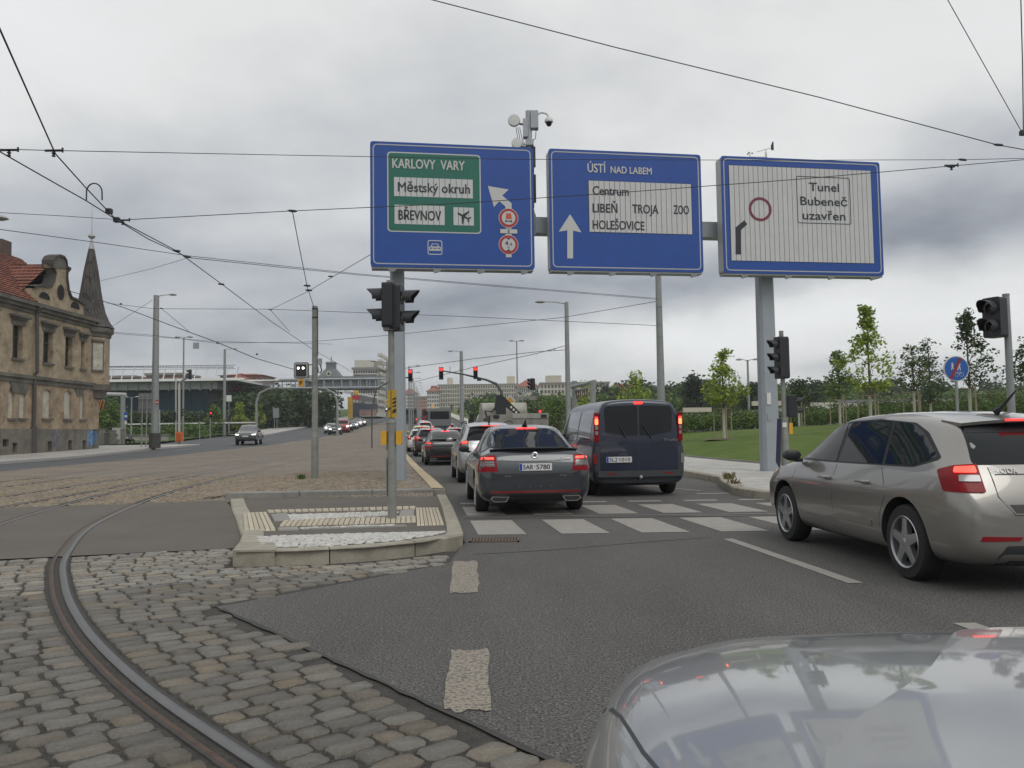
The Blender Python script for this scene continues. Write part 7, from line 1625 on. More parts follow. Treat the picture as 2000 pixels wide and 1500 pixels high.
# ================================================================== FAR BUILDINGS
win_dk = mat('far_window', (.035, .04, .045), .3); cream_w = mat('cream_render', (.56, .51, .39), .9, var=.1, vscale=.3); pale_w = mat('pale_render', (.50, .49, .43), .9, var=.08, vscale=.3); redroof = mat('red_tiles_far', (.26, .075, .045), .85, var=.15, vscale=.5)
def block(label, x0, x1, yt, yb_, Y, floors, cols, wall, depth=14, roof=None, wfrac=(.62, .55), name='apartment_block', base=None, penthouse=None, rz=0, bal=0, hip=4):
    a, c = P(x0, yb_, Y), P(x1, yt, Y); w = c.x - a.x; zt_ = P((x0 + x1) / 2, yt, Y).z; z0 = P((x0 + x1) / 2, yb_, Y).z; h = zt_ - z0
    t = thing(name, label, 'building', (a.x, Y, z0), rz)
    MB().box((0, 0, -2), (w, depth, h)).build('wall', wall, t)
    fh = h / floors; cw = w / cols; b = MB()
    for i in range(floors):
        for j in range(cols):
            x = (j + .5) * cw; z = (i + .5) * fh; ww, hh = cw * wfrac[0] / 2, fh * wfrac[1] / 2; b.add([(x - ww, -.06, z - hh), (x + ww, -.06, z - hh), (x + ww, -.06, z + hh), (x - ww, -.06, z + hh), (x - ww, .02, z - hh), (x + ww, .02, z - hh), (x + ww, .02, z + hh), (x - ww, .02, z + hh)], [(0, 1, 2, 3), (0, 4, 5, 1), (1, 5, 6, 2), (2, 6, 7, 3), (3, 7, 4, 0)])
    for j in range(6):
        for i in range(floors): y = (j + .5) * depth / 6; z = (i + .5) * fh; b.add([(w + .05, y - 1, z - fh * .25), (w + .05, y + 1, z - fh * .25), (w + .05, y + 1, z + fh * .25), (w + .05, y - 1, z + fh * .25)], [(0, 1, 2, 3)])
    o = b.build('windows', win_dk, t); o['kind'] = 'stuff'
    if bal: 
        b = MB()
        for i in range(floors): b.box((0, -bal, i * fh + fh * .02), (w, 0, i * fh + fh * .16))
        o = b.build('parapet_bands', white_m if bal > 1 else pale_w, t); o['kind'] = 'stuff'
    if roof == 'flat': MB().box((-.4, -.5, h), (w + .4, depth + .4, h + .7)).build('roof', mat('flat_roof', (.22, .21, .19), .9), t)
    elif roof == 'hip': MB().add([(-.8, -.8, h), (w + .8, -.8, h), (w + .8, depth + .8, h), (-.8, depth + .8, h), (depth * .3, depth / 2, h + hip), (w - depth * .3, depth / 2, h + hip)], [(0, 1, 5, 4), (1, 2, 5), (2, 3, 4, 5), (3, 0, 4)]).build('roof', redroof, t)
    if penthouse:
        for (u0, u1, hh) in penthouse: MB().box((u0 * w, 2, h), (u1 * w, depth - 2, h + hh)).build('roof_house', wall, t)
    return t
block('long cream apartment block with rows of windows at the end of the avenue', 856, 1012, 752, 803, 520, 6, 34, cream_w, roof='flat', penthouse=[(.11, .17, 5), (.86, .96, 5.5)], bal=.6)
block('corner block with orange hipped roof at the left end of the long cream block', 834, 857, 764, 803, 515, 5, 5, pale_w, roof='hip', depth=18)
block('salmon apartment house at the vanishing point of the avenue', 808, 835, 776, 803, 560, 4, 6, mat('salmon', (.36, .20, .12), .9), roof='flat')
block('pale narrow house left of the salmon one', 786, 812, 768, 803, 640, 5, 6, pale_w, roof='hip')
block('red-roofed houses between the long block and the cream office block', 1010, 1052, 755, 800, 430, 3, 10, pale_w, roof='hip', depth=16)
block('cream office block with yellow penthouse and dark square windows', 1056, 1190, 749, 800, 400, 5, 20, mat('office_cream', (.50, .46, .37), .9, var=.06), roof='flat', penthouse=[(.09, .31, 4.2)], wfrac=(.6, .6))
block('pink red-roofed row houses right of the office block', 1189, 1262, 762, 800, 430, 3, 14, mat('pink_wall', (.40, .28, .24), .9), roof='hip')
block('pale terrace behind the wood right of the pink houses', 1262, 1330, 757, 800, 450, 3, 12, pale_w, roof='flat')
block('long low beige building behind the trees left of the right lamp', 1325, 1398, 753, 800, 420, 3, 16, cream_w, roof='flat', penthouse=[(.75, .98, 2.5)])
block('grey shed with billboard-like wall behind the lorry', 1000, 1046, 782, 806, 150, 1, 3, mat('shed_white', (.36, .37, .38), .8), depth=6, wfrac=(.5, .2), roof='flat', name='shed')
ab = block('big balconied apartment block rising behind the grey girder bridge', 690, 737, 722, 800, 240, 8, 10, pale_w, depth=24, roof='flat', penthouse=[(0, .8, 3)], bal=1.2)
b = MB()
for i in range(9):
    for j in range(5): b.box((P(737, 800, 240).x - P(690, 800, 240).x - .2, 2 + j * 4.8, 1 + i * 1.85), (P(737, 800, 240).x - P(690, 800, 240).x + .9, 4.6 + j * 4.8, 1.9 + i * 1.85))
o = b.build('balconies', pale_w, ab); o['kind'] = 'stuff'
tw = thing('roof_tower', 'grey station roof tower with lantern and round window above the bridge', 'tower', tuple(P(647, 737, 260)))
gz = mat('zinc', (.13, .14, .14), .6); b = MB()
for (z0, w0, z1, w1) in ((-3, 4.6, 0, 3.9), (0, 3.4, 1.8, 2.2), (1.8, 2.2, 2.6, 1.5), (2.6, 1.35, 4.4, 1.35), (4.4, 1.7, 4.9, 1.2)): b.add([(sx * w, sy * w, z) for z, w in ((z0, w0), (z1, w1)) for sx, sy in ((-1, -1), (1, -1), (1, 1), (-1, 1))], [(0, 1, 5, 4), (1, 2, 6, 5), (2, 3, 7, 6), (3, 0, 4, 7), (4, 5, 6, 7)])
b.build('tower_roof', gz, tw); MB().prism(circ(0, .9, .8, 14), lambda a, c, t: (a, -3.6 + t, c), .3).build('round_window', pale_w, tw); MB().prism(circ(0, .9, .45, 12), lambda a, c, t: (a, -3.65 + t, c), .3).build('pane', win_dk, tw)
MB().tube([(0, 0, 5), (0, 0, 6.6)], .15, 5).build('finial', gz, tw)
# glass hall with white roof deck
def pxbox(b, x0, y0, x1, y1, Y, d, o0=Vector((0, 0, 0)), mi=0): xm = (x0 + x1) / 2; a, c = P(x0, y1, Y) - o0, P(x1, y0, Y) - o0; b.box((a.x, a.y, P(xm, y1, Y).z - o0.z), (c.x, a.y + d, P(xm, y0, Y).z - o0.z), mi); return b
YH = 150; o0 = P(205, 830, YH); hl = thing('glass_hall', 'long hall with white roof deck, slanted white masts and dark blue glass wall', 'building', tuple(o0))
pxbox(MB(), 190, 741, 462, 745, YH - .8, 24, o0).build('roof_deck', white_m, hl)
pxbox(MB(), 188, 739.5, 476, 744.5, YH - 1.6, .7, o0).build('fascia', mat('fascia_white', (.75, .75, .74), .6), hl)
pxbox(MB(), 195, 746, 424, 761, YH, 20, o0).build('girder', mat('girder_grey', (.32, .34, .34), .6), hl)
for k in range(11): pxbox(MB(), 205 + k * 20.5, 747, 206.6 + k * 20.5, 763, YH - .4, .4, o0).build('girder_rib', mat('rib_grey', (.32, .34, .34), .6), hl)
pxbox(MB(), 195, 761, 405, 812, YH + 2, 18, o0).build('glass_wall', mat('hall_glass', (.006, .030, .045), .35, var=.25, vscale=.1, spec=.2), hl)
for k in range(9): pxbox(MB(), 216 + k * 22, 762, 217 + k * 22, 806, YH + 1.9, .1, o0).build('mullion', dark_pl, hl)
b = MB(); [b.tube([P(205 + k * 3, 717, YH) - o0, P(205 + k * 3 + 1.2, 717, YH) - o0], .12, 4) for k in range(84)]; b.tube([P(195, 716, YH) - o0, P(460, 713, YH) - o0], .05, 4).tube([P(195, 722, YH) - o0, P(460, 720, YH) - o0], .04, 4); o = b.build('railing_lamps', dark_pl, hl); o['kind'] = 'stuff'
for k in range(13): MB().tube([P(216 + k * 20.3, 743, YH) - o0, P(222.5 + k * 20.3, 716, YH) - o0], .11, 5).build('mast', white_m, hl)
o0 = P(440, 830, 160); an = thing('station_annex', 'cluttered dark annex with cream house and red poster at the end of the hall', 'building', tuple(o0))
pxbox(MB(), 396, 768, 440, 806, 160, 12, o0).build('wall', mat('annex_dark', (.035, .035, .055), .7, var=.5, vscale=.3), an)
for q_ in ((399, 790, 407, 796), (410, 784, 416, 790), (420, 788, 426, 793), (425, 797, 436, 806), (430, 765, 436, 778)): pxbox(MB(), *q_, 159.7, .3, o0).build('pale_window', pale_w, an)  # small panes in the plain pale render colour
pxbox(MB(), 451, 755, 474, 765, 158, 1, o0).build('red_poster', mat('poster_red', (.42, .02, .03), .6), an)
block('cream gabled house squeezed between hall and footbridge', 449, 474, 742, 765, 175, 1, 2, mat('cream_house', (.50, .42, .24), .9), depth=6, roof='hip', hip=1.6, name='small_house', wfrac=(.3, .4))
block('red-roofed houses seen over the hall roof', 205, 262, 738, 760, 250, 1, 8, redroof, roof='flat', name='row_house'); block('pinkish roofs seen over the middle of the hall', 285, 355, 733, 760, 250, 1, 8, mat('pink_roof', (.24, .12, .10), .9), roof='flat', name='row_house'); block('orange roofs behind the end of the hall', 430, 512, 733, 760, 260, 1, 8, mat('orange_roof', (.30, .13, .08), .9), roof='hip', name='row_house', hip=1)
# footbridge and girder bridge
o0 = P(460, 770, 165); fb = thing('footbridge', 'long footbridge with pale roof and railing left of the orange P', 'bridge', tuple(o0))
pxbox(MB(), 472, 741, 600, 744, 165, 4, o0).build('roof', white_m, fb); pxbox(MB(), 470, 757, 600, 766, 165, 4, o0).build('deck', mat('deck_dark', (.05, .055, .06), .8), fb)
for k in range(15): pxbox(MB(), 474 + k * 8.5, 744, 475 + k * 8.5, 757, 165, .3, o0).build('post', galv_dark, fb)
pxbox(MB(), 470, 751, 600, 752.3, 164.9, .2, o0).build('handrail', galv, fb)
o0 = P(600, 760, 170); gb = thing('girder_bridge', 'grey plate-girder bridge crossing the avenue behind the tram pole', 'bridge', tuple(o0))
gp = mat('bridge_grey', (.15, .165, .17), .7, var=.12, vscale=.2)
pxbox(MB(), 594, 735, 736, 760, 170, 5, o0).build('girder', gp, gb)
for k in range(9): pxbox(MB(), 600 + k * 16.5, 742, 601.5 + k * 16.5, 756, 169.5, .5, o0).build('stiffener', galv, gb)
pxbox(MB(), 594, 738, 737, 741, 169.4, .6, o0).box((0, 0, -3), (.01, .01, -3.01)).build('flange', galv, gb)
o0 = P(575, 757, 104); tg = thing('road_gantry', 'thin twin-tube gantry spanning the left carriageway on curved poles', 'gantry', tuple(o0))
for y in (740.5, 757): MB().tube([P(545, y + 1, 104) - o0, P(764, y - 1, 104) - o0], .13, 6).build('tube', galv, tg)
for x in range(560, 760, 18): MB().tube([P(x, 741, 104) - o0, P(x, 757, 104) - o0], .05, 5).build('strut', galv, tg)
for (x, s_) in ((501, 1), (659, -1)): MB().tube([P(x, 852, 104) - o0, P(x, 785, 104) - o0, P(x + 6 * s_, 768, 104) - o0, P(x + 22 * s_, 760, 104) - o0, P(x + 46 * s_, 756, 104) - o0], [.17, .15, .14, .12, .09], 8).build('curved_pole', MATS['pale_pole'], tg, smooth=True)
# station side with the fast-food sign
o0 = P(670, 820, 165); fs = thing('station_arcade', 'dark blue station arcade with white roof, red sign and yellow arches', 'building', tuple(o0))
dB = mat('arcade_blue', (.012, .018, .06), .6); cpos = lambda x, y, Y: P(x, y, Y) - o0
def quad3(name, pts, m): MB().add([tuple(p) for p in pts] + [tuple(p + Vector((-.2, 1.2, 0))) for p in pts], [(0, 1, 2, 3), (7, 6, 5, 4), (0, 4, 5, 1), (1, 5, 6, 2), (2, 6, 7, 3), (3, 7, 4, 0)]).build(name, m, fs)
quad3('roof', [cpos(671, 762, 160), cpos(743, 775, 215), cpos(743, 779, 215), cpos(671, 767, 160)], white_m)
quad3('upper_wall', [cpos(686, 768, 163), cpos(736, 778, 210), cpos(736, 792, 210), cpos(686, 787, 163)], mat('arcade_glass', (.05, .055, .065), .4))
quad3('lower_wall', [cpos(687, 787, 163), cpos(738, 789, 212), cpos(738, 806, 212), cpos(687, 816, 163)], dB)
pxbox(MB(), 679, 775, 686, 817, 160, 1.5, o0).build('yellow_pillar', mat('pillar_yellow', (.50, .33, .05), .7), fs)
pxbox(MB(), 688, 773, 702, 780, 158, .5, o0).build('red_sign', mat('poster_red'), fs)
for k in range(2): MB().tube([P(690 + 5.2 * k + 5.2 * q / 6, 772 - 8.5 * math.sin(math.pi * q / 6) ** .7, 158) - o0 for q in range(7)], .14, 5).build('yellow_arch', mat('arch_yellow', (.65, .45, .08), .5), fs)
for k in range(7): x = 690 + 6 * k; pxbox(MB(), x, 781 + k * .8, x + 3.4, 786 + k * .6, 160 + 6 * k, .3, o0).build('window', pale_w, fs)
pxbox(MB(), 702, 800, 735, 812, 168, .5, o0).build('graffiti_wall', mat('faded_wall', (.28, .20, .17), .9, var=.4, vscale=.4), fs)
gw = thing('hoarding', 'pale hoarding with blue and grey graffiti above the oncoming cars', 'wall', tuple(P(622, 824, 195))); o0 = P(622, 824, 195)
for k, c in enumerate(((.40, .38, .34), (.05, .10, .35), (.40, .40, .40), (.22, .32, .30), (.40, .42, .42))): pxbox(MB(), 623 + 6 * k, 804, 629 + 6 * k, 824, 195, .3, o0).build('panel', mat('hoarding_%s' % 'abcde'[k], c, .9, var=.35, vscale=.7), gw)
# portal gantry behind the van
o0 = P(1140, 800, 60); pg = thing('portal_gantry', 'grey portal gantry seen from the side behind the van roof', 'gantry', tuple(o0))
for x in (1122, 1158): MB().tube([P(x, 812, 60 + (x - 1122) * -.12) - o0, P(x, 744, 60 + (x - 1122) * -.12) - o0], .20, 8).build('post', MATS['pale_pole'], pg)
MB().tube([P(1116, 756, 60) - o0, P(1162, 745, 56) - o0], .14, 6).tube([P(1122, 764, 60) - o0, P(1148, 758, 57) - o0], .08, 6).build('beam', MATS['pale_pole'], pg)
for k in range(6): MB().tube([P(1125 + 4 * k, 764 - k, 59) - o0, P(1127 + 4 * k, 779 - k, 59) - o0], .05, 5).build('lattice', mat('rust_lattice', (.10, .06, .05), .8), pg)
# parapet on the right
pp_ = [P(1320, 818, 66), P(1420, 807, 68), P(1500, 799, 71), P(1600, 791, 76), P(1700, 786, 82), P(1900, 779, 92), P(2150, 772, 105)]
pw_ = thing('parapet_wall', 'long pale concrete parapet rising behind the shrubs of the lawn', 'wall', tuple(pp_[0])); b = MB()
for i in range(len(pp_) - 1):
    for (m_, h0, h1, t) in ((0, -.42, 0, .2),): a, c = pp_[i] - pp_[0], pp_[i + 1] - pp_[0]; b.add([(a.x, a.y, a.z + h0), (c.x, c.y, c.z + h0), (c.x, c.y, c.z + h1), (a.x, a.y, a.z + h1), (a.x, a.y + .4, a.z + h0), (c.x, c.y + .4, c.z + h0), (c.x, c.y + .4, c.z + h1), (a.x, a.y + .4, a.z + h1)], [(0, 1, 2, 3), (3, 2, 6, 7), (7, 6, 5, 4)])
b.build('coping', mat('coping_white', (.46, .46, .44), .8, var=.1), pw_); b = MB()
for i in range(len(pp_) - 1): a, c = pp_[i] - pp_[0], pp_[i + 1] - pp_[0]; b.add([(a.x, a.y + .05, a.z - 2.5), (c.x, c.y + .05, c.z - 2.5), (c.x, c.y + .05, c.z - .4), (a.x, a.y + .05, a.z - .4)], [(0, 1, 2, 3)])
b.build('wall_face', mat('parapet_grey', (.20, .20, .22), .9, var=.15, vscale=.6), pw_)
for i, (x0, x1, y, Y, m_) in enumerate(((1470, 1545, 783, 110, 'office_cream'), (1585, 1640, 786, 112, 'pale_render'), (1335, 1390, 796, 105, 'office_cream'), (1640, 1860, 780, 125, 'parapet_grey'))):
    o0 = P(x0, y + 8, Y); t = thing('boundary_wall', ['cream wall fragment right of the right post', 'pale wall fragment under the tallest lime tree', 'beige wall behind the parapet next to the van', 'long grey wall behind the young trees'][i], 'wall', tuple(o0)); pxbox(MB(), x0, y, x1, y + 9, Y, .5, o0).build('wall', MATS[m_], t)

# ================================================================== THE DERELICT CORNER HOUSE
XF = -32.6
def FPt(px, py): d = ray(px, py); t = XF / d[0]; return (t, EYE + d[2] * t)
def stucco(name, c, brickc, amt, vs=1.2):
    m = bpy.data.materials.new(name); m.use_nodes = True; t = m.node_tree; L = t.links; p = t.nodes['Principled BSDF']; p.inputs['Roughness'].default_value = .95
    tcn = t.nodes.new('ShaderNodeTexCoord'); mp = t.nodes.new('ShaderNodeMapping'); mp.inputs[2].default_value = (0, 0, 0); L.new(tcn.outputs['Object'], mp.inputs[0])
    sw = t.nodes.new('ShaderNodeSeparateXYZ'); L.new(tcn.outputs['Object'], sw.inputs[0]); cb_ = t.nodes.new('ShaderNodeCombineXYZ'); L.new(sw.outputs[1], cb_.inputs[0]); L.new(sw.outputs[2], cb_.inputs[1])
    br = t.nodes.new('ShaderNodeTexBrick'); br.inputs['Scale'].default_value = 1; br.inputs['Brick Width'].default_value = .30; br.inputs['Row Height'].default_value = .085; br.inputs['Mortar Size'].default_value = .012; br.inputs['Color1'].default_value = (*brickc, 1); br.inputs['Color2'].default_value = tuple(v * .7 for v in brickc) + (1,); br.inputs['Mortar'].default_value = (.26, .22, .17, 1); L.new(cb_.outputs[0], br.inputs['Vector'])
    n = t.nodes.new('ShaderNodeTexNoise'); n.inputs['Scale'].default_value = vs; n.inputs['Detail'].default_value = 9; n.inputs['Roughness'].default_value = .68; L.new(tcn.outputs['Object'], n.inputs['Vector'])
    mr = t.nodes.new('ShaderNodeMapRange'); mr.inputs[1].default_value = amt; mr.inputs[2].default_value = amt + .05; L.new(n.outputs[0], mr.inputs[0])
    n2_ = t.nodes.new('ShaderNodeTexNoise'); n2_.inputs['Scale'].default_value = .9; n2_.inputs['Detail'].default_value = 10; n2_.inputs['Roughness'].default_value = .75; L.new(mp.outputs[0], n2_.inputs['Vector'])
    cr = t.nodes.new('ShaderNodeValToRGB'); L.new(n2_.outputs[0], cr.inputs[0]); cr.color_ramp.elements[0].position = .33; cr.color_ramp.elements[0].color = tuple(v * .42 for v in c) + (1,); cr.color_ramp.elements[1].position = .62; cr.color_ramp.elements[1].color = (*c, 1)
    mx = t.nodes.new('ShaderNodeMix'); mx.data_type = 'RGBA'; L.new(mr.outputs[0], mx.inputs[0]); L.new(cr.outputs[0], mx.inputs[6]); L.new(br.outputs[0], mx.inputs[7]); L.new(mx.outputs[2], p.inputs['Base Color'])
    b_ = t.nodes.new('ShaderNodeBump'); b_.inputs['Strength'].default_value = .6; b_.inputs['Distance'].default_value = .03; L.new(n.outputs[0], b_.inputs['Height']); L.new(b_.outputs[0], p.inputs['Normal']); MATS[name] = m; return m
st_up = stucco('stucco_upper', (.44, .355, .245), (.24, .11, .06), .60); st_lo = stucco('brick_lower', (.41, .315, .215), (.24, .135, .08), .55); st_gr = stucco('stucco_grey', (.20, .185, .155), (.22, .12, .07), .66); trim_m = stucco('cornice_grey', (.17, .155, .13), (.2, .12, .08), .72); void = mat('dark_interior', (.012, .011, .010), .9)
board = mat('boarded_white', (.50, .47, .40), .8, var=.18, vscale=3, dirt=.3)
hs = thing('corner_house', 'derelict two-storey stucco house with gable, blocked windows and shingled corner spire', 'house', (XF, 66, .4))
hy0, hz0 = 66, .4
fy = lambda px_: FPt(px_, 700)[0] - hy0
YE = 65.0 - hy0
def zl(px_, py_): return FPt(px_, py_)[1] - hz0
Zc, Zm, Zp = zl(100, 600) - .3, zl(130, 748), zl(100, 838)        # eaves cornice, string course, plinth top
def wall(name, y0, y1, z0, z1, holes, m, x=0, th=.35):
    o_ = [(y0, z0), (y1, z0), (y1, z1), (y0, z1)]; loops = [o_] + holes; flat_ = [p for l in loops for p in l]
    tr = tessellate_polygon([[Vector((a, c, 0)) for a, c in l] for l in loops]); b = MB(); n = len(flat_)
    b.v = [(x, a, c) for a, c in flat_] + [(x - th, a, c) for a, c in flat_]; b.f = [tuple(t) for t in tr]
    k = 0
    for l in loops:
        for i in range(len(l)): b.f.append((k + i, k + (i + 1) % len(l), n + k + (i + 1) % len(l), n + k + i))
        k += len(l)
    b.m = [0] * len(b.f); return b.build(name, m, hs)
def hole(px0, py0, px1, py1, arch=False):
    (ya, za), (yb2, zb2) = FPt(px0, py1), FPt(px1, py0); za = (FPt((px0 + px1) / 2, py1)[1]); zb2 = FPt((px0 + px1) / 2, py0)[1]; ya -= hy0; yb2 -= hy0; za -= hz0; zb2 -= hz0
    if arch: mdl = (ya + yb2) / 2; return [(ya, za), (yb2, za), (yb2, zb2 - .22), (ya + (yb2 - ya) * .8, zb2 - .05), (mdl, zb2), (ya + (yb2 - ya) * .2, zb2 - .05), (ya, zb2 - .22)]
    return [(ya, za), (yb2, za), (yb2, zb2), (ya, zb2)]
up = [hole(24, 635, 45, 700), hole(84, 648, 103.5, 709), hole(127, 658, 142, 716), hole(157, 667, 165.6, 720), hole(-45, 618, -15, 690), hole(-130, 600, -95, 680)]
lo_ = [hole(16, 756, 29, 817, 1), hole(37.5, 758, 51, 817, 1), hole(83, 760, 100, 817, 1), hole(125, 763, 140, 818, 1), hole(156, 768, 165, 819, 1), hole(-50, 750, -30, 817, 1), hole(-130, 740, -100, 817, 1)]
wall('upper_wall', -27, YE, Zm, Zc, up, st_up); wall('lower_wall', -27, YE, Zp, Zm, lo_, st_lo)
cel = [hole(2, 858, 14, 872), hole(21, 865, 31, 884), hole(90, 862, 99, 880), hole(130, 860, 138, 879), hole(158, 860, 165, 877)]
wall('plinth', -27, YE - 1.2, -.6, Zp, [[(a, max(c, -.2)) for a, c in h] for h in cel], st_gr, x=.12)
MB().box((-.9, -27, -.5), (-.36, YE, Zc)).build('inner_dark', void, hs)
MB().box((-14, -27, -.6), (-.9, YE + 1, Zc)).build('rear_walls', st_up, hs)
for i, h in enumerate(lo_): MB().prism(h, lambda a, c, t: (-.18 + t, a, c), .04).build('blocked_window', board, hs); MB().box((-.05, h[0][0] - .12, h[0][1] - .14), (.16, h[1][0] + .12, h[0][1])).build('sill', trim_m, hs)
for i, h in enumerate(up):
    ya, yb2, za, zb2 = h[0][0], h[1][0], h[0][1], h[2][1]
    w_ = MB().box((-.35, (ya + yb2) / 2 - .05, za), (-.28, (ya + yb2) / 2 + .05, zb2)).box((-.35, ya, za + (zb2 - za) * .62), (-.28, yb2, za + (zb2 - za) * .67)).build('broken_frame', mat('old_frame', (.06, .05, .04), .9), hs)
    if i == 3: MB().box((-.25, ya, za), (-.2, yb2 - .15, zb2)).build('blocked_window', board, hs)
    MB().box((0, ya - .25, zb2 + .35), (.20, yb2 + .25, zb2 + .50)).box((0, ya - .4, zb2 + .50), (.36, yb2 + .4, zb2 + .66)).box((0, ya - .18, zb2 + .02), (.08, yb2 + .18, zb2 + .35)).build('window_hood', trim_m, hs)
    MB().box((-.1, ya - .1, za - .16), (.15, yb2 + .1, za)).build('sill', trim_m, hs)
for (z, d, t) in ((Zm, .22, .22), (Zm - .3, .10, .3), (Zc, .45, .25), (Zc - .25, .28, .25), (Zc - .5, .12, .25)): MB().box((0, -27, z), (d, YE, z + t)).build('cornice', trim_m, hs)
MB().tube([(.12, fy(65), -.3), (.12, fy(65), 1.8)], .22, 10).tube([(.14, fy(65), 1.8), (.14, fy(65), Zm + .3), (.3, fy(65), Zm + .5), (.2, fy(65), Zc - .5), (.5, fy(63), Zc)], .12, 10).build('downpipe', mat('old_zinc', (.07, .065, .06), .7), hs)
for (px0, px1, py0, py1) in ((15, 60, 738, 768), (143, 166, 752, 774)): a = hole(px0, py0, px1, py1); MB().prism([(a[0][0], a[3][1]), (a[1][0], a[3][1]), (a[1][0] - .5, a[0][1]), (a[0][0] + .5, a[0][1])], lambda u, w, t: (t, u, w), .06).build('rustication', MATS['cornice_grey'], hs)
# gable
gpts = [(61, 604), (61, 563), (78, 560), (96, 562), (102, 550), (105, 537), (103, 528), (99, 523), (99, 512), (104, 504), (112.5, 501), (121, 504), (126, 512), (127.5, 524), (133.5, 527), (128, 533), (128, 548), (131, 570), (136, 583), (150, 589), (162, 597), (162, 630)]
gq = [(FPt(*p)[0] - hy0, FPt(*p)[1] - hz0) for p in gpts]; gq[0] = (gq[0][0], Zc + .2); gq[-1] = (gq[-1][0], Zc + .2)
MB().prism(gq, lambda a, c, t: (.05 - t, a, c), .55).build('gable', st_up, hs)
MB().prism([p for p in gq[7:14]] , lambda a, c, t: (.12 - t, a, c), .2).build('gable_head', trim_m, hs)
for (a, c, r1, r2) in ((117, 571, 1.0, .62), (85, 583, 1.5, .75), (145, 602, 1.4, .8)):
    y, z = FPt(a, c)[0] - hy0, FPt(a, c)[1] - hz0; MB().prism([(y + r1 * .45 * math.cos(q), z + r2 * (.9 if a == 117 else .6) * (max(0, math.sin(q)) if a != 117 else math.sin(q))) for q in np.linspace(0, 2 * math.pi, 17)[:-1]], lambda u, w, t: (.07 + t * 0 - (0 if t else -.02), u, w), .03).build('attic_opening', void, hs)
cop = MB(); gl = [p for p in gq[1:-1]]
for i in range(len(gl) - 1): a, c = gl[i], gl[i + 1]; cop.add([(.22, a[0], a[1]), (.22, c[0], c[1]), (.22, c[0], c[1] + .16), (.22, a[0], a[1] + .16), (-.65, a[0], a[1]), (-.65, c[0], c[1]), (-.65, c[0], c[1] + .16), (-.65, a[0], a[1] + .16)], [(0, 1, 2, 3), (3, 2, 6, 7), (7, 6, 5, 4), (0, 4, 5, 1)])
cop.build('gable_coping', mat('sooty_coping', (.06, .055, .05), .9), hs)
tile_m = sett_mat('roof_tiles', (.27, .085, .045), (.17, .055, .035), (.06, .03, .02), .3, .35, vs=.8, bumpd=.05); slate_m = sett_mat('slate_shingles', (.10, .09, .075), (.065, .06, .052), (.02, .02, .02), .22, .2, vs=1.0, bumpd=.03)
RX, RZ = -5.4, P(40, 505, 63.2).z - hz0 - Zc      # ridge offset
ye_ = FPt(61, 590)[0] - hy0
def slope_rows(name, A, B, C, D, n, m):
    """tile courses: A-B eaves, D-C ridge; each course a lapped strip"""
    A, B, C, D = map(Vector, (A, B, C, D)); nr = (B - A).cross(D - A).normalized(); nr = nr if nr.z > 0 else -nr
    for i in range(n):
        a, b2 = A.lerp(D, i / n), B.lerp(C, i / n); d, c = A.lerp(D, (i + 1.12) / n), B.lerp(C, (i + 1.12) / n); k = nr * .07
        MB().add([tuple(a + k), tuple(b2 + k), tuple(c), tuple(d), tuple(a), tuple(b2)], [(0, 1, 2, 3), (4, 5, 1, 0)]).build(name, m, hs)
slope_rows('tile_course', (.45, -27, Zc + .25), (.45, ye_, Zc + .25), (RX, ye_, Zc + RZ), (RX, -27, Zc + RZ), 22, tile_m)
slope_rows('tile_course', (-.65, ye_, Zc + .25 + RZ * .18), (-.65, YE - 2.2, Zc + .25 + RZ * .18), (RX, -2.8, Zc + RZ), (RX, ye_, Zc + RZ), 18, tile_m)
slope_rows('tile_course', (-.65, YE - 2.2, Zc + .25 + RZ * .18), (-11, YE - .4, Zc + .25), (RX - .1, -2.8, Zc + RZ), (RX, -2.8, Zc + RZ), 12, tile_m)
gy = FPt(99, 512)[0] - hy0; gzr = FPt(99, 514)[1] - hz0
slope_rows('tile_course', (-.4, gy - 2.6, gzr - 2.4), (-3.2, gy - 2.6, gzr - 2.4), (-3.2, gy + .6, gzr), (-.4, gy + .6, gzr), 8, tile_m); slope_rows('tile_course', (-3.2, gy + 3.6, gzr - 2.4), (-.4, gy + 3.6, gzr - 2.4), (-.4, gy + .6, gzr), (-3.2, gy + .6, gzr), 6, tile_m)
MB().box((RX - .6, -5.6, Zc + RZ - .6), (RX + .3, -4.4, Zc + RZ + .9)).build('chimney', mat('chimney_brick', (.10, .07, .055), .9, var=.2, vscale=3), hs)
# corner oriel and spire
oc_ = Vector((-33.35 - XF, 64.9 - hy0, 0)); rO = 1.42
def octo(r_, z, a0=R(-38 + 22.5)): return [(oc_.x + r_ * math.cos(a0 + i * math.pi / 4), oc_.y + r_ * math.sin(a0 + i * math.pi / 4), z) for i in range(8)]
def stack(name, prof2, m): b = MB(); b.v = [p for r_, z in prof2 for p in octo(r_, z)]; b.f = [(i * 8 + j, i * 8 + (j + 1) % 8, (i + 1) * 8 + (j + 1) % 8, (i + 1) * 8 + j) for i in range(len(prof2) - 1) for j in range(8)]; b.m = [0] * len(b.f); return b.build(name, m, hs)
zE = FPt(190, 640)[1] - hz0
stack('oriel', [(rO, Zm + .1), (rO, zE - .1)], st_up); stack('oriel_corbel', [(.4, Zm - 1.9), (.7, Zm - 1.1), (1.2, Zm - .9), (1.25, Zm - .4), (1.55, Zm - .3), (1.6, Zm + .15), (1.4, Zm + .15)], trim_m); stack('oriel_cornice', [(rO, zE - .8), (1.5, zE - .75), (1.55, zE - .5), (1.7, zE - .4), (1.72, zE - .05)], trim_m)
stack('lower_corner', [(.40, -.6), (.40, Zm - 1.0)], st_lo); stack('corner_plinth', [(.74, -.6), (.74, Zp)], st_gr)
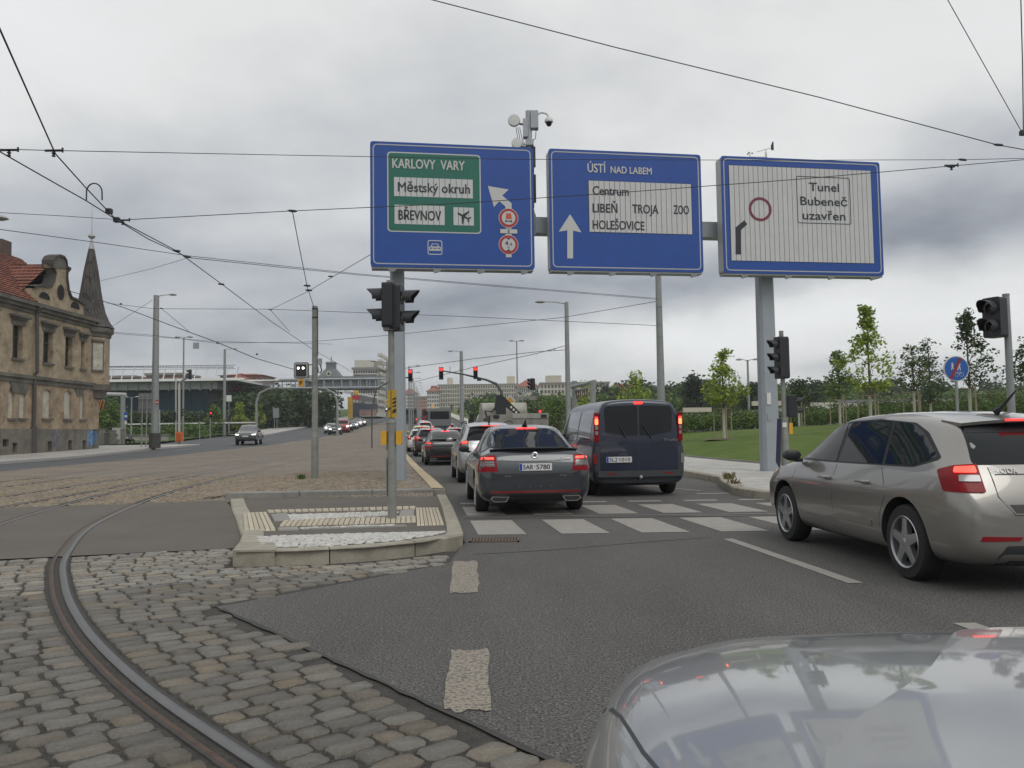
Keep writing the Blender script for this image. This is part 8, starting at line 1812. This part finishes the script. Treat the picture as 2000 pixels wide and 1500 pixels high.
sz = lambda y: P(172, y, 64.9).z - hz0
sp_ = [(1.74, 641), (1.36, 628), (1.06, 610), (.88, 590), (.74, 570), (.52, 530), (.30, 500), (.2, 487)]; n_ = 34; zz2 = np.linspace(sz(641), sz(487), n_ + 1); rr2 = np.interp(zz2, [sz(y) for r_, y in sp_], [r_ for r_, y in sp_])
for i in range(n_): stack('shingle_course', [(rr2[i] + .035, zz2[i]), (rr2[i + 1], zz2[i + 1] + .05)], slate_m)
tip = MB().lathe([(.24, sz(487)), (.15, sz(478)), (.08, sz(470)), (.06, sz(467)), (.2, sz(465)), (.28, sz(462)), (.24, sz(459)), (.05, sz(456)), (.03, sz(450)), (.015, sz(402)), (0, sz(401))], n=14, c=(oc_.x, oc_.y, 0)); tip.build('finial', mat('lead_white', (.34, .35, .35), .5, .2), hs, smooth=True)
an_ = R(-38); wn = Vector((math.cos(an_), math.sin(an_), 0)); wt = Vector((-wn.y, wn.x, 0)); wc = oc_ + wn * rO * math.cos(math.pi / 8)
z0, z1 = FPt(188, 723)[1] - hz0, FPt(188, 671)[1] - hz0
def obox(name, u0, u1, za, zb2, d0, d1, m): MB().add([tuple(wc + wt * u + wn * d + Vector((0, 0, z))) for d in (d0, d1) for z in (za, zb2) for u in (u0, u1)], [(0, 1, 3, 2), (4, 6, 7, 5), (0, 4, 5, 1), (2, 3, 7, 6), (0, 2, 6, 4), (1, 5, 7, 3)]).build(name, m, hs)
obox('blocked_window', -.38, .38, z0, z1, 0, .03, board); obox('window_hood', -.5, .5, z1 + .1, z1 + .28, 0, .16, trim_m); obox('sill', -.48, .48, z0 - .15, z0, 0, .12, trim_m); obox('window_surround', -.46, -.38, z0, z1 + .1, 0, .05, trim_m); obox('window_surround', .38, .46, z0, z1 + .1, 0, .05, trim_m)
for (px0, px1, c) in ((168, 190, (.12, .20, .33)), (100, 116, (.13, .12, .14))):
    a = FPt(px0, 860); MB().add([(.135, fy(px0) + .2 * q + (.0 if q % 2 else .1), z) for q in range(0, 6) for z in (.3 + .1 * (q % 3), 1.6 - .12 * (q % 2))], [(2 * q, 2 * q + 2, 2 * q + 3, 2 * q + 1) for q in range(5)]).build('graffiti', mat('graffiti_%d' % px0, c, .8, var=.6, vscale=4), hs)
n38 = oc_ + wn * .76 * math.cos(math.pi / 8)
for i in range(4): c_ = n38 + wt * (-.22 + .13 * i); MB().tube([c_ + Vector((0, 0, .5)) + wn * .03, c_ + wt * .12 + wn * .03 + Vector((0, 0, 1.1)), c_ + wn * .03 + Vector((0, 0, 1.5))], .05, 5).build('graffiti', mat('graffiti_blue', (.10, .20, .36), .8), hs)

# ================================================================== CLUTTER AT THE LEFT CORNER
def small(name, label, cat, x0, y0, x1, y1, Y, d, m, part='body', group=None, foot=None):
    o0 = P((x0 + x1) / 2, y1, Y); t = thing(name, label, cat, tuple(o0), group=group); pxbox(MB(), x0, y0, x1, y1, Y, d, o0).build(part, m, t); return t, o0
cab_m = mat('cabinet_grey', (.21, .21, .19), .7, var=.15, vscale=2, dirt=.2); GC = 'utility cabinets by the house corner'
for i, (x0, y0, x1, y1, lb, m_) in enumerate(((188, 838, 202, 869, 'grey utility cabinet touching the house corner', cab_m), (202, 846, 211, 869, 'low dark utility cabinet second from the house', mat('cabinet_dark', (.12, .12, .11), .7)), (211, 841, 224, 868, 'greenish utility cabinet with scribbles', cab_m), (218.5, 835, 233, 868, 'tall white utility cabinet with black lock', mat('cabinet_white', (.50, .50, .48), .6)), (233, 839, 240, 868, 'slim grey cabinet right of the white one', cab_m))):
    t, o0 = small('utility_cabinet', lb, 'utility cabinet', x0, y0, x1, y1, 75 + i * .25, .5, m_, group=GC); pxbox(MB(), x0 - .6, y0 - 1, x1 + .6, y0, 75 + i * .25 - .05, .6, o0).build('lid', cab_m, t)
    if i == 3: pxbox(MB(), 227, 848, 229, 851, 75.6, .1, o0).build('lock', black_pl, t); pxbox(MB(), 224.5, 858, 233, 868, 75.65, .1, o0).build('base', cab_m, t)
t, o0 = small('low_wall', 'low grey concrete wall right of the utility cabinets', 'wall', 236, 850, 325, 864, 86, .5, concrete, 'wall'); pxbox(MB(), 235, 848.5, 326, 851, 85.9, .7, o0).build('coping', MATS['cabinet_grey'], t)
sc_ = thing('parked_motorcycle', 'black motorcycle-like shape parked before the low wall', 'motorcycle', tuple(P(251, 867, 77))); o0 = P(251, 867, 77)
for x in (242, 258): c_ = P(x, 862.5, 77) - o0; MB().lathe([(.16, -.05), (.26, -.05), (.26, .05), (.16, .05), (.16, -.05)], axis='y', n=14, c=tuple(c_)).build('wheel', tyre_m, sc_)
MB().tube([P(241, 860, 77) - o0, P(246, 857, 77) - o0, P(255, 858, 77) - o0, P(259, 861, 77) - o0], [.1, .24, .22, .08], 8).tube([P(256, 858, 77) - o0, P(257, 854, 77) - o0], .04, 6).build('body', black_pl, sc_, smooth=True); MB().tube([P(244, 856, 76.8) - o0, P(250, 855.5, 76.8) - o0], .1, 6).build('seat', mat('seat_pale', (.4, .4, .4), .5), sc_)
t = thing('height_gantry', 'grey L-shaped steel frame carrying the striped height board', 'gantry', tuple(P(241, 868, 84))); o0 = P(241, 868, 84)
MB().tube([P(240, 866, 84) - o0, P(240, 770, 84) - o0], .24, 8).build('post', MATS['pale_pole'], t); MB().tube([P(168, 769, 84) - o0, P(246, 771, 84) - o0], .2, 8).build('beam', mat('beam_pale', (.40, .41, .40), .6), t)
t, o0 = small('striped_board', 'black and orange diagonally striped height board hanging from the L-frame', 'height board', 181, 783, 206, 800, 83.5, .05, mat('stripe_orange', (.50, .20, .04), .6), 'board')
for k in range(4): a = [P(183 + 6.3 * k + 3.8, 783.3, 83.4) - o0, P(183 + 6.3 * k + 6.6, 783.3, 83.4) - o0, P(183 + 6.3 * k + 2.6, 799.7, 83.4) - o0, P(183 + 6.3 * k - .6, 799.7, 83.4) - o0]; MB().add([tuple(p) for p in a] + [tuple(p + Vector((0, .05, 0))) for p in a], [(0, 1, 2, 3), (0, 4, 5, 1), (2, 6, 7, 3)]).build('stripe', black_pl, t)
for x in (189, 203): MB().tube([P(x, 783, 83.5) - o0, P(x, 771, 83.5) - o0], .03, 5).build('hanger', galv, t)
t, o0 = small('bus_stop_sign', 'blue bus stop sign with white pictogram on the L-frame post', 'bus stop sign', 242, 805, 249, 820, 82, .05, mat('bright_sign_blue'), 'blue_plate'); pxbox(MB(), 243, 811, 248, 815, 81.95, .04, o0).build('white_band', white_m, t); MB().tube([P(245.5, 868, 82.1) - o0, P(245.5, 804, 82.1) - o0], .035, 6).build('pole', MATS['pale_pole'], t); pxbox(MB(), 243.5, 822, 247.5, 829, 81.95, .04, o0).build('timetable', white_m, t)
t, o0 = small('rear_facing_sign', 'large grey sign seen from behind on two thin posts beside the thick lamp', 'road sign', 270, 768, 304, 806, 68, .06, mat('sign_back_grey', (.20, .205, .21), .7, .1, var=.1), 'panel')
for x in (276, 285): MB().tube([P(x, 878, 67.8) - o0, P(x + 2.5, 770, 67.8) - o0], .05, 6).build('post', MATS['pale_pole'], t)
for y in (778, 796): pxbox(MB(), 270, y, 304, y + 1.2, 67.85, .08, o0).build('brace', galv, t)
t, o0 = small('no_entry_sign', 'small red sign with white bar fixed to the thick lamp', 'road sign', 304, 781, 309, 790, 63.6, .03, sign_red, 'red_plate'); pxbox(MB(), 304.6, 784.6, 308.4, 787, 63.55, .02, o0).build('white_bar', white_m, t)
for (x, y0, y1, Y, r_, lb) in ((343.5, 738, 868, 76, .075, 'white post left of the orange barrier'), (350, 748, 868, 75.5, .11, 'white pole inside the orange barrier carrying the high signal'), (312, 800, 860, 92, .05, 'thin post behind the thick lamp')):
    o0 = P(x, y1, Y); t = thing('signal_pole', lb, 'pole', tuple(o0)); MB().tube([(0, 0, 0), P(x, y0, Y) - o0], r_, 8).build('pole', mat('pole_white', (.42, .42, .40), .6), t)
    if y0 == 748: MB().tube([P(350, 750, Y) - o0, P(354, 745, Y) - o0, P(372, 733, Y) - o0], .1, 7).build('arm', MATS['pale_pole'], t); head(t, tuple(P(371, 741, Y) - o0), R(-80), n=3, r=.11, house=(.3, .22), pitch=.28)
    if y0 == 738: head(t, tuple(P(341, 822, Y) - o0), R(-80), n=3, r=.1, house=(.28, .2), pitch=.26); head(t, tuple(P(352, 815, Y) - o0), R(90), n=3, r=.1, house=(.28, .2), pitch=.26)
t, o0 = small('orange_barrier', 'orange plastic barrier wrapped round the signal pole foot', 'barrier', 343, 844, 354, 862, 75, .5, orange_m, 'panel')
for k in range(3): pxbox(MB(), 343, 848 + 5 * k, 354, 849 + 5 * k, 74.95, .05, o0).build('rail', mat('barrier_dark', (.40, .09, .02), .6), t)
for (x, yt, yb_, Y, lb, lit) in ((390, 812, 858, 88, 'black signal on a thin post facing away, left of the red one', None), (410.5, 806, 862, 84, 'pedestrian light showing red at the left crossing', 1), (447, 812, 846, 90, 'dark signal behind the second lamp pole', None)):
    o0 = P(x, yb_, Y); t = thing('crossing_signal', lb, 'traffic light', tuple(o0), group='signals of the left crossing'); MB().tube([(0, 0, 0), P(x, yt, Y) - o0], .055, 7).build('pole', MATS['pale_pole'], t); head(t, tuple(P(x + 2, yt + 9, Y) - o0), R(-70) if lit is None else R(5), n=2, r=.1, lit={1: lit_red} if lit else None, house=(.3, .2), pitch=.26)
t, o0 = small('white_box_sign', 'white square sign on a post beside the second lamp', 'road sign', 442, 772, 452, 784, 100, .05, white_m, 'plate'); MB().tube([P(447, 846, 100.1) - o0, P(447, 784, 100.1) - o0], .04, 6).build('post', MATS['pale_pole'], t)
t, o0 = small('camera_sign', 'square white sign with camera pictogram on two posts by the uphill pavement', 'road sign', 591.5, 804, 602, 814, 165, .05, white_m, 'plate'); pxbox(MB(), 594, 807, 600, 811, 164.9, .05, o0).build('camera_pictogram', sign_black, t)
for x in (594, 599): MB().tube([P(x, 836, 165.2) - o0, P(x, 814, 165.2) - o0], .05, 6).build('post', MATS['pale_pole'], t)
t, o0 = small('grey_sign_back', 'small grey sign back on two posts among the left young trees', 'road sign', 533, 797, 545, 816, 138, .05, MATS['sign_back_grey'], 'plate')
for x in (536, 541): MB().tube([P(x, 846, 138.2) - o0, P(x, 814, 138.2) - o0], .05, 6).build('post', MATS['pale_pole'], t)
t, o0 = small('retaining_parapet', 'long white parapet line running behind the left bushes', 'wall', 180, 826, 497, 828.5, 108, .4, white_m, 'coping')
for i in range(3):
    q = [(905, 806), (918, 800), (882, 806)][i]; o0 = P(q[0], q[1], 150); t = thing('person', ['person in dark clothes walking on the far pale path', 'person in blue on the path beyond the grey lamp', 'person standing by the far path left of the lamp'][i], 'person', tuple(o0))
    c_ = [(.03, .035, .05), (.05, .08, .16), (.12, .10, .09)][i]
    b = MB().tube([(-.12, 0, 0), (-.10, 0, .45), (-.07, 0, .9)], [.06, .08, .10], 7).tube([(.12, 0, 0), (.11, 0, .45), (.07, 0, .9)], [.06, .08, .10], 7).tube([(0, 0, .85), (0, 0, 1.15), (0, 0, 1.42), (0, 0, 1.52)], [.17, .16, .20, .07], 8).tube([(.2, 0, 1.42), (.27, 0, 1.1), (.25, -.08, .85)], [.06, .05, .035], 6).tube([(-.2, 0, 1.42), (-.27, 0, 1.1), (-.25, -.08, .85)], [.06, .05, .035], 6); b.build('clothing', mat('cloth_%d' % i, c_, .9), t, smooth=True)
    MB().lathe([(0, 1.5), (.07, 1.53), (.10, 1.62), (.095, 1.70), (.05, 1.76), (0, 1.77)], n=10).build('head', mat('skin', (.38, .24, .17), .6), t, smooth=True)
sheet('path', lambda y: x_r(y) + .3, lambda y: x_r(y) + 3.2, 112, 380, .19, mat('pale_path', (.45, .43, .38), .9))
